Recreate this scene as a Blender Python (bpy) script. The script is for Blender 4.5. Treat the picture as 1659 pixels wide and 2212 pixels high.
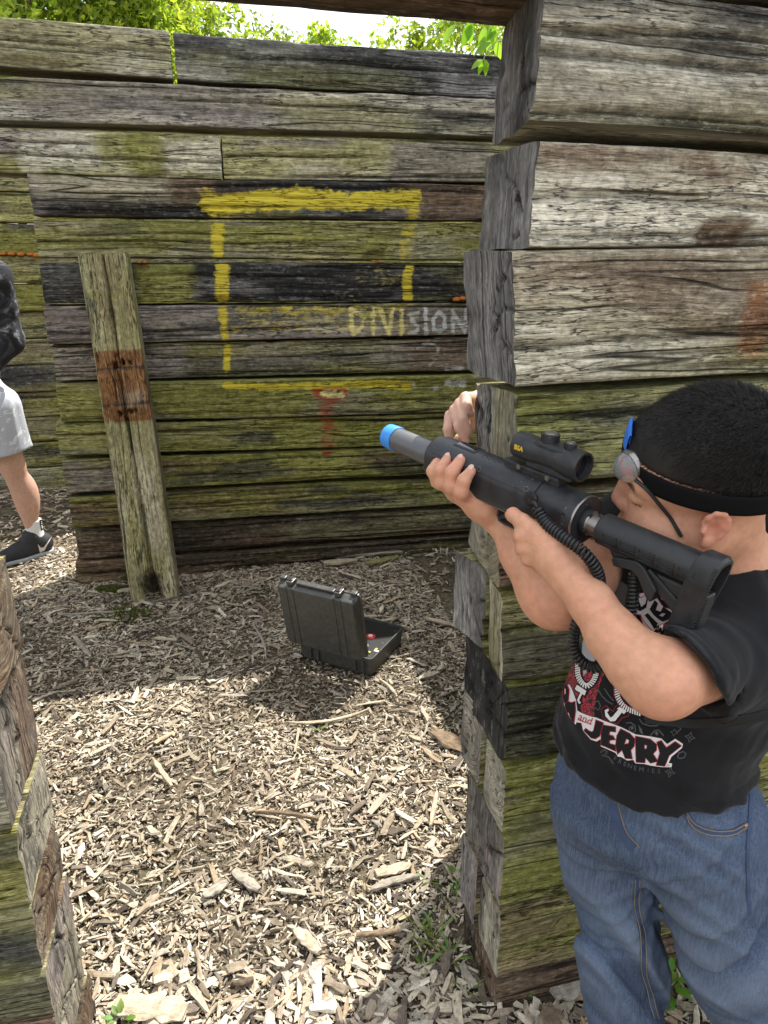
import bpy, bmesh, math, random
import numpy as np
from mathutils import Vector, Matrix
from mathutils.bvhtree import BVHTree

for o in list(bpy.data.objects):
    bpy.data.objects.remove(o, do_unlink=True)
scene = bpy.context.scene
COL = scene.collection

# ------------------------------------------------------------------ camera
CAM_H = 1.55
PITCH = math.radians(19.6)
FPX = 1534.0            # focal length in pixels of a 1659 x 2212 view of the photograph
cam_d = bpy.data.cameras.new('camera')
cam = bpy.data.objects.new('camera', cam_d)
COL.objects.link(cam)
cam.location = (0, 0, CAM_H)
cam.rotation_euler = (math.pi / 2 - PITCH, 0, 0)
cam_d.sensor_fit = 'VERTICAL'
cam_d.sensor_height = 36.0
cam_d.lens = FPX / 2212 * 36.0
cam_d.clip_start = 0.02
cam_d.clip_end = 2000
scene.camera = cam

# ------------------------------------------------------------------ sky and sun
SUN_AZ = math.radians(32.3)     # from +Y towards +X, where the sun stands
SUN_EL = math.radians(57.7)
world = bpy.data.worlds.new('World')
scene.world = world
world.use_nodes = True
wt = world.node_tree
wt.nodes.clear()
w_out = wt.nodes.new('ShaderNodeOutputWorld')
w_bg = wt.nodes.new('ShaderNodeBackground')
w_sky = wt.nodes.new('ShaderNodeTexSky')
w_sky.sky_type = 'NISHITA'
w_sky.sun_disc = False
w_sky.sun_elevation = SUN_EL
w_sky.sun_rotation = SUN_AZ
w_sky.air_density = 1.0
w_sky.dust_density = 1.6
w_sky.ozone_density = 1.0
w_bg.inputs['Strength'].default_value = 0.15
# broken cloud all over the sky
w_tc = wt.nodes.new('ShaderNodeTexCoord')
w_map = wt.nodes.new('ShaderNodeMapping')
w_map.inputs['Scale'].default_value = (1.0, 1.0, 2.2)
w_noise = wt.nodes.new('ShaderNodeTexNoise')
w_noise.inputs['Scale'].default_value = 2.6
w_noise.inputs['Detail'].default_value = 7
w_noise.inputs['Roughness'].default_value = 0.55
w_ramp = wt.nodes.new('ShaderNodeValToRGB')
w_ramp.color_ramp.elements[0].position = 0.28
w_ramp.color_ramp.elements[1].position = 0.56
w_mix = wt.nodes.new('ShaderNodeMixRGB')
w_mix.inputs['Color2'].default_value = (5.3, 5.45, 5.6, 1)
wt.links.new(w_tc.outputs['Generated'], w_map.inputs['Vector'])
wt.links.new(w_map.outputs['Vector'], w_noise.inputs['Vector'])
wt.links.new(w_noise.outputs['Fac'], w_ramp.inputs['Fac'])
wt.links.new(w_ramp.outputs['Color'], w_mix.inputs['Fac'])
wt.links.new(w_sky.outputs['Color'], w_mix.inputs['Color1'])
wt.links.new(w_mix.outputs['Color'], w_bg.inputs['Color'])
wt.links.new(w_bg.outputs['Background'], w_out.inputs['Surface'])

sun_d = bpy.data.lights.new('sun', 'SUN')
sun_d.energy = 4.2
sun_d.angle = math.radians(0.53)
sun_d.color = (1.0, 0.955, 0.88)
sun = bpy.data.objects.new('sun', sun_d)
COL.objects.link(sun)
to_sun = Vector((math.sin(SUN_AZ) * math.cos(SUN_EL), math.cos(SUN_AZ) * math.cos(SUN_EL), math.sin(SUN_EL)))
sun.rotation_euler = (-to_sun).to_track_quat('-Z', 'Y').to_euler()
sun.location = (3, 5, 12)

vs = scene.view_settings
vs.view_transform = 'Standard'
vs.look = 'None'
vs.exposure = 1.18
vs.gamma = 1.0
vs.use_curve_mapping = False
scene.cycles.max_bounces = 6
scene.cycles.diffuse_bounces = 4
scene.cycles.glossy_bounces = 3
scene.cycles.transmission_bounces = 4
scene.cycles.transparent_max_bounces = 6

# ------------------------------------------------------------------ pixel helpers (a pixel is a direction; distances come from the place)
SP, CP = math.sin(PITCH), math.cos(PITCH)
def ray(x, y):
    dx = (x - 829.5) / FPX; dy = (y - 1106.0) / FPX
    return np.array([dx, CP - dy * SP, -SP - dy * CP])     # camera depth 1
def at(x, y, depth):
    r = ray(x, y)
    return np.array([0, 0, CAM_H]) + r * depth
def proj(p):
    p = np.asarray(p, float)
    X, Y, Z = p[..., 0], p[..., 1], p[..., 2] - CAM_H
    d = Y * CP - Z * SP
    return np.stack([829.5 + FPX * X / d, 1106 + FPX * (-Z * CP - Y * SP) / d, d], -1)
def on_ground(x, y, z=0.0):
    r = ray(x, y)
    t = (z - CAM_H) / r[2]
    return np.array([0, 0, CAM_H]) + r * t
WA = math.radians(14.0)                                   # the timber walls are parallel, turned 14 degrees
WU = np.array([math.cos(WA), math.sin(WA), 0]); WN = np.array([-math.sin(WA), math.cos(WA), 0])
def on_wall(x, y, n):
    r = ray(x, y)
    t = n / (r @ WN)
    p = np.array([0, 0, CAM_H]) + r * t
    return p @ WU, p[2]
def W(u, n, z):
    return WU * u + WN * n + np.array([0, 0, z])

# ------------------------------------------------------------------ object helpers
def tag(o, label=None, cat=None, group=None, kind=None):
    if label: o['label'] = label
    if cat: o['category'] = cat
    if group: o['group'] = group
    if kind: o['kind'] = kind
    return o
def empty(name, loc=(0, 0, 0), rz=0.0):
    o = bpy.data.objects.new(name, None)
    o.empty_display_size = 0.1
    o.location = loc; o.rotation_euler = (0, 0, rz)
    COL.objects.link(o)
    return o
def mesh_np(name, V, F, mat=None, parent=None, smooth=False, attrs=None):
    """V (n,3); F: list of faces or an (m,k) array"""
    me = bpy.data.meshes.new(name)
    V = np.asarray(V, dtype=np.float64)
    if isinstance(F, np.ndarray):
        m, k = F.shape
        me.vertices.add(len(V)); me.vertices.foreach_set('co', V.ravel())
        me.loops.add(m * k); me.loops.foreach_set('vertex_index', F.ravel().astype(np.int32))
        me.polygons.add(m)
        me.polygons.foreach_set('loop_start', np.arange(0, m * k, k, dtype=np.int32))
        me.polygons.foreach_set('loop_total', np.full(m, k, dtype=np.int32))
    else:
        me.from_pydata([tuple(v) for v in V], [], [tuple(int(i) for i in f) for f in F])
    me.update(calc_edges=True)
    me.polygons.foreach_set('use_smooth', np.full(len(me.polygons), smooth, dtype=bool))
    if attrs:
        for an, av in attrs.items():
            av = np.asarray(av, dtype=np.float32)
            if av.ndim == 1:
                a = me.attributes.new(an, 'FLOAT', 'POINT'); a.data.foreach_set('value', av)
            elif av.shape[1] == 3:
                a = me.attributes.new(an, 'FLOAT_VECTOR', 'POINT'); a.data.foreach_set('vector', av.ravel())
            else:
                a = me.attributes.new(an, 'FLOAT_COLOR', 'POINT'); a.data.foreach_set('color', av.ravel())
    if mat: me.materials.append(mat)
    me.validate()
    o = bpy.data.objects.new(name, me)
    COL.objects.link(o)
    if parent: o.parent = parent
    return o
class MB:
    """collects simple solids into one mesh"""
    def __init__(s): s.v = []; s.f = []
    def add(s, V, F):
        b = len(s.v); s.v += [tuple(v) for v in V]; s.f += [tuple(b + i for i in f) for f in F]
        return s
    def box(s, lo, hi, M=None, taper=None):
        x0, y0, z0 = lo; x1, y1, z1 = hi
        V = np.array([(x0,y0,z0),(x1,y0,z0),(x1,y1,z0),(x0,y1,z0),(x0,y0,z1),(x1,y0,z1),(x1,y1,z1),(x0,y1,z1)], float)
        if M is not None: V = xf(M, V)
        return s.add(V, [(0,3,2,1),(4,5,6,7),(0,1,5,4),(1,2,6,5),(2,3,7,6),(3,0,4,7)])
    def lathe(s, prof, n=32, M=None, cap=True, axis='x'):
        """prof: list of (a, r) along the axis"""
        V = []; F = []
        for a, r in prof:
            for k in range(n):
                t = 2 * math.pi * k / n
                V.append((a, r * math.cos(t), r * math.sin(t)))
        V = np.array(V)
        if axis == 'z': V = V[:, [1, 2, 0]]
        if axis == 'y': V = V[:, [2, 0, 1]]
        m = len(prof)
        for i in range(m - 1):
            for k in range(n):
                k2 = (k + 1) % n
                F.append((i*n+k, i*n+k2, (i+1)*n+k2, (i+1)*n+k))
        if cap:
            F.append(tuple(range(n))[::-1]); F.append(tuple((m-1)*n + k for k in range(n)))
        if M is not None: V = xf(M, V)
        return s.add(V, F)
    def tube(s, pts, r, n=8, cap=True):
        pts = np.asarray(pts, float); m = len(pts)
        rr = np.full(m, r) if np.isscalar(r) else np.asarray(r, float)
        T = np.gradient(pts, axis=0); T /= np.linalg.norm(T, axis=1)[:, None] + 1e-12
        a = np.array([0, 0, 1.0]) if abs(T[0][2]) < .9 else np.array([1.0, 0, 0])
        V = []; F = []
        nrm = np.cross(T[0], a); nrm /= np.linalg.norm(nrm)
        for i in range(m):
            nrm = nrm - T[i] * (nrm @ T[i]); nrm /= np.linalg.norm(nrm) + 1e-12
            b = np.cross(T[i], nrm)
            for k in range(n):
                t = 2 * math.pi * k / n
                V.append(pts[i] + rr[i] * (math.cos(t) * nrm + math.sin(t) * b))
        for i in range(m - 1):
            for k in range(n):
                k2 = (k + 1) % n
                F.append((i*n+k, i*n+k2, (i+1)*n+k2, (i+1)*n+k))
        if cap:
            F.append(tuple(range(n))[::-1]); F.append(tuple((m-1)*n + k for k in range(n)))
        return s.add(V, F)
    def prism(s, poly, lo, hi, plane='xz', M=None):
        """extrude a polygon (list of 2d points); plane 'xz' extrudes along y"""
        n = len(poly)
        def mk(p, h):
            return {'xz': (p[0], h, p[1]), 'xy': (p[0], p[1], h), 'yz': (h, p[0], p[1])}[plane]
        V = np.array([mk(p, lo) for p in poly] + [mk(p, hi) for p in poly], float)
        if M is not None: V = xf(M, V)
        F = [tuple(range(n)), tuple(range(2*n-1, n-1, -1))]
        for i in range(n):
            j = (i + 1) % n
            F.append((i, i + n, j + n, j))
        return s.add(V, F)
    def build(s, name, mat, parent=None, smooth=False, bevel=0.0, seg=2, angle=35):
        o = mesh_np(name, np.array(s.v), s.f, mat, parent, smooth)
        bm = bmesh.new(); bm.from_mesh(o.data)
        bmesh.ops.recalc_face_normals(bm, faces=bm.faces)
        bm.to_mesh(o.data); bm.free()
        if bevel:
            md = o.modifiers.new('bevel', 'BEVEL'); md.width = bevel; md.segments = seg
            md.limit_method = 'ANGLE'; md.angle_limit = math.radians(angle); md.harden_normals = False
        if smooth:
            for p in o.data.polygons: p.use_smooth = True
            md = o.modifiers.new('wn', 'WEIGHTED_NORMAL'); md.keep_sharp = True
            bm = bmesh.new(); bm.from_mesh(o.data)
            for e in bm.edges:
                if len(e.link_faces) == 2 and e.calc_face_angle(0) > math.radians(angle): e.smooth = False
            bm.to_mesh(o.data); bm.free()
        return o
def xf(M, V):
    M = np.array(M); V = np.asarray(V, float)
    return V @ M[:3, :3].T + M[:3, 3]

# ------------------------------------------------------------------ numpy noise
def _hash(ix, iy, iz, seed):
    h = (ix.astype(np.int64) * 374761393 + iy.astype(np.int64) * 668265263 + iz.astype(np.int64) * 2147483647 + seed * 1274126177) & 0x7fffffff
    h = ((h ^ (h >> 13)) * 1274126177) & 0x7fffffff
    h = (h ^ (h >> 16)) & 0xffff
    return h / 65535.0
def vnoise(x, y, z=None, seed=0):
    x = np.asarray(x, float); y = np.asarray(y, float)
    z = np.zeros_like(x) if z is None else np.asarray(z, float)
    x, y, z = np.broadcast_arrays(x, y, z)
    fx, fy, fz = np.floor(x), np.floor(y), np.floor(z)
    ix, iy, iz = fx.astype(np.int64), fy.astype(np.int64), fz.astype(np.int64)
    tx, ty, tz = x - fx, y - fy, z - fz
    tx = tx*tx*(3-2*tx); ty = ty*ty*(3-2*ty); tz = tz*tz*(3-2*tz)
    r = 0
    for a in (0, 1):
        wa = tx if a else 1 - tx
        for b in (0, 1):
            wb = ty if b else 1 - ty
            for c in (0, 1):
                wc = tz if c else 1 - tz
                r = r + wa * wb * wc * _hash(ix + a, iy + b, iz + c, seed)
    return r
def fbm(x, y, z=None, seed=0, octaves=4, gain=0.5):
    s = 0; a = 1; t = 0
    x = np.asarray(x, float); y = np.asarray(y, float)
    for o in range(octaves):
        k = 2.03 ** o
        s = s + a * vnoise(x * k, y * k, None if z is None else np.asarray(z) * k, seed + o * 17)
        t += a; a *= gain
    return s / t
def sstep(a, b, x):
    t = np.clip((x - a) / (b - a), 0, 1)
    return t * t * (3 - 2 * t)

# ------------------------------------------------------------------ materials
class NT:
    def __init__(s, name):
        s.m = bpy.data.materials.new(name); s.m.use_nodes = True
        s.t = s.m.node_tree; s.t.nodes.clear()
        s.out = s.t.nodes.new('ShaderNodeOutputMaterial')
        s.b = s.n('ShaderNodeBsdfPrincipled')
        s.l(s.b.outputs['BSDF'], s.out.inputs['Surface'])
    def n(s, kind, **kw):
        nd = s.t.nodes.new(kind)
        for k, v in kw.items():
            if k.startswith('i_'):
                nd.inputs[k[2:].replace('_', ' ')].default_value = v
            else: setattr(nd, k, v)
        return nd
    def l(s, a, b): s.t.links.new(a, b)
    def attr(s, name): return s.n('ShaderNodeAttribute', attribute_name=name)
    def math(s, op, a, b=None, clamp=False):
        nd = s.n('ShaderNodeMath', operation=op, use_clamp=clamp)
        for i, v in enumerate((a, b)):
            if v is None: continue
            if isinstance(v, (int, float)): nd.inputs[i].default_value = v
            else: s.l(v, nd.inputs[i])
        return nd.outputs[0]
    def mix(s, mode, fac, a, b):
        nd = s.n('ShaderNodeMixRGB', blend_type=mode)
        for nm, v in (('Fac', fac), ('Color1', a), ('Color2', b)):
            if isinstance(v, (int, float)): nd.inputs[nm].default_value = v
            elif isinstance(v, (tuple, list)): nd.inputs[nm].default_value = (*v[:3], 1)
            else: s.l(v, nd.inputs[nm])
        return nd.outputs['Color']
    def noise(s, vec, scale, detail=3, rough=0.5, dist=0.0, vscale=None):
        if vscale is not None:
            mp = s.n('ShaderNodeMapping'); mp.inputs['Scale'].default_value = vscale
            s.l(vec, mp.inputs['Vector']); vec = mp.outputs['Vector']
        nd = s.n('ShaderNodeTexNoise')
        nd.inputs['Scale'].default_value = scale; nd.inputs['Detail'].default_value = detail
        nd.inputs['Roughness'].default_value = rough; nd.inputs['Distortion'].default_value = dist
        s.l(vec, nd.inputs['Vector'])
        return nd.outputs['Fac']
    def ramp(s, fac, stops):
        nd = s.n('ShaderNodeValToRGB')
        e = nd.color_ramp.elements
        while len(e) < len(stops): e.new(0.5)
        for k, (p, c) in zip(e, stops):
            k.position = p
            k.color = (c, c, c, 1) if isinstance(c, (int, float)) else (*c[:3], 1)
        s.l(fac, nd.inputs['Fac'])
        return nd.outputs['Color']
    def bump(s, h, strength=0.3, dist=0.003, prev=None):
        nd = s.n('ShaderNodeBump'); nd.inputs['Strength'].default_value = strength; nd.inputs['Distance'].default_value = dist
        s.l(h, nd.inputs['Height'])
        if prev is not None: s.l(prev, nd.inputs['Normal'])
        return nd.outputs['Normal']
    def obj(s): return s.n('ShaderNodeTexCoord').outputs['Object']
    def set(s, **kw):
        for k, v in kw.items():
            k = k.replace('_', ' ')
            if isinstance(v, (int, float)): s.b.inputs[k].default_value = v
            elif isinstance(v, (tuple, list)): s.b.inputs[k].default_value = (*v[:3], 1)
            else: s.l(v, s.b.inputs[k])
        return s
def plain(name, col, rough=0.5, var=0.12, scale=30.0, spec=0.5, metal=0.0, bump=0.0, bscale=400.0):
    """one colour with slight wear in it"""
    t = NT(name); o = t.obj()
    n = t.noise(o, scale, 5, 0.6)
    c = t.mix('MIX', n, tuple(x * (1 - var) for x in col), tuple(min(1, x * (1 + var)) for x in col))
    r = t.ramp(t.noise(o, scale * 2.3, 4), [(0.3, max(0, rough - .08)), (0.7, min(1, rough + .08))])
    t.set(Base_Color=c, Roughness=r, Metallic=metal)
    t.b.inputs['Specular IOR Level'].default_value = spec
    if bump:
        t.set(Normal=t.bump(t.noise(o, bscale, 3), bump, 0.001))
    return t.m

# ================================================================== TIMBER
def timber_material(name, k=1.0, grain=1.0, lichen=0.5, crack=1.0, warp=0.022):
    t = NT(name)
    col = t.attr('tint').outputs['Color']
    uv = t.attr('guv').outputs['Vector']
    wp = t.n('ShaderNodeVectorMath', operation='ADD')
    wn = t.n('ShaderNodeTexNoise'); wn.inputs['Scale'].default_value = 3.0; wn.inputs['Detail'].default_value = 3
    t.l(uv, wn.inputs['Vector'])
    ws = t.n('ShaderNodeVectorMath', operation='MULTIPLY'); ws.inputs[1].default_value = (0.0, warp, 0.0)
    t.l(wn.outputs['Color'], ws.inputs[0]); t.l(uv, wp.inputs[0]); t.l(ws.outputs[0], wp.inputs[1])
    g = wp.outputs[0]
    f1 = t.noise(g, 1.0, 6, 0.68, 0.0, (4.5 * k, 105.0 * k, 7.0))
    f2 = t.noise(g, 1.0, 4, 0.65, 0.0, (17.0 * k, 290.0 * k, 7.0))
    f3 = t.noise(uv, 1.0, 6, 0.72, 0.4, (34.0 * k, 58.0 * k, 5.0))
    big = t.noise(uv, 1.0, 5, 0.65, 0.3, (2.6, 9.0, 3.0))
    # checks: thin dark lines running with the grain
    c1 = t.noise(g, 1.0, 2, 0.5, 0.04, (0.45, 13.0, 4.0))
    d1 = t.math('ABSOLUTE', t.math('SUBTRACT', c1, 0.5))
    k1 = t.ramp(d1, [(0.0, 0.0), (0.003, 0.15), (0.009, 1.0)])
    gate1 = t.ramp(t.noise(uv, 1.0, 3, 0.5, 0.0, (1.6, 7.0, 11.0)), [(0.50, 0.0), (0.58, 1.0)])
    k1 = t.mix('LIGHTEN', 1.0, k1, t.mix('MIX', gate1, (0, 0, 0), (1, 1, 1)))
    c2 = t.noise(g, 1.0, 3, 0.6, 0.2, (5.5 * k, 62.0 * k, 9.0))
    d2 = t.math('ABSOLUTE', t.math('SUBTRACT', c2, 0.48))
    k2 = t.ramp(d2, [(0.0, 0.0), (0.022, 1.0)])
    gate = t.ramp(big, [(0.42, 1.0), (0.58, 0.0)])
    k2g = t.mix('LIGHTEN', 1.0, k2, gate)
    kk = t.mix('MULTIPLY', 1.0, k1, k2g)
    lum = t.ramp(f1, [(0.24, 1 - 0.78 * grain), (0.46, 1 - .08 * grain), (0.60, 1 + .22 * grain), (0.76, 1 + 0.80 * grain)])
    lum2 = t.ramp(f2, [(0.25, 1 - 0.6 * grain), (0.5, 1.0), (0.75, 1 + 0.5 * grain)])
    c = t.mix('MULTIPLY', 1.0, col, lum)
    c = t.mix('MULTIPLY', 1.0, c, lum2)
    c = t.mix('MULTIPLY', 1.0, c, t.ramp(f3, [(0.30, 0.45), (0.5, 1.0), (0.7, 1.42)]))
    c = t.mix('MULTIPLY', 1.0, c, t.ramp(big, [(0.3, 0.72), (0.5, 1.0), (0.7, 1.2)]))
    # pale lichen and bleached fibre tips
    lm = t.ramp(t.math('MULTIPLY', f3, t.math('ADD', f1, 0.25)), [(0.42, 0.0), (0.56, 1.0)])
    c = t.mix('MIX', t.math('MULTIPLY', lm, lichen), c, t.mix('MIX', 0.55, c, (0.66, 0.63, 0.50)))
    # paint
    pa = t.attr('paint')
    pm = t.math('ADD', pa.outputs['Alpha'], t.math('MULTIPLY', t.math('SUBTRACT', f1, 0.5), 0.9))
    pm = t.ramp(t.math('ADD', pm, t.math('MULTIPLY', t.math('SUBTRACT', f3, 0.5), 1.1)), [(0.28, 0.0), (0.66, 0.96)])
    has = t.ramp(pa.outputs['Alpha'], [(0.02, 0.0), (0.10, 1.0)])
    pm = t.math('MULTIPLY', pm, has)
    pcol = t.mix('MULTIPLY', 0.8, pa.outputs['Color'], t.ramp(f2, [(0.3, 0.6), (0.6, 1.1)]))
    c = t.mix('MIX', pm, c, pcol)
    dark = t.mix('MIX', 0.88 * crack, c, (0.010, 0.008, 0.006))
    c = t.mix('MIX', kk, dark, c)
    t.set(Base_Color=c, Roughness=0.93)
    t.b.inputs['Specular IOR Level'].default_value = 0.18
    h = t.math('ADD', t.math('MULTIPLY', f1, 0.8), t.math('ADD', t.math('MULTIPLY', kk, 1.1), t.math('MULTIPLY', f3, 0.5)))
    t.set(Normal=t.bump(h, 0.9, 0.007))
    return t.m
TIMBER = timber_material('weathered_timber', 1.0, .78, 0.45)
TIMBER_NEAR = timber_material('weathered_timber_near', 1.7, .88, 0.45)
TIMBER_PALE = timber_material('bleached_timber', 1.9, .95, 0.9)
TIMBER_END = timber_material('timber_end_grain', 1.7, .45, 0.40, 0.8, .05)

PAL = dict(grey=(.262, .238, .182), moss=(.178, .174, .045), moss2=(.240, .228, .092), dark=(.052, .050, .046), char=(.026, .025, .025),
           brown=(.150, .098, .062), pale=(.41, .375, .285), tan=(.300, .262, .165), purple=(.195, .165, .152), bleach=(.51, .47, .375),
           olive=(.215, .195, .110), rust=(.26, .105, .035), soil=(.06, .045, .032), steel=(.205, .195, .185))
def pal(c): return np.array(PAL[c] if isinstance(c, str) else c)

def tie(name, parent, u0, u1, n0, D, zb, zt, seed, base, over=(), patches=(), paint=None, cap=None, cap_over=(), capL=True, mat=None,
        nf=24, nt=10, dx=0.010, fine=None, rough=0.0035, edge=0.012, ncr=5, checks=6, bow=0.006, chips=(), skew=(0, 0), rings=False):
    """one squared timber: front at n0 (towards -y), u from u0 to u1, bottoms/tops given at both ends; grain along x"""
    rs = np.random.RandomState(seed)
    L = u1 - u0
    if fine is None: xs = np.linspace(0, L, max(8, int(L / dx)))
    else:
        a, b = fine                                   # x range with fine stations
        segs = []
        if a > 0: segs.append(np.linspace(0, a, max(2, int(a / 0.06)), endpoint=False))
        segs.append(np.linspace(a, b, int((b - a) / dx), endpoint=False))
        segs.append(np.linspace(b, L, max(2, int((L - b) / 0.06))))
        xs = np.concatenate(segs)
    H = (zt[0] + zt[1] - zb[0] - zb[1]) / 2
    # profile (y, z) clockwise from bottom front, unit square then scaled
    def side(a, b, n): return [(a[0] + (b[0]-a[0]) * i / n, a[1] + (b[1]-a[1]) * i / n) for i in range(n)]
    prof = np.array(side((0,0),(0,1),nf) + side((0,1),(1,1),nt) + side((1,1),(1,0),nt) + side((1,0),(0,0),nt))
    fid = np.array([0]*nf + [1]*nt + [2]*nt + [3]*nt)
    M = len(prof); N = len(xs)
    sper = np.concatenate([np.arange(nf)/nf*H, H+np.arange(nt)/nt*D, H+D+np.arange(nt)/nt*H, 2*H+D+np.arange(nt)/nt*D])
    X = np.repeat(xs[:, None], M, 1)
    PY = np.repeat(prof[None, :, 0], N, 0) * D
    Z0 = np.interp(xs, [0, L], zb)[:, None]; Z1 = np.interp(xs, [0, L], zt)[:, None]
    PZ = Z0 + (Z1 - Z0) * prof[None, :, 1]
    S = np.repeat(sper[None, :], N, 0)
    # corner rounding with noise: waney arrises
    yy = PY; cz = (prof[None, :, 1]) * (Z1 - Z0)
    dy = np.minimum(yy, D - yy); dz = np.minimum(cz, (Z1 - Z0) - cz)
    ew = edge * 0.55 * (0.3 + 1.6 * fbm(X * 3.1 + seed, PY * 9 + prof[None, :, 1] * 7, seed=seed, octaves=3))
    wy = np.clip(1 - dz / ew, 0, 1) ** 2 * ew * 0.6; wz = np.clip(1 - dy / ew, 0, 1) ** 2 * ew * 0.6
    onv = np.isin(fid, (0, 2))[None, :]
    inw_y = np.where(onv, wy, 0) * np.where(prof[None, :, 0] < .5, 1, -1)
    inw_z = np.where(~onv, wz, 0) * np.where(prof[None, :, 1] < .5, 1, -1)
    corner = (dy < 1e-6) & (dz < 1e-6)
    cc = ew * 0.34
    inw_y = np.where(corner, cc * np.where(prof[None, :, 0] < .5, 1, -1), inw_y)
    inw_z = np.where(corner, cc * np.where(prof[None, :, 1] < .5, 1, -1), inw_z)
    # surface relief
    rel = rough * 2.2 * (fbm(X * 2.3, S * 22, seed=seed + 3, octaves=4) - .5) + rough * 1.3 * (fbm(X * 9, S * 75, seed=seed + 5, octaves=3) - .5)
    crk = np.zeros_like(X)
    for k in range(ncr):
        s0 = rs.rand() * (2 * H + 2 * D) if k % 2 else rs.rand() * H
        xa = rs.rand() * L; ln = rs.uniform(.25, .9) * min(L, 1.6)
        path = s0 + .02 * (fbm(xs * 1.8 + k * 7, xs * 0 + seed, seed=seed + k, octaves=3) - .5) * 2
        win = sstep(xa - ln, xa - ln * .6, xs) * (1 - sstep(xa + ln * .6, xa + ln, xs))
        wdt = rs.uniform(.003, .006)
        crk += np.exp(-((S - path[:, None]) / wdt) ** 2) * win[:, None] * rs.uniform(.006, .014)
    d = rel - np.clip(crk, 0, .02)
    for (cx, cs, rx, rs_, dep) in chips:             # torn-out hollows: x, height on the face, half sizes, depth
        q = ((X - cx) / rx) ** 2 + ((S - cs) / rs_) ** 2
        d = d - dep * np.clip(1.25 - q + .5 * (fbm(X * 25, S * 60, seed=seed + 9) - .5), 0, 1) * (fid[None, :] == 0)
    outy = np.where(fid == 0, -1, np.where(fid == 2, 1, 0))[None, :]; outz = np.where(fid == 1, 1, np.where(fid == 3, -1, 0))[None, :]
    by = bow * (fbm(xs * 1.1 + seed * 3.3, xs * 0 + 1.5, seed=seed, octaves=2) - .5)[:, None] * 2
    bz = bow * .7 * (fbm(xs * 1.1 + seed * 1.7, xs * 0 + 8.5, seed=seed + 1, octaves=2) - .5)[:, None] * 2
    Y = PY + inw_y + outy * d + by
    Z = PZ + inw_z + outz * d + bz
    # ends not sawn quite square
    t0 = np.clip(1 - X / .25, 0, 1); t1 = np.clip(1 - (L - X) / .25, 0, 1)
    X = X + t0 * (skew[0] * (prof[None, :, 1] - .5) + skew[1] * (prof[None, :, 0] - .5)) + t0 * .003 * (fbm(S * 30, S * 0 + seed, seed=seed) - .5) * 2
    V = np.stack([X, Y, Z], -1).reshape(-1, 3)
    guv = np.stack([X + seed * 1.37, S, np.full_like(X, seed * .71)], -1).reshape(-1, 3)
    idx = np.arange(N * M).reshape(N, M); nx = np.roll(idx, -1, 1)
    F = np.stack([idx[:-1], idx[1:], nx[1:], nx[:-1]], -1).reshape(-1, 4)
    U = X + u0
    def shade(c0, ov, gx, gs, sd):
        c = np.ones(gx.shape + (3,)) * pal(c0)
        for k, (cn, fx, fs, th, soft, st) in enumerate(ov):
            m = sstep(th - soft, th + soft, fbm(gx * fx + 11.3 * k + sd, gs * fs + 3.1 * k, seed=sd + 31 * k, octaves=4)) * st
            c = c * (1 - m[..., None]) + pal(cn) * m[..., None]
        return c
    C = shade(base, over, U, S, seed)
    for (ua, ub, za, zb_, cn, soft, st) in patches:
        nn = (fbm(U * 9, Z * 22, seed=seed + 77) - .5) * soft * 2.2
        m = sstep(-soft, soft, np.minimum(np.minimum(U - ua, ub - U), np.minimum(Z - za, zb_ - Z)) + nn) * st
        m = m * (fid[None, :] == 0)
        C = C * (1 - m[..., None]) + pal(cn) * m[..., None]
    C = C * (0.86 + .28 * fbm(U * 1.7, S * 5, seed=seed + 91))[..., None]
    C = C * (1 - .75 * np.clip(crk / .01, 0, 1))[..., None] + 0
    C = np.clip(C * 1.42, 0, .85)
    tint = np.concatenate([C.reshape(-1, 3), np.ones((N * M, 1))], 1)
    P = np.zeros((N * M, 4))
    if paint is not None:
        fr = np.repeat((fid == 0)[None, :], N, 0)
        P[fr.reshape(-1)] = paint(U[fr], Z[fr])
    o = mesh_np(name, V, F, mat or TIMBER, parent, True, dict(tint=tint, guv=guv, paint=P))
    # end caps as part of the same piece, with ring grain
    cap = cap or base
    VV = [V]; FF = [F]; GG = [guv]; TT = [tint]; off = N * M; matidx = [np.zeros(len(F), int)]
    for endi in (0, 1):
        ring = np.stack([X, Y, Z], -1)[0 if endi == 0 else -1]
        cen = ring.mean(0)
        ts = np.concatenate([[1.0], np.linspace(.95, .05, 9)]) if endi == 0 and capL else np.array([1.0, .6, .1])
        pith = cen + np.array([0, rs.uniform(-.35, .35) * D, rs.uniform(-.3, .3) * H])
        R = cen + (ring - cen)[None] * ts[:, None, None]
        yz = R[..., 1:] - pith[1:]
        rad = np.hypot(yz[..., 0], yz[..., 1]); ang = np.arctan2(yz[..., 1], yz[..., 0])
        dd = .0022 * (fbm(R[..., 1] * 70, R[..., 2] * 14, seed=seed + 41) - .5) * 2 + .003 * (fbm(R[..., 1] * 9, R[..., 2] * 9, seed=seed + 42) - .5) * 2
        ck = np.zeros_like(rad)
        for k in range(checks):
            a0 = rs.uniform(-math.pi, math.pi); w0 = rs.uniform(.0012, .0030)
            da = np.abs(np.angle(np.exp(1j * (ang - a0 - .25 * (fbm(rad * 20 + k, rad * 0, seed=seed + k) - .5)))))
            ck += np.exp(-(da * rad / w0) ** 2) * sstep(.005, .03, rad)
        ck = np.clip(ck, 0, 1)
        sgn = 1 if endi == 0 else -1
        fall = sstep(1.0, .9, ts)[:, None]
        R[..., 0] += sgn * (dd + .008 * ck) * fall
        cc_ = shade(cap, cap_over, R[..., 1] * 4 + seed, R[..., 2] * 1.2, seed + 5) * (0.85 + .3 * fbm(rad * (60 if rings else 12), ang * .5, seed=seed + 6))[..., None]
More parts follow.
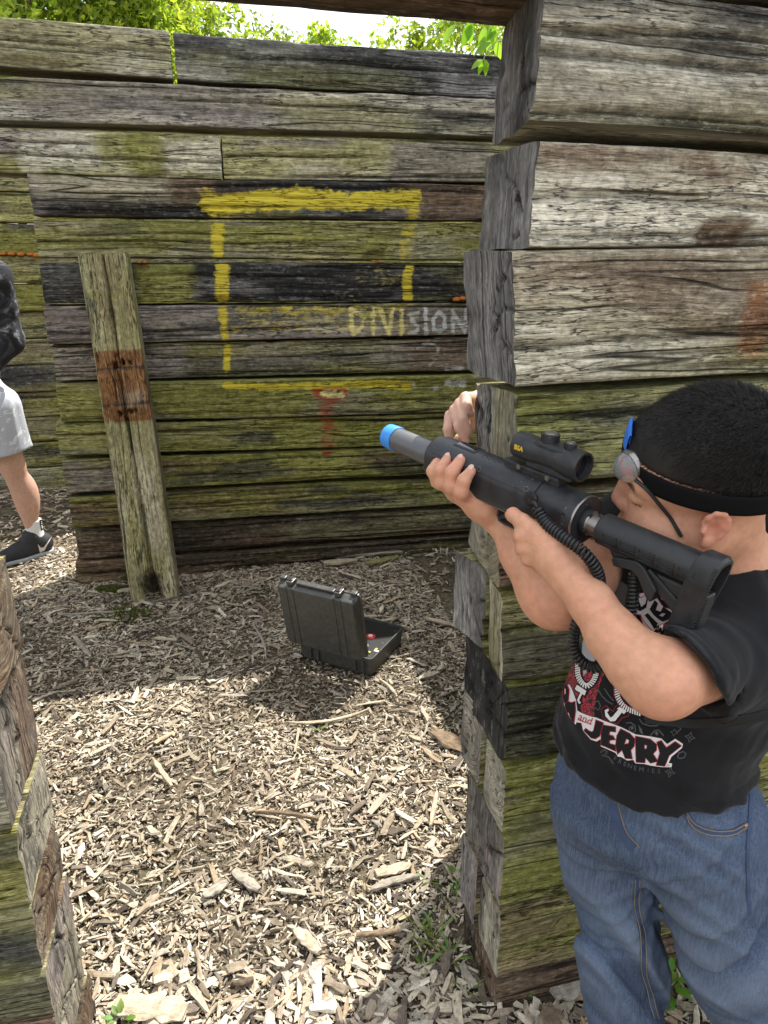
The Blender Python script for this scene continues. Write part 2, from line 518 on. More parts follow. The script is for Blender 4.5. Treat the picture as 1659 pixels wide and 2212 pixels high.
        cc_ = np.clip(cc_ * 1.08, 0, .8) * (1 - .85 * ck)[..., None]
        nr = len(ts)
        VV.append(R.reshape(-1, 3)); GG.append((np.stack([ang * .05 + seed, rad * 1.5, np.full_like(rad, seed * .3)], -1) if rings else np.stack([R[..., 2] * .55 + R[..., 1] * .1 + seed, R[..., 1] * .75 - R[..., 2] * .05, np.full_like(rad, seed * .3)], -1)).reshape(-1, 3))
        TT.append(np.concatenate([cc_.reshape(-1, 3), np.ones((nr * M, 1))], 1))
        ii = off + np.arange(nr * M).reshape(nr, M); jj = np.roll(ii, -1, 1)
        q = np.stack([ii[:-1], jj[:-1], jj[1:], ii[1:]], -1).reshape(-1, 4)
        if endi == 0: q = q[:, ::-1]
        FF.append(q[:, ::-1]); matidx.append(np.ones(len(q), int)); off += nr * M
        # closing centre
        VV.append(R[-1].mean(0)[None]); GG.append(np.array([[seed, 0, 0.]])); TT.append(np.array([[*(cc_[-1].mean(0)), 1.0]]))
        cidx = off; off += 1
        tri = np.stack([ii[-1], jj[-1], np.full(M, cidx), np.full(M, cidx)], -1)
        CT = tri[:, :3] if endi == 1 else tri[:, [1, 0, 2]]
        FF.append(CT); matidx.append(np.ones(M, int))
    COL.objects.unlink(o); old = o.data; bpy.data.objects.remove(o); bpy.data.meshes.remove(old)
    V = np.concatenate(VV); quads = np.concatenate([f for f in FF if f.shape[1] == 4]); tris = np.concatenate([f for f in FF if f.shape[1] == 3])
    mi = np.concatenate([m for m, f in zip(matidx, FF) if f.shape[1] == 4] + [m for m, f in zip(matidx, FF) if f.shape[1] == 3])
    me = bpy.data.meshes.new(name)
    me.vertices.add(len(V)); me.vertices.foreach_set('co', V.ravel())
    loops = np.concatenate([quads.ravel(), tris.ravel()]).astype(np.int32)
    me.loops.add(len(loops)); me.loops.foreach_set('vertex_index', loops)
    tot = np.concatenate([np.full(len(quads), 4), np.full(len(tris), 3)]).astype(np.int32)
    me.polygons.add(len(tot)); me.polygons.foreach_set('loop_total', tot)
    me.polygons.foreach_set('loop_start', np.concatenate([[0], np.cumsum(tot)[:-1]]).astype(np.int32))
    me.update(calc_edges=True)
    me.polygons.foreach_set('use_smooth', np.ones(len(tot), dtype=bool))
    me.materials.append(mat or TIMBER); me.materials.append(TIMBER_END)
    me.polygons.foreach_set('material_index', mi.astype(np.int32))
    G = np.concatenate(GG); T = np.concatenate(TT); Pn = np.zeros((len(V), 4)); Pn[:N * M] = P
    a = me.attributes.new('guv', 'FLOAT_VECTOR', 'POINT'); a.data.foreach_set('vector', G.astype(np.float32).ravel())
    a = me.attributes.new('tint', 'FLOAT_COLOR', 'POINT'); a.data.foreach_set('color', T.astype(np.float32).ravel())
    a = me.attributes.new('paint', 'FLOAT_COLOR', 'POINT'); a.data.foreach_set('color', Pn.astype(np.float32).ravel())
    me.validate()
    o = bpy.data.objects.new(name, me); COL.objects.link(o)
    o.parent = parent
    o.location = (u0, n0, 0)
    return o

# ------------------------------------------------------------------ spray paint on the back wall, in metres on the wall (u, z)
NB = 3.52
def uz(x, y): return np.array(on_wall(x, y, NB))
def seg_d(u, z, a, b):
    a = np.asarray(a); b = np.asarray(b); ab = b - a
    t = np.clip(((u - a[0]) * ab[0] + (z - a[1]) * ab[1]) / (ab @ ab + 1e-9), 0, 1)
    return np.hypot(u - a[0] - t * ab[0], z - a[1] - t * ab[1])
def stroke_field(u, z, strokes):
    """strokes: (pixel polyline, width in px, strength) -> amount"""
    m = np.zeros_like(u); pxm = (uz(800, 700)[0] - uz(700, 700)[0]) / 100
    for pts, w, st in strokes:
        d = np.full_like(u, 9.0)
        q = [uz(*p) for p in pts]
        for a, b in zip(q[:-1], q[1:]): d = np.minimum(d, seg_d(u, z, a, b))
        wm = w * pxm / 2
        d = d + (fbm(u * 45, z * 45, seed=5) - .5) * wm * .7
        m = np.maximum(m, st * (1 - sstep(wm * .35, wm * 1.6, d)) * (.42 + .95 * fbm(u * 20, z * 34, seed=9, octaves=5)))
    return m
YEL = [([(450, 440), (520, 437), (650, 425), (760, 437), (893, 428)], 34, 1.0), ([(455, 452), (600, 440), (720, 440), (895, 438)], 24, .85),
       ([(452, 430), (470, 470)], 42, .62), ([(893, 432), (888, 474)], 30, .62),
       ([(472, 482), (471, 556)], 28, .78), ([(480, 570), (479, 640)], 27, 1.15), ([(480, 660), (487, 736)], 19, .9), ([(491, 748), (490, 795)], 15, .85),
       ([(487, 800), (490, 838)], 10, .5), ([(488, 833), (560, 836), (700, 832), (800, 828), (890, 828)], 17, .78), ([(840, 832), (888, 832)], 22, .8),
       ([(884, 486), (876, 556)], 34, .55), ([(884, 576), (878, 612), (881, 648)], 21, .95), ([(780, 590), (850, 600)], 40, .32),
       ([(500, 690), (700, 690), (870, 690)], 78, .36), ([(760, 672), (875, 690)], 55, .36), ([(560, 672), (870, 665)], 20, .5), ([(520, 545), (560, 500)], 30, .25), ([(640, 500), (655, 545)], 26, .25)]
WHI = [([(757, 668), (762, 722)], 11, 1.0), ([(757, 668), (785, 685), (782, 706), (764, 722)], 10, .95), ([(806, 668), (806, 722)], 10, .95),
       ([(822, 668), (838, 722), (849, 668)], 10, 1.0), ([(868, 672), (868, 722)], 10, .95), ([(904, 674), (886, 679), (890, 694), (902, 705), (898, 717), (882, 719)], 10, .84),
       ([(919, 668), (919, 722)], 11, .88), ([(948, 673), (935, 690), (937, 712), (950, 718), (961, 706), (960, 684), (948, 673)], 11, .84),
       ([(978, 720), (978, 672), (1004, 718), (1006, 668)], 11, .86),
       ([(902, 752), (925, 742), (950, 750), (944, 775), (930, 790)], 10, .55), ([(850, 745), (848, 775)], 8, .34), ([(968, 794), (998, 796)], 20, .52),
       ([(968, 826), (1000, 828)], 22, .6), ([(892, 822), (896, 838)], 10, .5), ([(925, 840), (950, 838)], 14, .42), ([(700, 848), (735, 852)], 16, .3)]
RED = [([(682, 848), (740, 847)], 26, .62), ([(700, 858), (722, 862)], 44, .50), ([(706, 880), (709, 955)], 40, .52), ([(700, 905), (712, 930)], 50, .42), ([(700, 969), (708, 978)], 24, .62), ([(725, 935), (738, 945)], 24, .45)]
def wall_paint(u, z):
    y = stroke_field(u, z, YEL); w = stroke_field(u, z, WHI); r = stroke_field(u, z, RED)
    rgb = np.zeros(u.shape + (3,)); a = np.maximum(np.maximum(y, w), r)
    cy, cw, cr = np.array([.70, .56, .055]), np.array([.64, .64, .62]), np.array([.42, .05, .035])
    cwy = np.array([.86, .74, .30])
    lim = uz(882, 690)[0]
    for m, c in ((y, cy), (r, cr)):
        rgb = np.where((m >= a - 1e-6)[..., None] & (m > 0)[..., None], c, rgb)
    wc = np.where((u < lim)[..., None], cwy, cw)
    k = (w > .15)[..., None] & (w >= np.minimum(y, .6) - .25)[..., None]
    rgb = np.where(k, wc, rgb)
    a = np.where(k[..., 0], np.maximum(w, a), a)
    return np.concatenate([rgb, a[..., None]], -1)

# ------------------------------------------------------------------ back wall: every timber a part
back = empty('timber_wall', (0, 0, 0), WA)
tag(back, 'mossy timber wall with yellow frame and DIVISION sprayed on it', 'wall', 'stacked timber walls')
UR = 2.02
def z_at(x, y): return on_wall(x, y, NB)[1]
MOSSY = [('moss', 1.6, 6, .45, .14, .9), ('grey', 2.5, 11, .6, .1, .55), ('dark', 1.7, 8, .66, .09, .55)]
GREYM = [('moss2', 1.5, 5, .52, .12, .75), ('pale', 3, 14, .6, .1, .5), ('dark', 2.2, 10, .66, .08, .7)]
rows = [  # name, left px, (top-left, bottom-left), right reference px x, (top, bottom), u override, base, overlays
    (None, 369, (33, 143, 0), (64, 172, 369), -2.75, 'olive', [('grey', 2, 9, .5, .12, .8), ('brown', 1.4, 7, .68, .07, .6), ('pale', 3, 15, .62, .08, .4)]),
    (378, None, (65, 172, 380), (115, 211, 1065), None, 'dark', [('steel', 2, 8, .52, .14, .9), ('olive', 1.3, 5, .6, .1, .35), ('moss', 1, 4, .62, .1, .3)]),
    (None, None, (163, 263, 0), (213, 297, 1061), -2.75, 'olive', [('grey', 1.7, 12, .48, .1, .9), ('dark', 2.2, 14, .63, .07, .75), ('pale', 2, 13, .58, .08, .55), ('purple', 1.0, 3, .62, .08, .6)]),
    (None, 477, (274, 374, 0), (288, 387, 474), -2.75, 'purple', [('pale', 2.4, 12, .5, .12, .75), ('moss', 1.9, 3, .5, .1, .8), ('dark', 2, 11, .66, .07, .6)]),
    (482, None, (296, 388, 482), (310, 395, 1095), None, 'tan', [('pale', 2.8, 12, .5, .12, .7), ('moss2', 1.8, 5, .5, .12, .8), ('purple', 1.3, 4, .62, .08, .8), ('dark', 2.4, 9, .67, .07, .6)]),
    (66, None, (376, 467, 66), (399, 478, 1060), None, 'dark', [('brown', 1.6, 7, .5, .1, .8), ('purple', 1.8, 8, .52, .1, .65), ('moss', 1.6, 7, .62, .1, .4)]),
    (77, None, (476, 558, 77), (481, 564, 1060), None, 'olive', MOSSY + [('tan', 2, 14, .58, .08, .5)]),
    (90, None, (567, 656, 90), (569, 651, 1038), None, 'char', [('dark', 2, 8, .5, .12, .8), ('moss', 1.4, 4, .6, .1, .55), ('steel', 3, 12, .64, .08, .4)]),
    (99, None, (660, 744, 99), (653, 724, 1038), None, 'purple', [('moss', 1.2, 4, .5, .13, .75), ('grey', 2.4, 13, .55, .1, .6), ('dark', 2.2, 12, .64, .08, .7)]),
    (116, None, (746, 825, 116), (727, 801, 1042), None, 'olive', [('purple', 1.4, 6, .5, .12, .8), ('moss', 1.2, 5, .52, .12, .7), ('dark', 2.2, 12, .6, .08, .7)]),
    (127, None, (829, 914, 127), (808, 889, 1042), None, 'moss2', MOSSY),
    (125, None, (915, 986, 125), (891, 960, 1000), None, 'moss', [('moss2', 1.5, 7, .5, .12, .9), ('dark', 2, 9, .66, .08, .7), ('olive', 2, 11, .6, .1, .5)]),
    (138, None, (993, 1068, 138), (965, 1026, 930), None, 'moss', [('moss2', 1.5, 9, .5, .12, .8), ('brown', 1.8, 8, .63, .1, .6), ('dark', 2.3, 13, .62, .08, .7)]),
    (154, None, (1075, 1141, 154), (1034, 1089, 989), None, 'moss', [('olive', 1.5, 8, .5, .12, .8), ('brown', 1.5, 6, .62, .1, .6), ('dark', 2.3, 13, .6, .08, .8)]),
    (166, None, (1145, 1211, 166), (1098, 1150, 1012), None, 'soil', [('olive', 1.5, 8, .5, .12, .7), ('brown', 1.5, 6, .6, .1, .7), ('dark', 2.3, 13, .6, .08, .7)]),
    (168, None, (1215, 1290, 168), (1158, 1215, 1012), None, 'soil', [('brown', 1.5, 8, .5, .12, .8), ('moss', 1.4, 6, .62, .1, .6)]),
]
patch_for = {3: [(-.66, -.25, 1.9, 2.1, 'bleach', .03, .6), (-.1, .18, 1.9, 2.04, 'pale', .03, .8), (-.36, -.12, 1.92, 2.06, 'moss', .04, .8)],
             4: [(.9, 1.4, 1.86, 2.1, 'purple', .06, .75)],
             5: [(-.6, .1, 1.72, 1.79, 'char', .02, .85), (.1, .5, 1.8, 1.9, 'char', .04, .8), (.2, 1.3, 1.84, 1.9, 'char', .03, .75), (-.64, -.1, 1.80, 1.88, 'pale', .03, .55), (.98, 1.4, 1.70, 1.86, 'brown', .05, .7)],
             7: [(-.28, -.02, 1.36, 1.54, 'moss', .03, .85), (-.66, -.28, 1.36, 1.54, 'dark', .03, .7)],
             8: [(-.66, -.2, 1.19, 1.36, 'purple', .03, .85), (.95, 1.5, 1.19, 1.36, 'purple', .06, .8)],
             9: [(-.68, -.1, 1.0, 1.19, 'purple', .05, .8), (1.02, 1.4, 1.0, 1.18, 'brown', .05, .6)],
             11: [(.12, .3, .68, .74, 'char', .03, .7)], 12: [(-.7, -.3, .44, .64, 'purple', .05, .85)], 13: [(-.7, -.3, .27, .45, 'brown', .05, .6)]}
chips_for = {0: [(2.2, .01, .16, .03, .022)], 1: [(.62, .012, .16, .022, .02)], 3: [(2.21, .10, .03, .012, .03), (2.62, .006, .07, .02, .02)], 5: [(.3, .006, .2, .016, .018), (1.78, .01, .07, .012, .018)],
             6: [(1.5, .012, .06, .03, .02)], 7: [(.75, .01, .16, .016, .022)]}
for i, (xl, xr, lft, rgt, uo, base, over) in enumerate(rows):
    u_l, zt_l = on_wall(lft[2], lft[0], NB); _, zb_l = on_wall(lft[2], lft[1], NB)
    u_r, zt_r = on_wall(rgt[2], rgt[0], NB); _, zb_r = on_wall(rgt[2], rgt[1], NB)
    ua = uo if uo is not None else on_wall(xl, (lft[0] + lft[1]) / 2, NB)[0]
    ub = UR if xr is None else on_wall(xr, (rgt[0] + rgt[1]) / 2, NB)[0]
    k = (np.array([ua, ub]) - u_l) / (u_r - u_l)
    zt_ = zt_l + (zt_r - zt_l) * k; zb_ = zb_l + (zb_r - zb_l) * k
    vis0 = max(0, -1.0 - ua); vis1 = min(1.55, ub) - ua
    tie('timber', back, ua, ub, NB + .012 * math.sin(i * 2.3), .2, zb_ + .001, zt_ - .001, 100 + i, base, over, patch_for.get(i, ()), paint=wall_paint if 5 <= i <= 12 else None,
        nf=24, nt=5, dx=0.0105, fine=(vis0, vis1), edge=.014, ncr=7, rough=.0045, chips=chips_for.get(i, ()), cap='brown' if i not in (3, 4) else 'grey')

# ------------------------------------------------------------------ wall of the next bay, seen through the gap at the left
NF = 5.3
far = empty('timber_wall', (0, 0, 0), WA)
tag(far, 'farther mossy timber wall seen behind the person in grey shorts', 'wall', 'stacked timber walls')
fy = [262, 300, 338, 374, 415, 482, 552, 613, 675, 732, 790, 848, 903, 958, 1012, 1075]
zz = [on_wall(50, y, NF)[1] for y in fy]
fb = ['olive', 'grey', 'olive', 'moss2', 'moss2', 'moss', 'olive', 'moss', 'moss2', 'olive', 'dark', 'moss', 'dark', 'moss', 'grey']
for i in range(len(fy) - 1):
    tie('timber', far, -3.6 - .05 * (i % 3), 3.4 + .2 * (i % 2), NF + .01 * math.sin(i * 1.7), .2, (zz[i + 1] + .003, zz[i + 1] + .001), (zz[i] - .002, zz[i] - .001), 200 + i, fb[i],
        [('moss', 1.6, 6, .5, .13, .8), ('olive', 2, 9, .58, .1, .7), ('dark', 2, 10, .64, .08, .7), ('brown', 1.5, 6, .66, .08, .5)], nf=13, nt=4, dx=.018, fine=(1.9, 3.1), edge=.014)

# ------------------------------------------------------------------ side wall between the front and back walls, hidden behind the right pier
side = empty('timber_wall', tuple(W(1.82, 3.50, 0)), WA - math.pi / 2)
tag(side, 'timber side wall joining the back wall behind the right pier', 'wall', 'stacked timber walls')
for i in range(13):
    tie('timber', side, -.02 - .02 * (i % 2), 2.24, .0, .2, (i * .188 - .0, i * .188), (i * .188 + .182, i * .188 + .182), 300 + i, ['olive', 'grey', 'moss', 'purple'][i % 4], MOSSY, nf=6, nt=3, dx=.06)

# ------------------------------------------------------------------ front wall, right pier: the near timbers with their sawn ends
N1 = 1.0
pier = empty('timber_wall', (0, 0, 0), WA)
tag(pier, 'near pier of heavy grey timbers with sawn ends, behind the boy', 'wall', 'stacked timber walls')
def zn(y): return on_wall(1100, y, N1)[1]
PALE1 = [('bleach', 2.2, 10, .52, .12, .75), ('grey', 3, 12, .5, .12, .6), ('dark', 3.5, 9, .64, .07, .75), ('moss2', 1.5, 4, .62, .1, .35)]
PALE2 = [('bleach', 2.5, 12, .5, .13, .85), ('brown', 2, 12, .62, .08, .6), ('olive', 2, 8, .6, .1, .4)]
GRN = [('moss', 2, 7, .48, .13, .85), ('olive', 3, 13, .56, .1, .7), ('dark', 2.6, 12, .62, .08, .65)]
GREYEND = [('steel', 3, 3, .5, .15, .8), ('dark', 2, 2, .6, .1, .6)]
fine = (0, .60)
tie('timber', pier, .470, UR, N1 - .012, .215, (1.722, 1.70), (1.888, 1.835), 401, 'grey', PALE1, [(.45, 1.2, 1.855, 1.92, 'char', .02, .8), (.66, .80, 1.79, 1.87, 'dark', .03, .6), (.86, 1.3, 1.80, 1.90, 'dark', .035, .5), (.6, 1.3, 1.70, 1.76, 'olive', .03, .6)],
    cap='steel', cap_over=[('brown', 2.4, 2, .5, .08, .9), ('char', 2, 3, .55, .1, .8)], mat=TIMBER_PALE, nf=30, nt=8, dx=.0065, fine=fine, ncr=9, edge=.016, rough=.006, checks=5, skew=(.012, .03))
tie('timber', pier, .462, UR, N1 + .006, .17, (1.5635, 1.572), (1.704, 1.688), 402, 'pale', PALE2, [(.46, .75, 1.67, 1.71, 'brown', .02, .8), (.62, .82, 1.645, 1.68, 'brown', .02, .55), (.75, .83, 1.566, 1.60, 'brown', .012, .9)],
    cap='steel', cap_over=GREYEND, mat=TIMBER_PALE, nf=30, nt=8, dx=.0065, fine=fine, ncr=8, chips=[(.335, .006, .055, .036, .02), (.52, .0, .07, .012, .012)], edge=.010, checks=4, skew=(.006, -.01))
tie('timber', pier, .440, UR, N1, .17, (1.365, 1.385), (1.5615, 1.570), 403, 'tan', [('pale', 2.6, 12, .5, .12, .8), ('brown', 2.2, 8, .58, .09, .6), ('moss2', 2, 6, .58, .1, .55), ('dark', 2.8, 9, .65, .07, .5)],
    [(.84, .89, 1.40, 1.52, 'rust', .012, .8), (.80, .94, 1.42, 1.5, 'dark', .04, .4), (.44, .8, 1.50, 1.56, 'brown', .03, .5)], cap='steel', cap_over=GREYEND, mat=TIMBER_PALE, nf=34, nt=8, dx=.0065, fine=fine, ncr=6, edge=.010, checks=5, rough=.007, skew=(-.016, -.012))
tie('timber', pier, .464, UR, N1 + .004, .095, (1.203, 1.218), (1.352, 1.368), 404, 'moss2', GRN, [(.56, .82, 1.29, 1.34, 'dark', .03, .75)], cap='grey', cap_over=[('olive', 3, 3, .5, .12, .7)], nf=30, nt=7, dx=.0070, fine=fine, edge=.014, checks=3, chips=[(.02, .14, .05, .03, .012)], mat=TIMBER_NEAR)
tie('timber', pier, .472, UR, N1 + .102, .085, (1.193, 1.218), (1.348, 1.356), 414, 'grey', GRN, cap='steel', cap_over=[('grey', 3, 3, .5, .12, .7)], nf=14, nt=8, dx=.012, fine=fine, edge=.016, checks=5, skew=(-.01, -.01), mat=TIMBER_NEAR)
tie('timber', pier, .470, UR, N1 + .010, .20, (1.025, 1.038), (1.186, 1.196), 405, 'brown', GRN, cap='tan', cap_over=[('grey', 3, 3, .5, .12, .8), ('dark', 3, 3, .62, .1, .6)], nf=30, nt=9, dx=.0075, fine=fine, edge=.012, checks=8, skew=(.02, .02), mat=TIMBER_NEAR, rings=True)
tie('timber', pier, .466, UR, N1 - .004, .10, (0.845, 0.853), (1.011, 1.026), 406, 'olive', GRN, cap='olive', cap_over=[('pale', 3, 3, .5, .12, .7), ('moss2', 3, 3, .55, .12, .6)], nf=30, nt=7, dx=.0075, fine=fine, edge=.012, checks=4, skew=(-.01, .016), mat=TIMBER_NEAR)
tie('timber', pier, .456, UR, N1 + .098, .11, (0.853, 0.863), (1.016, 1.026), 416, 'grey', GRN, cap='steel', cap_over=[('dark', 3, 3, .55, .12, .7)], nf=14, nt=9, dx=.012, fine=fine, edge=.014, checks=3, skew=(.0, -.02), mat=TIMBER_NEAR)
tie('timber', pier, .480, UR, N1 + .002, .215, (0.663, 0.668), (0.830, 0.838), 407, 'moss', GRN, [(.45, .62, .64, .85, 'char', .05, .85)], cap='char', cap_over=[('dark', 3, 3, .5, .12, .8)], nf=30, nt=9, dx=.0075, fine=fine, edge=.02, checks=8, rough=.007, mat=TIMBER_NEAR)
tie('timber', pier, .486, UR, N1 + .0, .10, (0.497, 0.503), (0.648, 0.654), 408, 'moss', GRN, cap='grey', cap_over=[('pale', 4, 3, .5, .12, .7), ('dark', 3, 3, .6, .1, .6)], nf=28, nt=7, dx=.0075, fine=fine, edge=.010, checks=5, mat=TIMBER_NEAR, rings=True)
tie('timber', pier, .478, UR, N1 + .102, .11, (0.523, 0.533), (0.696, 0.696), 418, 'grey', GRN, cap='purple', cap_over=[('pale', 4, 3, .55, .12, .6), ('dark', 3, 3, .55, .12, .7)], nf=12, nt=8, dx=.012, fine=fine, edge=.016, checks=5, mat=TIMBER_NEAR, rings=True)
tie('timber', pier, .494, UR, N1 + .006, .205, (0.303, 0.308), (0.482, 0.488), 409, 'moss', GRN, cap='purple', cap_over=[('pale', 4, 3, .56, .12, .6), ('dark', 3, 3, .55, .12, .7)], nf=30, nt=7, dx=.0075, fine=fine, edge=.010, checks=6, mat=TIMBER_NEAR)
tie('timber', pier, .498, UR, N1 + .002, .11, (0.103, 0.108), (0.288, 0.294), 410, 'moss', GRN + [('brown', 2, 6, .55, .1, .6)], cap='grey', cap_over=[('pale', 4, 3, .52, .12, .6), ('dark', 3, 3, .6, .12, .6)], nf=30, nt=7, dx=.0075, fine=fine, edge=.012, checks=8, chips=[(.17, .12, .05, .02, .02)], mat=TIMBER_NEAR)
tie('timber', pier, .488, UR, N1 + .112, .10, (0.123, 0.123), (0.311, 0.306), 420, 'brown', GRN, cap='purple', cap_over=[('steel', 4, 3, .5, .12, .8)], nf=12, nt=8, dx=.012, fine=fine, edge=.018, checks=6, mat=TIMBER_NEAR)
tie('timber', pier, .502, UR, N1 + .008, .20, (-0.057, -0.057), (0.090, 0.094), 411, 'soil', [('brown', 2, 6, .55, .1, .8)], cap='soil', cap_over=[('brown', 3, 3, .5, .12, .8)], nf=20, nt=10, dx=.008, fine=fine, edge=.014, mat=TIMBER_NEAR)

# ------------------------------------------------------------------ front wall, left pier
lp = empty('timber_wall', (0, 0, 0), WA + math.pi)
tag(lp, 'near left pier with bleached splintered timber ends in the sun', 'wall', 'stacked timber walls')
zl = [-.06, .115, .29, .40, .545, .70, .905, 1.09, 1.26, 1.43, 1.60, 1.76, 1.90]
ue = [-.350, -.354, -.351, -.353, -.351, -.355, -.350, -.353, -.35, -.35, -.35, -.35]
lb = ['soil', 'brown', 'brown', 'dark', 'brown', 'grey', 'brown', 'grey', 'grey', 'moss', 'grey', 'grey']
lc = ['brown', 'grey', 'purple', 'brown', 'grey', 'purple', 'brown', 'grey', 'pale', 'grey', 'grey', 'grey']
for i in range(12):
    # the empty is turned half round, so the timber's own left end is the one facing the opening
    spl = False
    if spl:
        tie('timber', lp, -ue[i], 2.9, -N1 - .108, .11, (zl[i] + .004,) * 2, (zl[i + 1] - .004,) * 2, 500 + i, lb[i], GRN, cap=lc[i], cap_over=[('pale', 4, 3, .52, .12, .7), ('dark', 3, 3, .62, .1, .5)], nf=18, nt=10, dx=.01, fine=(0, .5), edge=.014, checks=8, skew=(.006, .012), mat=TIMBER_NEAR)
        tie('timber', lp, -ue[i] + .016, 2.9, -N1 - .222, .108, (zl[i] + .0,) * 2, (zl[i + 1] - .02,) * 2, 540 + i, lb[i], GRN, cap='purple', cap_over=[('pale', 4, 3, .54, .12, .6), ('dark', 3, 3, .6, .1, .6)], nf=18, nt=10, dx=.01, fine=(0, .5), edge=.02, checks=8, skew=(-.006, .010), mat=TIMBER_NEAR)
    else:
        tie('timber', lp, -ue[i], 2.9, -N1 - .215, .215, (zl[i] + .004,) * 2, (zl[i + 1] - .004,) * 2, 500 + i, lb[i], GRN, cap=lc[i], cap_over=[('grey', 4, 3, .5, .12, .6), ('dark', 3, 3, .58, .1, .7), ('brown', 2, 2, .55, .1, .6)], nf=16, nt=12, dx=.010, fine=(0, .25), edge=.009, checks=10, rough=.005, skew=(0, 0), rings=(i % 3 == 0), mat=TIMBER_NEAR)

# ------------------------------------------------------------------ beam over the opening
beam = empty('lintel_beam', (0, 0, 0), WA)
tag(beam, 'dark heavy timber beam spanning the opening at the top', 'beam')
tie('timber', beam, -2.9, UR + .02, N1 - .01, .225, (1.893, 1.889), (2.095, 2.09), 601, 'dark', [('brown', 1.5, 8, .5, .12, .8), ('moss', 2, 6, .62, .1, .5), ('char', 2, 9, .58, .1, .7)], nf=10, nt=14, dx=.016, fine=(2.4, 3.9), edge=.016, ncr=12, rough=.006)
tie('timber', beam, -2.9, UR + .03, N1 + .006, .21, (2.106, 2.10), (2.29, 2.285), 602, 'grey', GREYM, nf=10, nt=6, dx=.03)

# ------------------------------------------------------------------ loose post leaning on the back wall
def post_mat():
    return TIMBER
lean = empty('leaning_post', (0, 0, 0), 0)
pb = on_ground(338, 1300); pbu, pbn = pb @ WU, pb @ WN
pt_u, pt_z = on_wall(222, 548, NB - .11)
HP = 1.62
bot = np.array([pbu - .0, NB - .26, -.05]); top = np.array([pt_u, NB - .135, pt_z])
ax = top - bot; PL = np.linalg.norm(ax)
def lean_tie():
    o = tie('post', lean, 0, PL, 0, .15, (0, .006), (.222, .205), 700, 'olive', [('tan', 1.3, 12, .5, .13, .8), ('moss2', 1.2, 5, .5, .13, .6), ('pale', 2.5, 14, .62, .08, .45), ('dark', 3, 10, .68, .06, .6), ('brown', 1.2, 6, .68, .06, .4)],
            [(-.05, .17, .075, .150, 'char', .02, .95), (PL * .1, PL * .99, .104, .110, 'char', .003, .75), (PL * .562, PL * .755, -.02, .25, (.155, .070, .028), .006, .95), (PL * .60, PL * .645, .03, .12, 'pale', .02, .3), (PL * .703, PL * .712, -.02, .25, 'char', .004, .85), (PL * .607, PL * .614, -.02, .25, 'char', .004, .8), (PL * .895, PL * .9, -.02, .25, 'moss', .004, .7)],
            nf=30, nt=14, dx=.008, edge=.016, ncr=0, rough=.004, checks=3,
            chips=[(.06, .11, .14, .045, .07), (PL * .715, .125, .018, .010, .05), (PL * .722, .09, .012, .009, .05), (PL * .585, .135, .012, .010, .05), (PL * .588, .09, .012, .009, .05), (PL * .59, .07, .012, .008, .04), (PL * .66, .12, .06, .006, .03), (PL * .655, .14, .05, .006, .03),
                   (PL * .74, .115, .006, .005, .05), (PL * .565, .105, .006, .005, .05), (PL * .5, .11, .45, .0055, .035), (PL * .87, .105, .30, .007, .05), (PL * .2, .10, .3, .006, .04), (PL * .33, .045, .02, .02, .015), (PL * .72, .06, .008, .006, .05)])
    return o
po = lean_tie()
xa = ax / PL; ya = np.array([0, 1.0, 0]); ya = ya - xa * (xa @ ya); ya /= np.linalg.norm(ya); za = np.cross(xa, ya)
# local x runs up the post, local y into the wall, local z to the image left
R_ = np.stack([xa, ya, za], 1)
Mw = np.eye(4); Mw[:3, :3] = np.stack([WU, WN, [0, 0, 1.0]], 1)
Ml = np.eye(4); Ml[:3, :3] = R_; Ml[:3, 3] = bot - za * .107
po.matrix_world = Matrix((Mw @ Ml).tolist()); 
lean.location = tuple(W(bot[0], bot[1], 0))
po.parent = lean
po.matrix_parent_inverse = Matrix.Translation((-Vector(lean.location)))
tag(lean, 'squared greenish post with brown scar leaning against the timber wall', 'post')

# ================================================================== GROUND
def ground_h(x, y):
    return .012 * (fbm(x * 1.3 + 5, y * 1.3 + 9, seed=801, octaves=3) - .5) + .008 * (fbm(x * 6, y * 6, seed=802, octaves=3) - .5)
xs = np.concatenate([[-400, -120, -40, -15, -8], np.linspace(-4, 3, 141), [6, 12, 30, 90, 400]])
ys = np.concatenate([[-400, -120, -40, -15, -6, -2], np.linspace(-.5, 6.5, 141), [10, 16, 30, 60, 120, 400]])
GX, GY = np.meshgrid(xs, ys, indexing='ij')
near_w = sstep(9, 5, np.hypot(GX, GY - 2.5))
GZ = ground_h(GX, GY) * near_w - .006
nx_, ny_ = len(xs), len(ys)
ii = np.arange(nx_ * ny_).reshape(nx_, ny_)
Fg = np.stack([ii[:-1, :-1], ii[1:, :-1], ii[1:, 1:], ii[:-1, 1:]], -1).reshape(-1, 4)
t = NT('woodland_soil'); o_ = t.n('ShaderNodeNewGeometry').outputs['Position']
n1 = t.noise(o_, 60, 6, .7); n2 = t.noise(o_, 2.5, 4); n3 = t.noise(o_, 260, 3)
c_ = t.mix('MIX', t.ramp(n1, [(.35, 0), (.7, 1)]), (.055, .043, .030), (.27, .215, .150))
c_ = t.mix('MIX', t.ramp(n2, [(.45, 0), (.7, .5)]), c_, (.05, .055, .02))
t.set(Base_Color=c_, Roughness=.97, Normal=t.bump(t.math('ADD', n1, t.math('MULTIPLY', n3, .5)), .9, .012))
t.b.inputs['Specular IOR Level'].default_value = .15
g = mesh_np('ground', np.stack([GX, GY, GZ], -1).reshape(-1, 3), Fg, t.m, None, True)
tag(g, kind='structure')

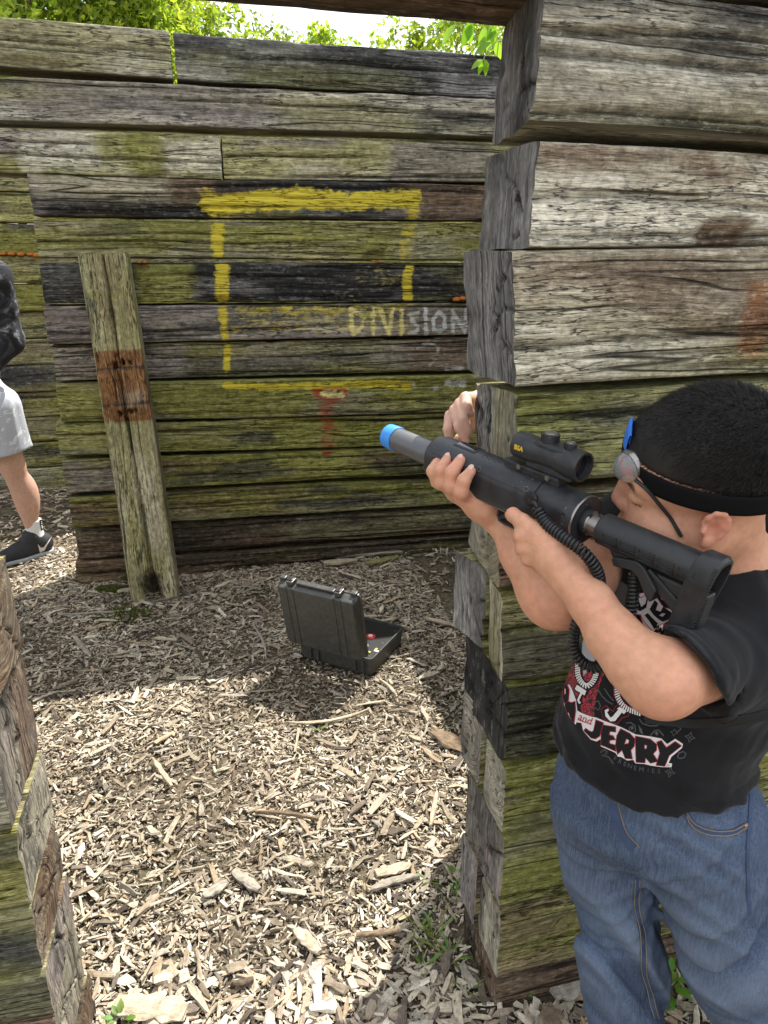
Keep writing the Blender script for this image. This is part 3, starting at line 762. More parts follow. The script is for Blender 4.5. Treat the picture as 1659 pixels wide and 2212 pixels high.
# ------------------------------------------------------------------ wood chips
def chip_material():
    t = NT('wood_chip')
    col = t.attr('tint').outputs['Color']; uv = t.attr('guv').outputs['Vector']
    f = t.noise(uv, 1.0, 4, .6, 0, (40, 500, 9)); b = t.noise(uv, 1.0, 4, .6, 0, (90, 90, 9))
    c = t.mix('MULTIPLY', 1, col, t.ramp(f, [(.3, .62), (.5, 1.0), (.7, 1.22)]))
    c = t.mix('MULTIPLY', 1, c, t.ramp(b, [(.3, .7), (.6, 1.1)]))
    t.set(Base_Color=c, Roughness=.9, Normal=t.bump(f, .5, .0015))
    t.b.inputs['Specular IOR Level'].default_value = .2
    return t.m
CHIP = chip_material()
CHIPCOL = np.array([[.41, .335, .225], [.48, .405, .285], [.33, .255, .165], [.25, .19, .125], [.15, .115, .080], [.54, .475, .36], [.29, .245, .185], [.37, .26, .145], [.075, .056, .042]])
CHIPCOL = (CHIPCOL * .8 + CHIPCOL.mean(1, keepdims=True) * .2) * 1.08
CHIPW = np.array([.20, .17, .15, .11, .09, .09, .07, .06, .06])
rng = np.random.RandomState(7)
def chips_mesh(px, py, pz, ln, wd, th, yaw, pitch, roll, colr, rs, curve=None, secs=4):
    """many irregular splinters in one go: 3 cross sections of 4 corners"""
    n = len(px)
    S = np.linspace(-.5, .5, secs)[None, :, None] * np.ones((n, 1, 4))
    cy = np.array([-.5, .5, .5, -.5])[None, None, :] * np.ones((n, secs, 1)); cz = np.array([-.5, -.5, .5, .5])[None, None, :] * np.ones((n, secs, 1))
    prof = np.ones((n, secs)); prof[:, 0] = rs.uniform(.3, 1.05, n); prof[:, -1] = rs.uniform(.3, 1.05, n)
    for q in range(1, secs - 1): prof[:, q] = rs.uniform(.75, 1.1, n)
    cy = cy * prof[:, :, None] + rs.uniform(-.16, .16, (n, secs, 4)); cz = cz * (.55 + .45 * prof[:, :, None]) + rs.uniform(-.22, .22, (n, secs, 4))
    S = S + rs.uniform(-.13, .13, (n, secs, 4)) * np.array([1] + [.3] * (secs - 2) + [1])[None, :, None]
    bend = rs.normal(0, .035, n) if curve is None else curve
    cyo = bend[:, None, None] * (1 - 4 * np.linspace(-.5, .5, secs)[None, :, None] ** 2) * ln[:, None, None]
    x = S * ln[:, None, None]; y = cy * wd[:, None, None] + cyo; z = cz * th[:, None, None]
    x = x + 0 * y
    cr, sr = np.cos(roll)[:, None, None], np.sin(roll)[:, None, None]
    y, z2 = y * cr - z * sr, y * sr + z * cr
    cpt, spt = np.cos(pitch)[:, None, None], np.sin(pitch)[:, None, None]
    x2 = x * cpt - z2 * spt; z2 = x * spt + z2 * cpt
    cw, sw = np.cos(yaw)[:, None, None], np.sin(yaw)[:, None, None]
    X = x2 * cw - y * sw + px[:, None, None]; Y = x2 * sw + y * cw + py[:, None, None]; Z = z2 + pz[:, None, None]
    V = np.stack([X, Y, Z], -1).reshape(-1, 3)
    k = secs * 4
    f = []
    for s in range(secs - 1):
        for c in range(4):
            d = (c + 1) % 4
            f.append((s*4+c, (s+1)*4+c, (s+1)*4+d, s*4+d))
    if secs < 4: f = [q for i_, q in enumerate(f) if i_ % 4 != 0]        # small ones lie flat: no underside
    f.append((0, 1, 2, 3)); f.append((k-1, k-2, k-3, k-4))
    f = np.array(f)
    F = (np.arange(n)[:, None, None] * k + f[None]).reshape(-1, 4)
    tint = np.ones((n, k, 4)); tint[..., :3] = colr[:, None, :] * rs.uniform(.88, 1.12, (n, k, 1))
    G = np.stack([S * ln[:, None, None] + px[:, None, None] * 3, cy * wd[:, None, None], np.repeat(rs.rand(n)[:, None], secs, 1)[:, :, None] * 5 + 0 * S], -1)
    return V, F[:, ::-1], tint.reshape(-1, 4), G.reshape(-1, 3)
def inside_walls(x, y):
    u = x * WU[0] + y * WU[1]; n = x * WN[0] + y * WN[1]
    a = (n > N1 - .01) & (n < N1 + .225) & ((u > .49) | (u < -.36))
    b = (n > NB) & (n < NB + .2) & (u > -.7)
    c = (n > NF)
    d = (u > 1.8)
    return a | b | c | d
def scatter(n, lx, ly, rs, fine_=False):
    x = rs.uniform(lx[0], lx[1], n); y = rs.uniform(ly[0], ly[1], n)
    k = ~inside_walls(x, y)
    # bare patches of soil
    k &= (fbm(x * 3.2, y * 3.2, seed=55, octaves=3) + rs.uniform(-.25, .25, n)) > .20
    q = proj(np.stack([x, y, 0 * x], -1)); u_ = x * WU[0] + y * WU[1]; n_ = x * WN[0] + y * WN[1]
    if fine_: k &= (q[:, 2] > .3) & (q[:, 0] > -250) & (q[:, 0] < 1750) & (q[:, 1] < 2420) & ((u_ < 1.0) | (n_ < 1.22))
    return x[k], y[k]
Vs, Fs, Ts, Gs = [], [], [], []; base_i = 0
batches = [  # count, x range, y range, length range, width ratio, thickness, height, sections
    (84000, (-1.9, 1.15), (.75, 3.75), (.005, .016), (.18, .6), (.12, .35), (.000, .005), 2),
    (30000, (-1.9, 1.15), (.75, 3.75), (.013, .030), (.12, .40), (.08, .2), (.001, .008), 3),
    (4300, (-1.8, 1.15), (.75, 3.75), (.028, .056), (.08, .32), (.07, .15), (.004, .013), 4),
    (480, (-1.6, 1.15), (.75, 3.7), (.05, .10), (.06, .24), (.06, .14), (.009, .018), 4),
    (13000, (-4.2, -.6), (2.9, 6.2), (.012, .045), (.15, .5), (.10, .25), (.001, .010), 3),
    (900, (-4.2, -.6), (2.9, 6.2), (.045, .10), (.10, .3), (.08, .15), (.006, .014), 4),
    (6000, (-1.2, 1.8), (-.3, 1.2), (.015, .05), (.2, .6), (.10, .2), (.001, .010), 3),
    (900, (-.2, 1.4), (.5, 1.2), (.03, .06), (.15, .45), (.10, .2), (.008, .016), 4),
    (2500, (1.15, 1.9), (1.2, 3.75), (.02, .06), (.2, .5), (.10, .2), (.001, .010), 3),
]
for (n, lx, ly, lr, wr, tr, zr, sc_) in batches:
    x, y = scatter(n, lx, ly, rng, lr[1] < .035); n = len(x)
    ln = rng.uniform(*lr, n); wd = np.maximum(ln * rng.uniform(*wr, n), .0025); th = np.maximum(wd * rng.uniform(*tr, n) * 2.0, .0018)
    wd = np.minimum(wd, .034); th = np.minimum(th, .011)
    ci = rng.choice(len(CHIPCOL), n, p=CHIPW)
    col = CHIPCOL[ci] * rng.uniform(.80, 1.22, (n, 1))
    soil = sstep(.5, .36, fbm(x * 3.2, y * 3.2, seed=55, octaves=3))[:, None]
    col = col * (1 - .22 * soil)
    z = ground_h(x, y) + rng.uniform(*zr, n) + th * .3
    V, F, T, G = chips_mesh(x, y, z, ln, wd, th, rng.uniform(0, 6.283, n), rng.normal(0, .13, n), rng.normal(0, .32, n), col, rng, secs=sc_)
    Vs.append(V); Fs.append(F + base_i); Ts.append(T); Gs.append(G); base_i += len(V)
ch = mesh_np('wood_chips', np.concatenate(Vs), np.concatenate(Fs), CHIP, None, False, dict(tint=np.concatenate(Ts), guv=np.concatenate(Gs)))
tag(ch, 'pale brown wood chip mulch covering the ground', 'wood chips', kind='stuff')

# ================================================================== SOFT SHAPES: distance fields turned into one continuous mesh
class Cone:
    def __init__(s, a, b, ra, rb, k=.01, op='+', flat=None):
        s.a = np.asarray(a, float); s.b = np.asarray(b, float); s.ra, s.rb, s.k, s.op = ra, rb, k, op
        s.c = (s.a + s.b) / 2; s.R = np.linalg.norm(s.b - s.a) / 2 + max(ra, rb)
    def __call__(s, P):
        ab = s.b - s.a
        t = np.clip(((P - s.a) @ ab) / (ab @ ab + 1e-12), 0, 1)
        q = P - s.a - t[:, None] * ab
        return np.sqrt((q * q).sum(1)) - (s.ra + (s.rb - s.ra) * t)
class Ell:
    def __init__(s, c, r, A=None, k=.01, op='+'):
        s.c = np.asarray(c, float); s.r = np.asarray(r, float); s.A = np.eye(3) if A is None else np.asarray(A, float)   # columns: axes
        s.k, s.op = k, op; s.R = max(s.r)
    def __call__(s, P):
        q = (P - s.c) @ s.A
        k0 = np.sqrt(((q / s.r) ** 2).sum(1)); k1 = np.sqrt(((q / s.r ** 2) ** 2).sum(1)) + 1e-9
        return k0 * (k0 - 1) / k1
class Plane:
    """keeps the side against the normal (op '&') within a sphere of influence"""
    def __init__(s, c, n, k=.004, R=9.):
        s.c = np.asarray(c, float); n = np.asarray(n, float); s.n = n / np.linalg.norm(n); s.k, s.op, s.R = k, '&', R
    def __call__(s, P): return (P - s.c) @ s.n
class Group:
    """a sub-shape combined as a whole"""
    def __init__(s, prims, k=.01, op='+', disp=None):
        s.p, s.k, s.op, s.disp = prims, k, op, disp
        pos = [q for q in prims if q.op == '+']
        s.c = np.mean([q.c for q in pos], 0); s.R = max(np.linalg.norm(q.c - s.c) + q.R for q in pos)
    def __call__(s, P): return field(s.p, P, s.disp)
def smin(a, b, k):
    h = np.maximum(k - np.abs(a - b), 0) / k
    return np.minimum(a, b) - h * h * k * .25
def field(prims, P, disp=None):
    d = None
    for q in prims:
        v = q(P)
        if d is None: d = v; continue
        if q.op == '+': d = smin(d, v, q.k)
        elif q.op == '-': d = -smin(-d, v, q.k)
        else: d = -smin(-d, -v, q.k)
    if disp is not None: d = d + disp(P)
    return d
def sdf_mesh(prims, vox, disp=None, margin=.05, B=20):
    pos = [q for q in prims if q.op == '+']
    lo = np.min([q.c - q.R for q in pos], 0) - 3 * vox; hi = np.max([q.c + q.R for q in pos], 0) + 3 * vox
    n = np.ceil((hi - lo) / vox).astype(int) + 1
    nb = (n + B - 1) // B
    cen = lo + (np.stack(np.meshgrid(*[np.arange(k) for k in nb], indexing='ij'), -1).reshape(-1, 3) + .5) * B * vox
    rad = B * vox * .87 + 2 * vox
    dc = field(prims, cen, None)
    keep = np.abs(dc) < rad * 1.35 + margin
    ids = np.argwhere(keep)[:, 0]
    big = np.array(n) + 4
    key = lambda i, j, k: (i * big[1] + j) * big[2] + k
    cell_keys, cell_pos, quads = [], [], []
    ar = np.arange(-1, B + 1)
    bi = np.stack(np.unravel_index(ids, nb), -1)
    for b in bi:
        g0 = b * B
        c = lo + (g0 + B / 2) * vox
        loc = [q for q in prims if q.op == '&' or np.linalg.norm(q.c - c) < q.R + rad + margin]
        if not any(q.op == '+' for q in loc): continue
        if loc[0].op != '+':
            f = next(q for q in loc if q.op == '+'); loc.remove(f); loc.insert(0, f)
        I = np.stack(np.meshgrid(ar, ar, ar, indexing='ij'), -1)
        G = I + g0
        P = lo + G.reshape(-1, 3) * vox
        D = field(loc, P, disp).reshape((B + 2,) * 3)
        ins = D < 0
        if not ins.any() or ins.all(): continue
        # cells (corner index -1..B-1); a vertex per mixed cell
        S = np.zeros((B + 1,) * 3 + (3,)); C = np.zeros((B + 1,) * 3)
        sl = lambda o: tuple(slice(o[a], o[a] + B + 1) for a in range(3))
        for ax in range(3):
            o1 = [(0, 0), (0, 1), (1, 0), (1, 1)]
            for (p_, q_) in o1:
                a = [0, 0, 0]; oth = [x for x in range(3) if x != ax]
                a[oth[0]] = p_; a[oth[1]] = q_; bb = list(a); bb[ax] = 1
                d0, d1 = D[sl(a)], D[sl(bb)]
                m = (d0 < 0) != (d1 < 0)
                t = np.where(m, d0 / np.where(m, d0 - d1, 1), 0)
                w = m.astype(float); C += w
                for x in range(3):
                    S[..., x] += w * (a[x] + (t if x == ax else 0))
        mm = C > 0
        ci = np.argwhere(mm)
        posn = lo + (g0 - 1 + ci + S[mm] / C[mm][:, None]) * vox
        gi = g0 - 1 + ci + 2
        own = (ci >= 1).all(1)                       # border cells (corner -1) belong to neighbours but are kept for safety
        cell_keys.append(key(gi[:, 0], gi[:, 1], gi[:, 2])); cell_pos.append(posn)
        for ax in range(3):
            oth = [x for x in range(3) if x != ax]
            s0 = [slice(1, B + 1)] * 3; s1 = list(s0); s1[ax] = slice(2, B + 2)
            d0, d1 = ins[tuple(s0)], ins[tuple(s1)]
            e = np.argwhere(d0 != d1)
            if not len(e): continue
            fl = d0[tuple(e.T)]
            g = g0 + e + 2
            def K(du, dv):
                h = g.copy(); h[:, oth[0]] += du; h[:, oth[1]] += dv
                return key(h[:, 0], h[:, 1], h[:, 2])
            q = np.stack([K(-1, -1), K(0, -1), K(0, 0), K(-1, 0)], -1)
            flip = fl if ax != 1 else ~fl
            q = np.where(flip[:, None], q, q[:, ::-1])
            quads.append(q)
    keys = np.concatenate(cell_keys); posn = np.concatenate(cell_pos); quads = np.concatenate(quads)
    uk, first = np.unique(keys, return_index=True)
    V = posn[first]
    F = np.searchsorted(uk, quads)
    ok = (F < len(uk)).all(1)
    F = F[ok]; ok = (uk[F] == quads[ok]).all(1); F = F[ok]
    return V, F
def frame(o, x, y=None, z=None):
    pass
def ortho(f, up):
    f = np.asarray(f, float); f = f / np.linalg.norm(f)
    u = np.asarray(up, float); u = u - f * (u @ f); u /= np.linalg.norm(u)
    return f, np.cross(u, f), u                       # forward, left, up
def chain(pts, rad, k=.006, op='+'):
    return [Cone(pts[i], pts[i + 1], rad[i], rad[i + 1], k, op) for i in range(len(pts) - 1)]

# ================================================================== MATERIALS OF PEOPLE AND KIT
def skin_material(name, col=(.62, .33, .205), deep=(.56, .21, .13)):
    t = NT(name); p = t.obj()
    n = t.noise(p, 14, 4, .6); f = t.noise(p, 420, 3); m = t.noise(p, 90, 4)
    fl = t.attr('flush').outputs['Fac']
    c = t.mix('MIX', t.ramp(n, [(.3, 0), (.7, .35)]), col, deep)
    c = t.mix('MIX', fl, c, (.60, .205, .145))
    c = t.mix('MULTIPLY', .55, c, t.ramp(m, [(.3, .78), (.7, 1.14)]))
    c = t.mix('MIX', t.ramp(t.noise(p, 240, 3, .6), [(.66, 0), (.74, .28)]), c, (.42, .16, .09))
    t.set(Base_Color=c, Roughness=t.ramp(m, [(.3, .46), (.7, .6)]), Normal=t.bump(t.math('ADD', f, m), .30, .0012))
    b = t.b
    b.inputs['Subsurface Weight'].default_value = .22
    b.inputs['Subsurface Radius'].default_value = (1.0, .32, .18)
    b.inputs['Subsurface Scale'].default_value = .006
    b.inputs['Specular IOR Level'].default_value = .38
    return t.m
SKIN = skin_material('skin')
SKIN2 = skin_material('skin_fair', (.60, .375, .275), (.56, .27, .20))
def knit_material(name, col, var=.25):
    t = NT(name); p = t.obj()
    w = t.noise(p, 900, 2); n = t.noise(p, 26, 5, .65); l = t.noise(p, 3300, 1)
    c = t.mix('MIX', t.ramp(n, [(.3, 0), (.7, 1)]), tuple(x * (1 - var) for x in col), tuple(x * (1 + var) for x in col))
    c = t.mix('MIX', t.ramp(t.noise(p, 1500, 2), [(.66, 0), (.74, .3)]), c, (.16, .16, .165))
    t.set(Base_Color=c, Roughness=.92, Normal=t.bump(t.math('ADD', w, t.math('MULTIPLY', n, .6)), .25, .001))
    t.b.inputs['Specular IOR Level'].default_value = .2
    t.b.inputs['Sheen Weight'].default_value = .08; t.b.inputs['Sheen Roughness'].default_value = .5
    return t.m
SHIRT = knit_material('black_cotton', (.0085, .0085, .0095))
def denim_material():
    t = NT('denim'); p = t.obj()
    st = t.noise(p, 1.0, 4, .65, 0, (430, 430, 9)); tw = t.noise(p, 1.0, 2, .5, 0, (1300, 1300, 700)); wv = t.noise(p, 5.5, 4, .6)
    worn = t.attr('worn').outputs['Fac']
    c = t.mix('MIX', t.ramp(st, [(.36, 0), (.64, 1)]), (.033, .048, .086), (.086, .114, .168))
    c = t.mix('MIX', t.math('MULTIPLY', t.ramp(wv, [(.35, 0), (.7, 1)]), .4), c, (.115, .16, .25))
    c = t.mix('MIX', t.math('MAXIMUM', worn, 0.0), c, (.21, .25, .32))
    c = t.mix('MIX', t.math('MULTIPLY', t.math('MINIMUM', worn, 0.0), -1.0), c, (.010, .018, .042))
    c = t.mix('MULTIPLY', .7, c, t.ramp(tw, [(.3, .55), (.65, 1.25)]))
    t.set(Base_Color=c, Roughness=.9, Normal=t.bump(tw, .3, .001))
    t.b.inputs['Specular IOR Level'].default_value = .2
    return t.m
DENIM = denim_material()
STITCH = plain('seam_thread', (.22, .17, .10), .8, .2)
DENIM_DK = plain('denim_hem', (.05, .072, .13), .9, .3, 90, .2)
def gun_plastic(name, col=(.016, .017, .019), rough=.42, scuff=.35):
    t = NT(name); p = t.obj()
    n = t.noise(p, 60, 5, .65); f = t.noise(p, 700, 3); sp = t.noise(p, 230, 3, .6)
    c = t.mix('MIX', t.ramp(n, [(.35, 0), (.7, 1)]), col, tuple(x * 1.9 for x in col))
    c = t.mix('MIX', t.math('MULTIPLY', t.ramp(sp, [(.705, 0), (.73, 1)]), scuff), c, (.42, .43, .44))
    t.set(Base_Color=c, Roughness=t.ramp(n, [(.3, rough - .08), (.7, rough + .12)]), Normal=t.bump(f, .12, .0006))
    t.b.inputs['Specular IOR Level'].default_value = .5
    return t.m
GUNBLK = gun_plastic('black_gun_metal', scuff=.55)
STOCKP = gun_plastic('black_polymer', (.014, .015, .016), .5, .1)
CASEP = gun_plastic('case_polymer', (.042, .042, .039), .40, .12)
TUBE = plain('grey_tube', (.115, .115, .118), .38, .12, 14, .5, .35, .05)
TUBE_D = plain('tube_shadow_grey', (.085, .085, .088), .4, .1, 14)
BLUE = plain('blue_rubber', (.035, .255, .70), .42, .08, 40, .45)
UNDER_REFL = plain('underside_reflection', (.17, .155, .135), .45, .35, 40, .5, .1)  # greyish beige painted in for the reflection along the gun's underside
STEEL = plain('scratched_steel', (.30, .28, .26), .32, .25, 90, .5, .9)
RUBBER = plain('black_rubber', (.012, .012, .013), .45, .2, 60, .5)
GLASS_D = plain('dark_lens', (.006, .006, .009), .06, .1, 20, .8)
REDP = plain('red_plastic', (.55, .02, .03), .35, .1)
WHITEP = plain('white_print', (.68, .63, .61), .8, .08, 300, .2)
REDPRINT = plain('red_print', (.36, .022, .035), .85, .22, 220, .2)
GREYPRINT = plain('grey_print', (.085, .085, .09), .85, .25, 260, .2)
BLACKPRINT = plain('black_print', (.012, .012, .013), .85, .2, 260, .2)
YELPRINT = plain('yellow_print', (.62, .42, .03), .6, .1)
ELASTIC = plain('black_velour', (.007, .007, .008), .95, .3, 300, .1, 0, .3, 900)
BLUECLOTH = plain('blue_cloth', (.045, .17, .62), .85, .15, 60, .2, 0, .3, 900)
WEB = plain('black_webbing', (.02, .021, .022), .8, .25, 200, .25, 0, .3, 700)

# ================================================================== LASER TAG GUN
dM, dB = 1.20, .80
gM = at(842, 942, dM); gB = at(1520, 1235, dB)
GL = np.linalg.norm(gB - gM)
ex = (gB - gM) / GL; ez = np.array([0, 0, 1.0]); ez = ez - ex * (ez @ ex); ez /= np.linalg.norm(ez); ey = np.cross(ez, ex)
GM = np.eye(4); GM[:3, 0] = ex; GM[:3, 1] = ey; GM[:3, 2] = ez; GM[:3, 3] = gM
def gx(px):
    f = (px - 842) / (1520 - 842.0)
    return GL * f * dM / (dB - f * (dB - dM))
def gl(x, y, off=0.0):
    """pixel -> local (x, z) on the gun's plane at side offset off"""
    r = ray(x, y); o = np.array([0, 0, CAM_H])
    t = ((gM + ey * off - o) @ ey) / (r @ ey)
    p = o + r * t - gM
    return (p @ ex, p @ ez)
def gw(l): return GM[:3, :3] @ np.asarray(l, float) + gM
gun = empty('laser_tag_gun')
gun.matrix_world = Matrix(GM.tolist())
tag(gun, 'black laser tag gun with blue muzzle cap and red dot scope, held by the boy', 'toy gun')
x_b0, x_b1 = gx(946), gx(1258)
m = MB().lathe([(-.001, .0205), (.020, .0215), (.0225, .0208), (.0225, .0196), (.003, .0180), (.003, .0)], 40, cap=False)
mc = m.build('muzzle_cap', BLUE, gun, True)
MB().lathe([(.006, .0178), (.006, .0)], 32, cap=False).build('lens', GLASS_D, mc, True)
m = MB().lathe([(.018, .0196), (x_b0 + .01, .0196)], 40)
br = m.build('barrel', TUBE, gun, True)
# body: rounded top, flat flanks, chamfered belly
def sect(R, flank, c1, c2, n=18):
    a = [(R * math.sin(t), .004 + R * math.cos(t)) for t in np.linspace(-1.42, 1.42, n)]
    return a + [(R * .995, flank), (c1[0], c1[1]), (c2[0], c2[1]), (-c2[0], c2[1]), (-c1[0], c1[1]), (-R * .995, flank)]
def loft(mb, secs):
    n = len(secs[0][1])
    V = []; F = []
    for x, s in secs: V += [(x, p[0], p[1]) for p in s]
    for i in range(len(secs) - 1):
        for k in range(n):
            k2 = (k + 1) % n
            F.append((i*n+k, i*n+k2, (i+1)*n+k2, (i+1)*n+k))
    F.append(tuple(range(n))[::-1]); F.append(tuple((len(secs)-1)*n + k for k in range(n)))
    return mb.add(V, F)
s_big = sect(.0305, -.014, (.0255, -.024), (.016, -.029)); s_sm = sect(.0255, -.012, (.021, -.020), (.013, -.024))
mb = MB(); loft(mb, [(x_b0 - .004, s_sm), (x_b0 + .003, s_big), (x_b1, s_big)])
bd = mb.build('body', GUNBLK, gun, True, angle=28)
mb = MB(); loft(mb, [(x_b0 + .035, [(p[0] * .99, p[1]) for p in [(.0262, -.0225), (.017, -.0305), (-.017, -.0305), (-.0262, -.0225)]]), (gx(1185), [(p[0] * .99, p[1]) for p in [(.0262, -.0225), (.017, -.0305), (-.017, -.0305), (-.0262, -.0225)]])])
mb.build('underside', UNDER_REFL, gun, False, .002)
# curved cover plate with screws and window
def arc_plate(mb, x0, x1, R, a, th, n=20, zo=.004):
    V = []; F = []
    for x in (x0, x1):
        for rr in (R, R + th):
            for t in np.linspace(-a, a, n): V.append((x, rr * math.sin(t), zo + rr * math.cos(t)))
    for k in range(n - 1):
        F += [(k, k+1, 2*n+k+1, 2*n+k), (n+k, 3*n+k, 3*n+k+1, n+k+1), (k, n+k, n+k+1, k+1), (2*n+k, 2*n+k+1, 3*n+k+1, 3*n+k)]
    F += [(0, 2*n, 3*n, n), (n-1, 2*n-1, 4*n-1, 3*n-1)]
    return mb.add(V, F)
cx0, cx1 = x_b0 + .012, gx(1178)
cov = arc_plate(MB(), cx0, cx1, .0304, 1.12, .0018).build('top_cover', GUNBLK, gun, True, angle=30)
def on_top(x, ang, R=.0324, zo=.004): return np.array([x, R * math.sin(ang), zo + R * math.cos(ang)])
def disc(mb, x, ang, r, h, R=.0322):
    c = on_top(x, ang, R); nrm = np.array([0, math.sin(ang), math.cos(ang)]); tx_ = np.array([1, 0, 0]); ty_ = np.cross(nrm, tx_)
    M = np.eye(4); M[:3, 0] = nrm; M[:3, 1] = tx_; M[:3, 2] = ty_; M[:3, 3] = c
    return mb.lathe([(-.001, r), (h, r * .9)], 12, M)
for sx in (.16, .5, .93):
    for sg in (-1, 1):
        o = disc(MB(), cx0 + (cx1 - cx0) * sx, sg * 1.0, .0034, .0008).build('screw', RUBBER, cov, False)
        disc(MB(), cx0 + (cx1 - cx0) * sx, sg * 1.0, .0042, .0003).build('washer', STEEL, cov, False)
wm = MB(); 
for (a0, a1, r_) in ((-.34, .34, .0332),):
    arc_plate(wm, cx0 + .03, cx0 + .075, .0318, .36, .0014)
wf = wm.build('window_frame', RUBBER, cov, False, .0005)
arc_plate(MB(), cx0 + .034, cx0 + .071, .0321, .27, .0016).build('window', GLASS_D, wf, False)
for i in range(6):
    for j in range(4):
        disc(MB(), cx0 + .092 + .0062 * i, -.36 + .17 * j + (.08 if i % 2 else 0), .0013, .0004, .0323).build('speaker_hole', RUBBER, cov, False)
# collars and receiver ring behind the body
MB().lathe([(x_b1 - .012, .0315), (x_b1 - .010, .0330), (x_b1 + .004, .0330), (x_b1 + .006, .0318), (x_b1 + .006, .0)], 44, Matrix.Translation((0, 0, .001)), cap=False).build('rear_collar', GUNBLK, gun, True, angle=25)
MB().lathe([(x_b1 + .0035, .0331), (x_b1 + .0048, .0333), (x_b1 + .0062, .0322)], 44, Matrix.Translation((0, 0, .001)), cap=False).build('worn_rim', STEEL, gun, True)
x_s0 = gx(1302)
m = MB().lathe([(x_b1 + .004, .0165), (x_b1 + .014, .0172), (x_b1 + .016, .0150), (x_s0 + .01, .0148)], 32)
m.build('buffer_tube', STEEL, gun, True)
m = MB()
m.lathe([(x_b1 + .007, .0192), (x_b1 + .0145, .0192)], 32)
for k in range(4): m.box((x_b1 + .0145, -.004, .0165), (x_b1 + .0175, .004, .0192), Matrix.Rotation(k * math.pi / 2 + .5, 4, 'X'))
m.build('castle_nut', RUBBER, gun, False, .0006)
# side screws, grommet, switch
for (px, py) in ((1218, 1112), (938, 992)):
    lx, lz = gl(px, py, -.0305)
    MB().lathe([(-.0318, .0026), (-.0300, .0030)], 14, Matrix.Translation((lx, 0, lz)), axis='y').build('screw', RUBBER, bd, False)
lx, lz = gl(1147, 1078, -.0305); G0 = np.array([lx, -.031, lz])
MB().lathe([(-.0345, .0042), (-.0335, .0095), (-.0305, .0105)], 24, Matrix.Translation((lx, 0, lz)), axis='y').build('grommet', RUBBER, gun, True)
lx, lz = gl(974, 1004, -.0305)
MB().lathe([(-.0335, .0035), (-.0300, .0042)], 16, Matrix.Translation((lx, 0, lz)), axis='y').build('red_button', REDP, gun, True)
lx, lz = gl(958, 990, -.0305)
MB().box((lx - .006, -.0318, lz - .003), (lx + .010, -.0300, lz + .003)).build('switch', GUNBLK, gun, False, .0008)
# scope on its rail
rl0, rl1 = gx(1092), gx(1208)
rail = MB().box((rl0, -.010, .033), (rl1, .010, .042)).box((rl0, -.0125, .0395), (rl1, .0125, .0445)).build('rail', GUNBLK, gun, False, .001)
for k in range(2): MB().lathe([(-.0150, .0036), (-.0120, .004)], 12, Matrix.Translation((rl0 + .03 + .05 * k, 0, .0415)), axis='y').build('rail_screw', STEEL, rail, False)
sz = .0675
sa, sb_ = gx(1106), gx(1243)
sl = sb_ - sa
scope = MB().lathe([(sa, .0165), (sa + .001, .0178), (sa + sl * .12, .0185), (sa + sl * .34, .0180), (sa + sl * .40, .0165), (sa + sl * .62, .0165), (sa + sl * .72, .0180), (sa + sl * .80, .0200), (sb_ - .004, .0204), (sb_, .0196), (sb_, .0165), (sb_ - .010, .0155), (sb_ - .012, 0)], 40, Matrix.Translation((0, 0, sz)), cap=False).build('scope', GUNBLK, gun, True, angle=32)
MB().lathe([(sb_ - .0085, .0157), (sb_ - .0085, 0)], 32, Matrix.Translation((0, 0, sz)), cap=False).build('rear_lens', GLASS_D, scope, True)
MB().lathe([(sa + .0008, .0172), (sa + .0008, 0)], 32, Matrix.Translation((0, 0, sz)), cap=False).build('front_lens', GLASS_D, scope, True)
MB().box((sa + sl * .22, -.009, .0440), (sb_ - sl * .1, .009, sz - .010)).build('scope_mount', GUNBLK, scope, False, .002)
MB().box((sa + sl * .30, -.013, sz + .006), (sa + sl * .80, .013, sz + .0185)).build('turret_base', GUNBLK, scope, False, .005, 3)
def knob(x, r, h, z0):
    mb = MB(); M = Matrix.Translation((x, 0, z0))
    mb.lathe([(0, r * .96), (.001, r), (h - .001, r), (h, r * .93)], 36, M, axis='z')
    for k in range(24):
        a = k / 24 * 6.283
        mb.box((r - .0005, -.0006, .0015), (r + .0006, .0006, h - .0015), M @ Matrix.Rotation(a, 4, 'Z'))
    kk = mb.build('adjust_knob', GUNBLK, scope, False)
    MB().lathe([(h, r * .72), (h + .0008, r * .70)], 28, M, axis='z').build('knob_rim', STEEL, kk, False)
    return kk
knob(sa + sl * .47, .0118, .012, sz + .0175); knob(sa + sl * .77, .0078, .0095, sz + .0165)
# trigger guard, trigger, pistol grip
def gz(pts, off=0): return [gl(*p, off) for p in pts]
def flat_bar(pts2, wy, th):
    mb = MB(); pts = [np.array(p) for p in pts2]; n = len(pts)
    T = [pts[min(i+1, n-1)] - pts[max(i-1, 0)] for i in range(n)]; T = [t_ / np.linalg.norm(t_) for t_ in T]
    V = []; F = []
    for p, t_ in zip(pts, T):
        nn = np.array([-t_[1], t_[0]]) * th / 2
        for sy in (-1, 1):
            for q in (p + nn, p - nn): V.append((q[0], sy * wy / 2, q[1]))
    for i in range(n - 1):
        a = 4 * i; b = a + 4
        F += [(a, a+1, b+1, b), (a+2, b+2, b+3, a+3), (a, b, b+2, a+2), (a+1, a+3, b+3, b+1)]
    F += [(0, 2, 3, 1), (4*n-4, 4*n-3, 4*n-1, 4*n-2)]
    return mb.add(V, F)
tg = gz([(1086, 1082), (1081, 1112), (1084, 1122), (1095, 1129), (1140, 1150), (1152, 1150)])
flat_bar(tg, .013, .0035).build('trigger_guard', GUNBLK, gun, False, .0008)
tp = gz([(1112, 1098), (1106, 1112), (1108, 1128)])
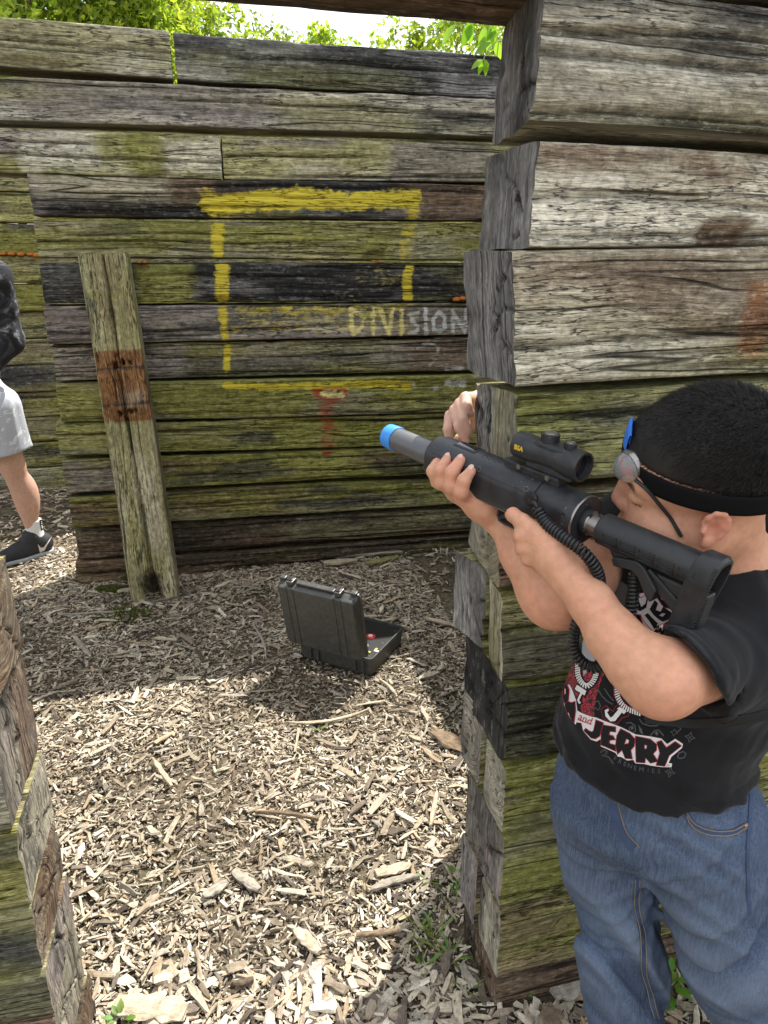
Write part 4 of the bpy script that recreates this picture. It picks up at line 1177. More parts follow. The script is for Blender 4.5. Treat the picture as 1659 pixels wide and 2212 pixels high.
flat_bar(tp, .007, .004).build('trigger', RUBBER, gun, False, .0008)
gp = gz([(1160, 1104), (1192, 1118), (1210, 1240), (1180, 1236)])
grip = MB().prism(gp, -.014, .014).build('pistol_grip', STOCKP, gun, False, .007, 4)
gp2 = gz([(1152, 1252), (1206, 1262), (1206, 1276), (1160, 1270)])
MB().prism(gp2, -.0155, .0155).build('grip_base', STOCKP, gun, False, .003, 3)
# collapsible stock
m = MB().lathe([(x_s0, .0185), (x_s0 + .002, .0205), (GL + .004, .0205), (GL + .008, .0195)], 40)
stock = m.build('stock', STOCKP, gun, True)
m = MB()
for row in range(2):
    for k in range(5):
        a = -1.95 - .42 * row if False else (-math.pi / 2 + .06 - .42 * row)
        x0 = x_s0 + .014 + .0255 * k; x1 = x0 + .0205
        nrm = np.array([0, math.sin(a), math.cos(a)]); ty_ = np.cross(nrm, [1, 0, 0])
        M = np.eye(4); M[:3, 0] = (1, 0, 0); M[:3, 1] = -ty_; M[:3, 2] = nrm
        for (lo, hi) in (((x0, -.0036, .0196), (x1, -.0026, .0218)), ((x0, .0026, .0196), (x1, .0036, .0218)), ((x0, -.0036, .0196), (x0 + .001, .0036, .0218)), ((x1 - .001, -.0036, .0196), (x1, .0036, .0218))):
            m.box(lo, hi, M)
m.build('stock_ribs', STOCKP, stock, False, .0005)
fin = gz([(1362, 1205), (1540, 1285), (1520, 1345), (1497, 1383), (1478, 1362), (1470, 1330), (1400, 1242)])
MB().prism(fin, -.010, .010).build('stock_web', STOCKP, stock, False, .003, 3)
MB().prism(gz([(1398, 1232), (1404, 1228), (1494, 1330), (1488, 1338)], -.012), -.0135, .0135).build('strut', STOCKP, stock, False, .001)
MB().prism(gz([(1457, 1241), (1462, 1238), (1516, 1262), (1517, 1270), (1510, 1269)], -.0105), -.0112, -.0098).build('sling_slot', RUBBER, stock, False)
lev = gz([(1322, 1207), (1328, 1203), (1376, 1212), (1392, 1225), (1419, 1276), (1405, 1301), (1397, 1293), (1378, 1246), (1366, 1232), (1326, 1222)], -.014)
MB().prism(lev, -.016, .012).build('adjust_lever', STOCKP, stock, False, .0015)
MB().prism(gz([(1322, 1176), (1395, 1210), (1396, 1235), (1345, 1215), (1330, 1200)]), -.009, .009).build('lever_housing', STOCKP, stock, False, .003)
def butt(off0, off1): 
    top = gz([(1552, 1194), (1582, 1204)]); bot = gz([(1478, 1374), (1505, 1386)])
    return top, bot
tp_, bt_ = butt(0, 0)
mb = MB()
zt_, zb_ = .026, -.098
V = []; ringn = 28
def butt_ring(x, sc):
    out = []
    for k in range(ringn):
        a = 2 * math.pi * k / ringn
        cy, sy = math.cos(a), math.sin(a)
        z = (zt_ + zb_) / 2 + (zt_ - zb_) / 2 * sc * (abs(sy) ** .55) * np.sign(sy)
        w = (.0145 + .0075 * sstep(-.06, .0, z)) * sc
        out.append((x + .10 * max(0, -.02 - z) * 0 - .0, w * (abs(cy) ** .55) * np.sign(cy), z))
    return out
secs = [(GL - .004, .97), (GL - .001, 1.0), (GL + .020, 1.0), (GL + .024, .95)]
for (x, sc) in secs:
    V += [(p[0] + (.026 - p[2]) * -.16, p[1], p[2]) for p in butt_ring(x, sc)]
F = []
for i in range(len(secs) - 1):
    for k in range(ringn):
        k2 = (k + 1) % ringn
        F.append((i*ringn+k, i*ringn+k2, (i+1)*ringn+k2, (i+1)*ringn+k))
F.append(tuple(range(ringn))[::-1])
bp = mb.add(V, F)
# hollow rear: inner wall
inn = [(p[0] + (.026 - p[2]) * -.16, p[1] * .8, (p[2] + .036) * .93 - .036) for p in butt_ring(GL + .024, .95)]; deep = [(p[0] - .018, p[1], p[2]) for p in inn]
b0 = len(mb.v); mb.v += [tuple(p) for p in inn + deep]; last = (len(secs) - 1) * ringn
for k in range(ringn):
    k2 = (k + 1) % ringn
    mb.f.append((last + k, last + k2, b0 + k2, b0 + k)); mb.f.append((b0 + k, b0 + k2, b0 + ringn + k2, b0 + ringn + k))
mb.f.append(tuple(b0 + ringn + k for k in range(ringn)))
butt_o = mb.build('butt_plate', STOCKP, stock, True, angle=40)
m = MB()
for k in range(26):
    z = zt_ - .01 - k * .0042
    xx = GL + .0235 + (.026 - z) * -.16
    m.box((xx - .003, -.0150 - .006 * float(sstep(-.06, .0, z)), z), (xx + .0022, -.0125 - .006 * float(sstep(-.06, 0, z)), z + .0018))
m.build('grip_ridges', STOCKP, butt_o, False)
# steel sling loops under the receiver
def ring_pts(c, r, a, b, n=20): return [c + r * (math.cos(t_) * a + math.sin(t_) * b) for t_ in np.linspace(0, 2 * math.pi, n)]
for (px, py, r, d) in ((1300, 1128, .010, 0), (1308, 1150, .009, 1)):
    lx, lz = gl(px, py)
    MB().tube(ring_pts(np.array([lx, -.004, lz]), r, np.array([.5, .86, 0]) if d else np.array([.9, -.43, 0]), np.array([0, 0, 1.0])), .0012, 6).build('sling_ring', STEEL, gun, True)
# coiled cord: from the grommet, round behind the forearm and up again under the stock
def smooth_path(pts, n):
    pts = np.asarray(pts, float); m = len(pts)
    P = np.vstack([2 * pts[0] - pts[1], pts, 2 * pts[-1] - pts[-2]])
    out = []
    for i in range(1, m):
        p0, p1, p2, p3 = P[i - 1], P[i], P[i + 1], P[i + 2]
        for s in np.linspace(0, 1, 24, endpoint=False):
            out.append(.5 * ((2 * p1) + (-p0 + p2) * s + (2*p0 - 5*p1 + 4*p2 - p3) * s*s + (-p0 + 3*p1 - 3*p2 + p3) * s**3))
    out.append(pts[-1]); out = np.array(out)
    s = np.concatenate([[0], np.cumsum(np.linalg.norm(np.diff(out, axis=0), axis=1))])
    t_ = np.linspace(0, s[-1], n)
    return np.stack([np.interp(t_, s, out[:, k]) for k in range(3)], 1), s[-1]
def coil(path, r, wire, pitch, name, parent):
    P, L_ = smooth_path(path, 10)
    turns = L_ / pitch; n = int(turns * 11)
    P, _ = smooth_path(path, n)
    T = np.gradient(P, axis=0); T /= np.linalg.norm(T, axis=1)[:, None]
    nrm = np.cross(T[0], [0.3, .2, 1.0]); nrm /= np.linalg.norm(nrm); pts = []
    for i in range(n):
        nrm = nrm - T[i] * (nrm @ T[i]); nrm /= np.linalg.norm(nrm); b = np.cross(T[i], nrm)
        a = 2 * math.pi * turns * i / n
        pts.append(P[i] + r * (math.cos(a) * nrm + math.sin(a) * b))
    return MB().tube(pts, wire, 6).build(name, RUBBER, parent, True)
inv = np.linalg.inv(GM)
def to_gun(p): return xf(inv, np.asarray(p)[None])[0]
cp = [(1160, 1098, .905), (1180, 1130, .895), (1217, 1160, .875), (1262, 1195, .86), (1292, 1240, .87), (1290, 1290, .90), (1255, 1330, .93), (1238, 1380, .935), (1250, 1422, .93), (1285, 1442, .92), (1325, 1415, .90), (1352, 1360, .885), (1364, 1310, .875), (1372, 1240, .868)]
cpath = [to_gun(at(x, y, d)) for (x, y, d) in cp]
coil(cpath, .0062, .0021, .0050, 'coiled_cord', gun)
lead, _ = smooth_path([G0, G0 + np.array([.004, -.008, -.002]), cpath[0] + np.array([-.006, 0, .006]), cpath[0]], 24)
MB().tube(lead, .0026, 8).build('cord_lead', RUBBER, gun, True)
MB().lathe([(0, .006), (.012, .0065)], 16, Matrix.Translation(tuple(cpath[-1] - np.array([0, 0, .001]))), axis='z').build('cord_plug', RUBBER, gun, True)
# maker's letters on the scope flank
def text_mesh(txt, size, name, mat, parent, M, offset=0.0, ext=0.0):
    cu = bpy.data.curves.new(name, 'FONT'); cu.body = txt; cu.size = size; cu.align_x = 'CENTER'; cu.align_y = 'CENTER'; cu.offset = offset; cu.resolution_u = 4
    cu.extrude = ext
    to = bpy.data.objects.new('tmp', cu); COL.objects.link(to)
    dg = bpy.context.evaluated_depsgraph_get(); dg.update()
    me = bpy.data.meshes.new_from_object(to.evaluated_get(dg))
    bpy.data.objects.remove(to); bpy.data.curves.remove(cu)
    me.transform(M); me.name = name
    me.materials.clear(); me.materials.append(mat)
    o = bpy.data.objects.new(name, me); COL.objects.link(o); o.parent = parent
    return o
lx = sa + sl * .10
Mt = Matrix.Translation((lx + .006, -.0187, sz + .001)) @ Matrix.Rotation(math.pi / 2, 4, 'X')
text_mesh('BSA', .009, 'lettering', YELPRINT, scope, Mt, .0003, .0004)

# ================================================================== THE BOY
# head frame from landmarks: facing along the gun, tipped onto the stock
HR = np.array([[-.918, -.321, -.232], [.370, -.904, -.215], [-.141, -.283, .949]])
HT = np.array([.4024, .8640, 1.2802]); HS = 1.0
def hw(p): return HR @ (np.asarray(p, float) * HS) + HT
def hd(v): return HR @ np.asarray(v, float)
def HEll(c, r, k=.012, op='+', rot=None):
    A = HR if rot is None else HR @ rot
    return Ell(hw(c), np.asarray(r) * HS, A, k, op)
def HCone(a, b, ra, rb, k=.01, op='+'): return Cone(hw(a), hw(b), ra * HS, rb * HS, k, op)
def rotm(ax, deg): return np.array(Matrix.Rotation(math.radians(deg), 3, ax))
def ear(sg):
    R_ = rotm('Z', sg * 24) @ rotm('Y', -12)            # flares out at the back, leans back
    c = np.array([-.010, sg * .079, -.010])
    def L(p): q = np.array([p[0], sg * p[1], p[2]]); return c + R_ @ q
    # local ear: x forward, y outwards, z up
    rim = [(.010, -.004, .004), (.008, .004, .018), (.001, .008, .027), (-.010, .010, .026), (-.018, .010, .015), (-.020, .009, .001), (-.015, .007, -.012), (-.006, .004, -.021)]
    pr = [Cone(hw(L(a)), hw(L(b)), .0036 * HS, .0036 * HS, .003) for a, b in zip(rim[:-1], rim[1:])]
    ES = .86
    pr = [Cone(hw(L(np.array(a) * ES)), hw(L(np.array(b) * ES)), .0034, .0034, .003) for a, b in zip(rim[:-1], rim[1:])]
    pr.insert(0, Ell(hw(L((-.005, .002, .003))), np.array([.016, .0045, .025]) * HS * ES, HR @ R_, .004))
    pr.append(Ell(hw(L((.001, .003, -.020))), np.array([.0085, .0048, .010]) * HS, HR @ R_, .006))
    pr += [Cone(hw(L(a)), hw(L(b)), .0028, .0028, .004) for a, b in (((-.004, .006, .018), (-.011, .007, .004)), ((-.011, .007, .004), (-.008, .006, -.010)))]
    pr.append(Ell(hw(L((.001, .009, -.002))), np.array([.0075, .0075, .010]) * HS, HR @ R_, .004, '-'))
    pr.append(Ell(hw(L((.009, .003, -.004))), np.array([.004, .004, .006]) * HS, HR @ R_, .004))
    return Group(pr, .006)
head = [HEll((-.014, 0, .044), (.094, .0765, .083)), HEll((.040, 0, .030), (.050, .064, .060), .03), HEll((.030, 0, -.045), (.060, .058, .066), .03),
        HCone((-.005, .048, -.045), (.062, .012, -.098), .030, .024, .03), HCone((-.005, -.048, -.045), (.062, -.012, -.098), .030, .024, .03),
        HEll((.052, .042, -.044), (.040, .037, .040), .016), HEll((.052, -.042, -.044), (.040, .037, .040), .016),
        HEll((.076, 0, -.058), (.024, .028, .030), .02),
        HEll((.090, .036, .012), (.017, .019, .012), .014, '-'), HEll((.090, -.036, .012), (.017, .019, .012), .014, '-'),
        HEll((.0715, .037, .010), (.0125, .0165, .0105), .005), HEll((.0715, -.037, .010), (.0125, .0165, .0105), .005),
        HCone((.083, .012, .027), (.070, .050, .028), .0055, .0045, .014), HCone((.083, -.012, .027), (.070, -.050, .028), .0055, .0045, .014),
        HCone((.086, 0, .016), (.098, 0, -.018), .0075, .0115, .012), HEll((.092, .011, -.023), (.009, .0080, .0080), .007), HEll((.092, -.011, -.023), (.009, .0080, .0080), .007),
        HEll((.098, 0, -.057), (.007, .019, .0055), .005), HEll((.096, 0, -.068), (.007, .016, .006), .005), HEll((.105, 0, -.0625), (.008, .022, .0016), .003, '-'),
        HCone((.086, .022, .0035), (.067, .056, .001), .0013, .0010, .002, '-'), HCone((.086, -.022, .0035), (.067, -.056, .001), .0013, .0010, .002, '-'),
        ear(1), ear(-1)]
# body joints
neck_b = np.array([.478, .905, 1.135])
S_L = at(1674, 1388, .985); E_L = at(1432, 1470, .81); W_L = at(1228, 1240, .90)
S_R = np.array([.385, 1.0, 1.155]); E_R = at(1204, 1282, .985); W_R = at(1082, 1112, 1.075)
Ff = np.array([-.91, -.41, 0]); Sd = np.array([.41, -.91, 0]); UPv = np.array([0, 0, 1.0])
TA = np.stack([Ff, Sd, UPv], 1)
body_p = head + [Cone(hw((-.028, 0, -.045)), neck_b, .047, .050, .03), Cone(neck_b, S_L + np.array([0, 0, -.005]), .060, .058, .04), Cone(neck_b, S_R, .060, .058, .04),
         Cone((.44, .905, 1.06), (.415, .89, .80), .05, .05, .04)]
# left arm (near), hand closed on the grip
fore = W_L - E_L
body_p += [Cone(S_L, E_L, .047, .039, .02), Ell(E_L + .06 * fore + np.array([0, .004, -.003]), (.042, .038, .039), np.stack(ortho(fore, [0, 0, 1]), 1), .03)]
body_p += chain([E_L, at(1371, 1426, .826), at(1325, 1373, .846), at(1277, 1302, .872), W_L], [.039, .0345, .0310, .0262, .0235], .012)
def px_chain(pts, rad, k=.006): return chain([at(*p) for p in pts], rad, k)
hand_L = [Cone(W_L, at(1196, 1208, .905), .0235, .0230, .02), Cone(at(1200, 1192, .902), at(1170, 1162, .912), .0225, .0165, .018), Cone(at(1196, 1208, .906), at(1172, 1194, .914), .0165, .0150, .018),
          Cone(at(1190, 1172, .905), at(1160, 1148, .912), .0175, .0135, .014)]
hand_L += px_chain([(1152, 1146, .908), (1128, 1128, .915), (1108, 1112, .93), (1106, 1112, .955)], [.0125, .0108, .0092, .0080], .005)      # index on the trigger
hand_L += px_chain([(1158, 1164, .910), (1128, 1156, .914), (1123, 1160, .945), (1140, 1165, .965)], [.0120, .0112, .0100, .0085], .004)     # middle
hand_L += px_chain([(1160, 1187, .911), (1132, 1183, .916), (1129, 1186, .945), (1146, 1190, .962)], [.0115, .0108, .0097, .0082], .004)     # ring
hand_L += px_chain([(1166, 1206, .912), (1143, 1205, .918), (1140, 1209, .944), (1154, 1212, .958)], [.0105, .0097, .0087, .0075], .004)     # little
hand_L += px_chain([(1195, 1185, .905), (1190, 1152, .93), (1170, 1136, .955), (1150, 1130, .965)], [.014, .0115, .0098, .0085], .008)        # thumb, round the far side
body_p += hand_L
# right arm (far), palm under the fore-end
fr = W_R - E_R
body_p += [Cone(S_R, E_R, .055, .046, .03), Ell(E_R + .10 * fr, (.046, .039, .039), np.stack(ortho(fr, [0, 0, 1]), 1), .03), Cone(E_R, E_R + fr * .5, .040, .037, .03), Cone(E_R + fr * .5, W_R, .037, .0255, .02)]
hand_R = [Cone(W_R, at(1040, 1092, 1.06), .0265, .024, .02), Cone(at(1045, 1088, 1.065), at(985, 1062, 1.085), .022, .017, .016), Cone(at(1050, 1092, 1.05), at(1004, 1072, 1.045), .021, .016, .016)]
hand_R += px_chain([(985, 1058, 1.085), (947, 1040, 1.075), (936, 1018, 1.065), (944, 1000, 1.072)], [.0125, .0108, .0096, .0082], .006)       # index
hand_R += px_chain([(985, 1062, 1.070), (956, 1042, 1.055), (953, 1015, 1.048), (967, 992, 1.058)], [.0125, .0110, .0098, .0085], .006)       # middle
hand_R += px_chain([(993, 1068, 1.055), (975, 1050, 1.035), (977, 1020, 1.028), (994, 995, 1.036)], [.0125, .0110, .0098, .0085], .006)       # ring
hand_R += px_chain([(1008, 1076, 1.045), (996, 1062, 1.015), (1002, 1038, 1.008), (1017, 1018, 1.015)], [.0115, .0102, .0090, .0078], .006)    # little
hand_R += px_chain([(1045, 1085, 1.08), (1015, 1055, 1.13), (985, 1020, 1.16), (970, 990, 1.165)], [.014, .0125, .011, .0095], .008)           # thumb, far side
body_p += hand_R
# legs inside the jeans
hipR = at(1300, 1735, 1.13); kneR = at(1335, 2010, 1.19); ankR = at(1372, 2375, 1.32)
hipL = at(1508, 1760, 1.04); kneL = at(1590, 2060, 1.10); ankL = at(1780, 2440, 1.335)
body_p += [Cone((.415, .89, .80), hipR, .05, .03, .03), Cone((.415, .89, .80), hipL, .05, .03, .03)] + chain([hipR, kneR, ankR], [.03, .024, .022], .02) + chain([hipL, kneL, ankL], [.03, .024, .022], .02)
def crease(P):
    # inner elbow fold of the near arm
    a, b = at(1421, 1380, .790), at(1425, 1432, .773)
    ab = b - a; t = np.clip(((P - a) @ ab) / (ab @ ab), 0, 1); q = P - a - t[:, None] * ab
    return .0085 * np.exp(-(q * q).sum(1) / .0050 ** 2)
V, F = sdf_mesh(body_p, .0029, crease)
def flush_at(V):
    f = np.zeros(len(V))
    for c, r, s in [(hw((.06, .045, -.045)), .035, .28), (hw((.06, -.045, -.045)), .035, .28), (hw((.106, 0, -.026)), .018, .3), (hw((-.022, .085, -.008)), .030, .55), (hw((-.022, -.085, -.008)), .03, .55), (E_L + np.array([0, -.02, -.04]), .05, .3), (E_R + np.array([0, 0, -.03]), .05, .3)]:
        f += s * np.exp(-((V - c) ** 2).sum(1) / r ** 2)
    for pts in ((967, 992, 1.058), (994, 995, 1.036), (1017, 1018, 1.015), (953, 1020, 1.048), (977, 1022, 1.028), (1104, 1104, .936), (1124, 1157, .925), (1128, 1182, .927), (1136, 1206, .928)):
        f += .35 * np.exp(-((V - at(*pts)) ** 2).sum(1) / .011 ** 2)
    return np.clip(f, 0, .75)
foot = np.array([(ankL[0] + ankR[0]) / 2, (ankL[1] + ankR[1]) / 2, 0])
boy = empty('person', tuple(foot))
tag(boy, 'boy in black printed t-shirt and blue jeans aiming the laser gun', 'person')
def adopt(o, par, root=boy):
    o.parent = par
    o.location = tuple(-np.array(root.location)) if par is root else (0, 0, 0)
    return o
bo = adopt(mesh_np('body', V, F, SKIN, None, True, dict(flush=flush_at(V))), boy)
body_V = V
# finger nails on the far hand
nail_m = plain('nail', (.66, .42, .34), .3, .05)
def nail(tip, prev, side, r=.0042):
    tip = at(*tip); prev = at(*prev); d = tip - prev; d /= np.linalg.norm(d)
    n = np.asarray(side, float); n = n - d * (n @ d); n /= np.linalg.norm(n)
    V, F = sdf_mesh([Ell(tip + d * .002 + n * .0066, (.0058, .0044, .0016), np.stack([d, np.cross(n, d), n], 1))], .0008)
    return adopt(mesh_np('nail', V, F, nail_m, None, True), boy)
vw = np.array([-.25, -1, .25])
for tp_, pv in (((967, 992, 1.058), (953, 1015, 1.048)), ((994, 995, 1.036), (977, 1020, 1.028)), ((1017, 1018, 1.015), (1002, 1038, 1.008))): nail(tp_, pv, vw + np.array([-.5, 0, 0]))
# ---- eyebrow and lashes of the visible eye (hair cards)
hair_m = NT('dark_hair'); hp = hair_m.attr('guv').outputs['Vector']
hair_m.set(Base_Color=hair_m.ramp(hair_m.noise(hp, 40, 3), [(.3, (.004, .0035, .0032)), (.7, (.016, .012, .010))]), Roughness=.55)
hair_m.b.inputs['Specular IOR Level'].default_value = .3
HAIR = hair_m.m
def strands(roots, dirs, nrm, ln, w, bend, rs):
    """blade per hair: two quads tapering to a tip"""
    n = len(roots)
    side = np.cross(dirs, nrm); side /= np.linalg.norm(side, axis=1)[:, None] + 1e-9
    tw = rs.normal(0, .6, n)[:, None]; side = side * np.cos(tw) + nrm * np.sin(tw)
    p0 = roots; p1 = roots + dirs * (ln * .5)[:, None]; p2 = roots + dirs * ln[:, None] * .96 - nrm * (bend * ln)[:, None]
    V = np.stack([p0 - side * w[:, None], p0 + side * w[:, None], p1 + side * w[:, None] * .8, p1 - side * w[:, None] * .8, p2], 1).reshape(-1, 3)
    b = np.arange(n)[:, None] * 5
    Fq = [list(map(int, r)) for r in (b + np.array([[0, 1, 2, 3]]))]; Ft = [list(map(int, r)) for r in (b + np.array([[3, 2, 4]]))]
    G = np.repeat(np.stack([rs.rand(n) * 9, rs.rand(n) * 9, rs.rand(n)], 1), 5, 0)
    return V, Fq + Ft, G
rs = np.random.RandomState(3)
bvh_body = BVHTree.FromPolygons([tuple(v) for v in V], [tuple(f) for f in F])
def head_cast(local_dirs, origin=(-.005, 0, .02)):
    o = hw(origin); P = []; N = []; ok = []
    for d in local_dirs:
        w = hd(d); w = w / np.linalg.norm(w)
        h = bvh_body.ray_cast(Vector(o + w * .135), Vector(-w), .2)
        if h[0] is None: ok.append(False); P.append((0, 0, 0)); N.append((0, 0, 1)); continue
        ok.append(True); P.append(tuple(h[0])); N.append(tuple(h[1]))
    return np.array(P), np.array(N), np.array(ok)
# brow
a = rs.uniform(0, 1, 420); bx = np.stack([.088 - .020 * a, .012 + .038 * a, .028 + .003 * np.sin(a * 3) + rs.normal(0, .0022, 420)], 1)
P_, N_, ok = head_cast(bx - np.array([-.005, 0, .02]))
d_ = np.array([hd((-.35, .9, .1)) for _ in range(420)]) + rs.normal(0, .15, (420, 3)); d_ /= np.linalg.norm(d_, axis=1)[:, None]
Vb, Fb, Gb = strands(P_[ok], d_[ok], N_[ok], rs.uniform(.004, .008, 420)[ok], np.full(420, .00016)[ok], rs.uniform(0, .1, 420)[ok], rs)
adopt(mesh_np('eyebrow', Vb, Fb, HAIR, None, False, dict(guv=Gb)), boy)['kind'] = 'stuff'
a = rs.uniform(.05, .95, 160); bx = np.stack([.086 - .018 * a, .022 + .033 * a, .0035 - .002 * a], 1)
P_, N_, ok = head_cast(bx - np.array([-.005, 0, .02]))
d_ = np.array([hd((.7, .25, -.6)) for _ in range(160)]) + rs.normal(0, .15, (160, 3)); d_ /= np.linalg.norm(d_, axis=1)[:, None]
Vb, Fb, Gb = strands(P_[ok], d_[ok], N_[ok], rs.uniform(.002, .004, 160)[ok], np.full(160, .00012)[ok], rs.uniform(0, .1, 160)[ok], rs)
adopt(mesh_np('eyelashes', Vb, Fb, HAIR, None, False, dict(guv=Gb)), boy)['kind'] = 'stuff'
# ---- short hair: a dense undercoat and some thousands of blades running away from the whorl
def hair_limit(d):
    """d: unit direction in head axes (x fwd, y left, z up) -> lowest z of the hair there"""
    x, y = d[..., 0], np.abs(d[..., 1])
    ang = np.degrees(np.arctan2(y, x))               # 0 front .. 180 back
    return np.interp(ang, [0, 35, 55, 75, 90, 105, 125, 150, 180], [.40, .36, .30, .22, .17, .04, -.10, -.24, -.30])
under = []
def dirs_sphere(n, rs):
    v = rs.normal(0, 1, (n, 3)); return v / np.linalg.norm(v, axis=1)[:, None]
D_ = dirs_sphere(75000, rs)
D_ = D_[D_[:, 2] > hair_limit(D_) + rs.normal(0, .03, len(D_))][:27000]
P_, N_, ok = head_cast(D_)
D_, P_, N_ = D_[ok], P_[ok], N_[ok]
wh = np.array([-.80, .10, .60])
tang = D_ - wh; tang = tang - D_ * (tang * D_).sum(1)[:, None]
swirl = np.cross(D_, tang)
tl = np.linalg.norm(tang, axis=1)[:, None]
tang = tang / (tl + 1e-6) + .5 * swirl / (tl + 1e-6) * np.exp(-(tl / .35) ** 2)
tw_ = tang @ HR.T
ztop = (D_[:, 2] - hair_limit(D_))
lng = np.interp(ztop, [0, .15, .45, .8], [.0035, .0065, .013, .0185]) * rs.uniform(.75, 1.2, len(D_))
lift = np.interp(ztop, [0, .3, .8], [.45, .62, .75])
clump = fbm(D_[:, 0] * 9, D_[:, 1] * 9, D_[:, 2] * 9, seed=4) - .5
dd = tw_ * (1 - lift * .55)[:, None] + N_ * (lift * .8 + .25 * clump)[:, None] + rs.normal(0, .05, D_.shape)
dd /= np.linalg.norm(dd, axis=1)[:, None]
Vh, Fh, Gh = strands(P_ - N_ * .001, dd, N_, lng, rs.uniform(.00022, .00042, len(D_)), rs.uniform(.05, .35, len(D_)), rs)
adopt(mesh_np('hair', Vh, Fh, HAIR, None, False, dict(guv=Gh)), boy)['kind'] = 'stuff'
def scalp_limit(P):
    q = (P - hw((-.005, 0, .02))) @ HR / HS
    return q
sc_p = [HEll((-.014, 0, .045), (.0955, .078, .0850)), HEll((.039, 0, .031), (.0515, .0655, .0615), .03)]
def scalp_cut(P):
    q = (P - hw((-.005, 0, .02))) @ HR; d = q / (np.linalg.norm(q, axis=1)[:, None] + 1e-9)
    return .055 * sstep(.10, .02, d[:, 2] - hair_limit(d)) 
Vs_, Fs_ = sdf_mesh(sc_p, .0025, scalp_cut)
adopt(mesh_np('scalp_hair', Vs_, Fs_, HAIR, None, True, dict(guv=Vs_)), boy)
# ---- headband with its sensor dome
def band_ring(zf, n=90):
    out = []
    for k in range(n):
        t_ = 2 * math.pi * k / n
        d = np.array([math.cos(t_), math.sin(t_), zf(t_)])
        out.append(d)
    return out
def band(zlo, zhi, name, mat, par, thick=.0035, t0=0, t1=2 * math.pi, n=110, lift=.004):
    ts = np.linspace(t0, t1, n); rows_ = 7; o = hw((-.005, 0, .02)); Vo = []
    for t_ in ts:
        for j in range(rows_):
            z = zlo(t_) + (zhi(t_) - zlo(t_)) * j / (rows_ - 1)
            # elliptical head section
            base = np.array([-.010 + .100 * math.cos(t_), .0825 * math.sin(t_), 0]); 
            sh = math.sqrt(max(0, 1 - ((z - .035) / .115) ** 2)); p = np.array([base[0] * sh, base[1] * sh, z])
            Vo.append(hw(p) )
    Vo = np.array(Vo).reshape(n, rows_, 3)
    cen = hw((-.01, 0, .03)); out = Vo - cen; out /= np.linalg.norm(out, axis=2)[..., None]
    A = Vo + out * thick; ring = np.concatenate([A, Vo[:, ::-1]], 1).reshape(-1, 3); m_ = rows_ * 2
    ii = np.arange(n * m_).reshape(n, m_); jj = np.roll(ii, -1, 1)
    Fq = np.stack([ii[:-1], ii[1:], jj[1:], jj[:-1]], -1).reshape(-1, 4)
    return adopt(mesh_np(name, ring, Fq[:, ::-1], mat, None, True), par)
bl = lambda t_: .040 - .052 * (1 - math.cos(t_)) / 2 + 0.0 * math.sin(t_)
bh = lambda t_: bl(t_) + .026
hb = band(bl, bh, 'headband', ELASTIC, boy)
tab = band(lambda t_: bl(t_) + .006, lambda t_: bl(t_) + .056 - .10 * (t_ - .0) ** 2, 'blue_cloth_tab', BLUECLOTH, boy, .003, -.62, .30, 30)
tab.parent = hb; tab.location = (0, 0, 0)

# ---- sensor dome on the headband and its cable
dome_m = NT('clear_dome'); dome_m.set(Base_Color=(.82, .84, .84), Roughness=.04); dome_m.b.inputs['Transmission Weight'].default_value = .82; dome_m.b.inputs['IOR'].default_value = 1.42
def dome():
    t_ = .52
    p = np.array([-.010 + .100 * math.cos(t_), .0825 * math.sin(t_), bl(t_) + .010]); n = np.array([.80, .58, -.10]); n /= np.linalg.norm(n)
    o = hw(p) + hd(n) * .004
    want = at(1366, 1005, proj(o)[2]); o = want
    f, l, u = ortho(hd(n), [0, 0, 1]); M = np.eye(4); M[:3, 0] = f; M[:3, 1] = l; M[:3, 2] = u; M[:3, 3] = o
    r = .0195
    base = MB().lathe([(-.012, r * .98), (-.006, r * 1.05), (.004, r * 1.05), (.005, r * .99)], 40, M).build('sensor_base', RUBBER, None, True)
    adopt(base, boy); base.parent = hb; base.location = (0, 0, 0)
    pr = [(.004, r)] + [(.004 + .001 + r * .96 * math.sin(a), r * math.cos(a)) for a in np.linspace(.05, 1.5, 12)] + [(.005 + r * .97, .0)]
    d = MB().lathe(pr, 40, M, cap=False).build('dome', dome_m.m, None, True); d.parent = base
    rim = MB().lathe([(-.002, r * 1.06), (.003, r * 1.075), (.0045, r * 1.05)], 40, M, cap=False).build('chrome_rim', STEEL, None, True); rim.parent = base
    chip_ = MB().box((.004, -.008, -.007), (.007, .008, .007), M).build('circuit', REDP, None); chip_.parent = base
    plate = MB().lathe([(.0052, r * .9), (.0062, r * .86)], 24, M).build('reflector', STEEL, None); plate.parent = base
    led = MB().lathe([(.006, .003), (.011, .003), (.0125, .0015)], 12, M @ Matrix.Translation((0, .004, .006))).build('led', GLASS_D, None); led.parent = base
dome()
def cast_px(bvh, x, y, lift=0.0):
    r = ray(x, y); n = r / np.linalg.norm(r)
    h = bvh.ray_cast(Vector((0, 0, CAM_H)), Vector(n), 9.0)
    if h[0] is None: return None, None
    nn = np.array(h[1]); 
    if nn @ n > 0: nn = -nn
    return np.array(h[0]) + nn * lift, nn
wp = [(1376, 1036), (1400, 1056), (1428, 1090), (1448, 1116), (1460, 1138), (1472, 1158)]
pts = [cast_px(bvh_body, x, y, .0022)[0] for x, y in wp]
pts, _ = smooth_path([p for p in pts if p is not None], 40)
cab = MB().tube(pts, .0024, 8).build('sensor_cable', RUBBER, None, True); adopt(cab, boy); cab.parent = hb; cab.location = (0, 0, 0)

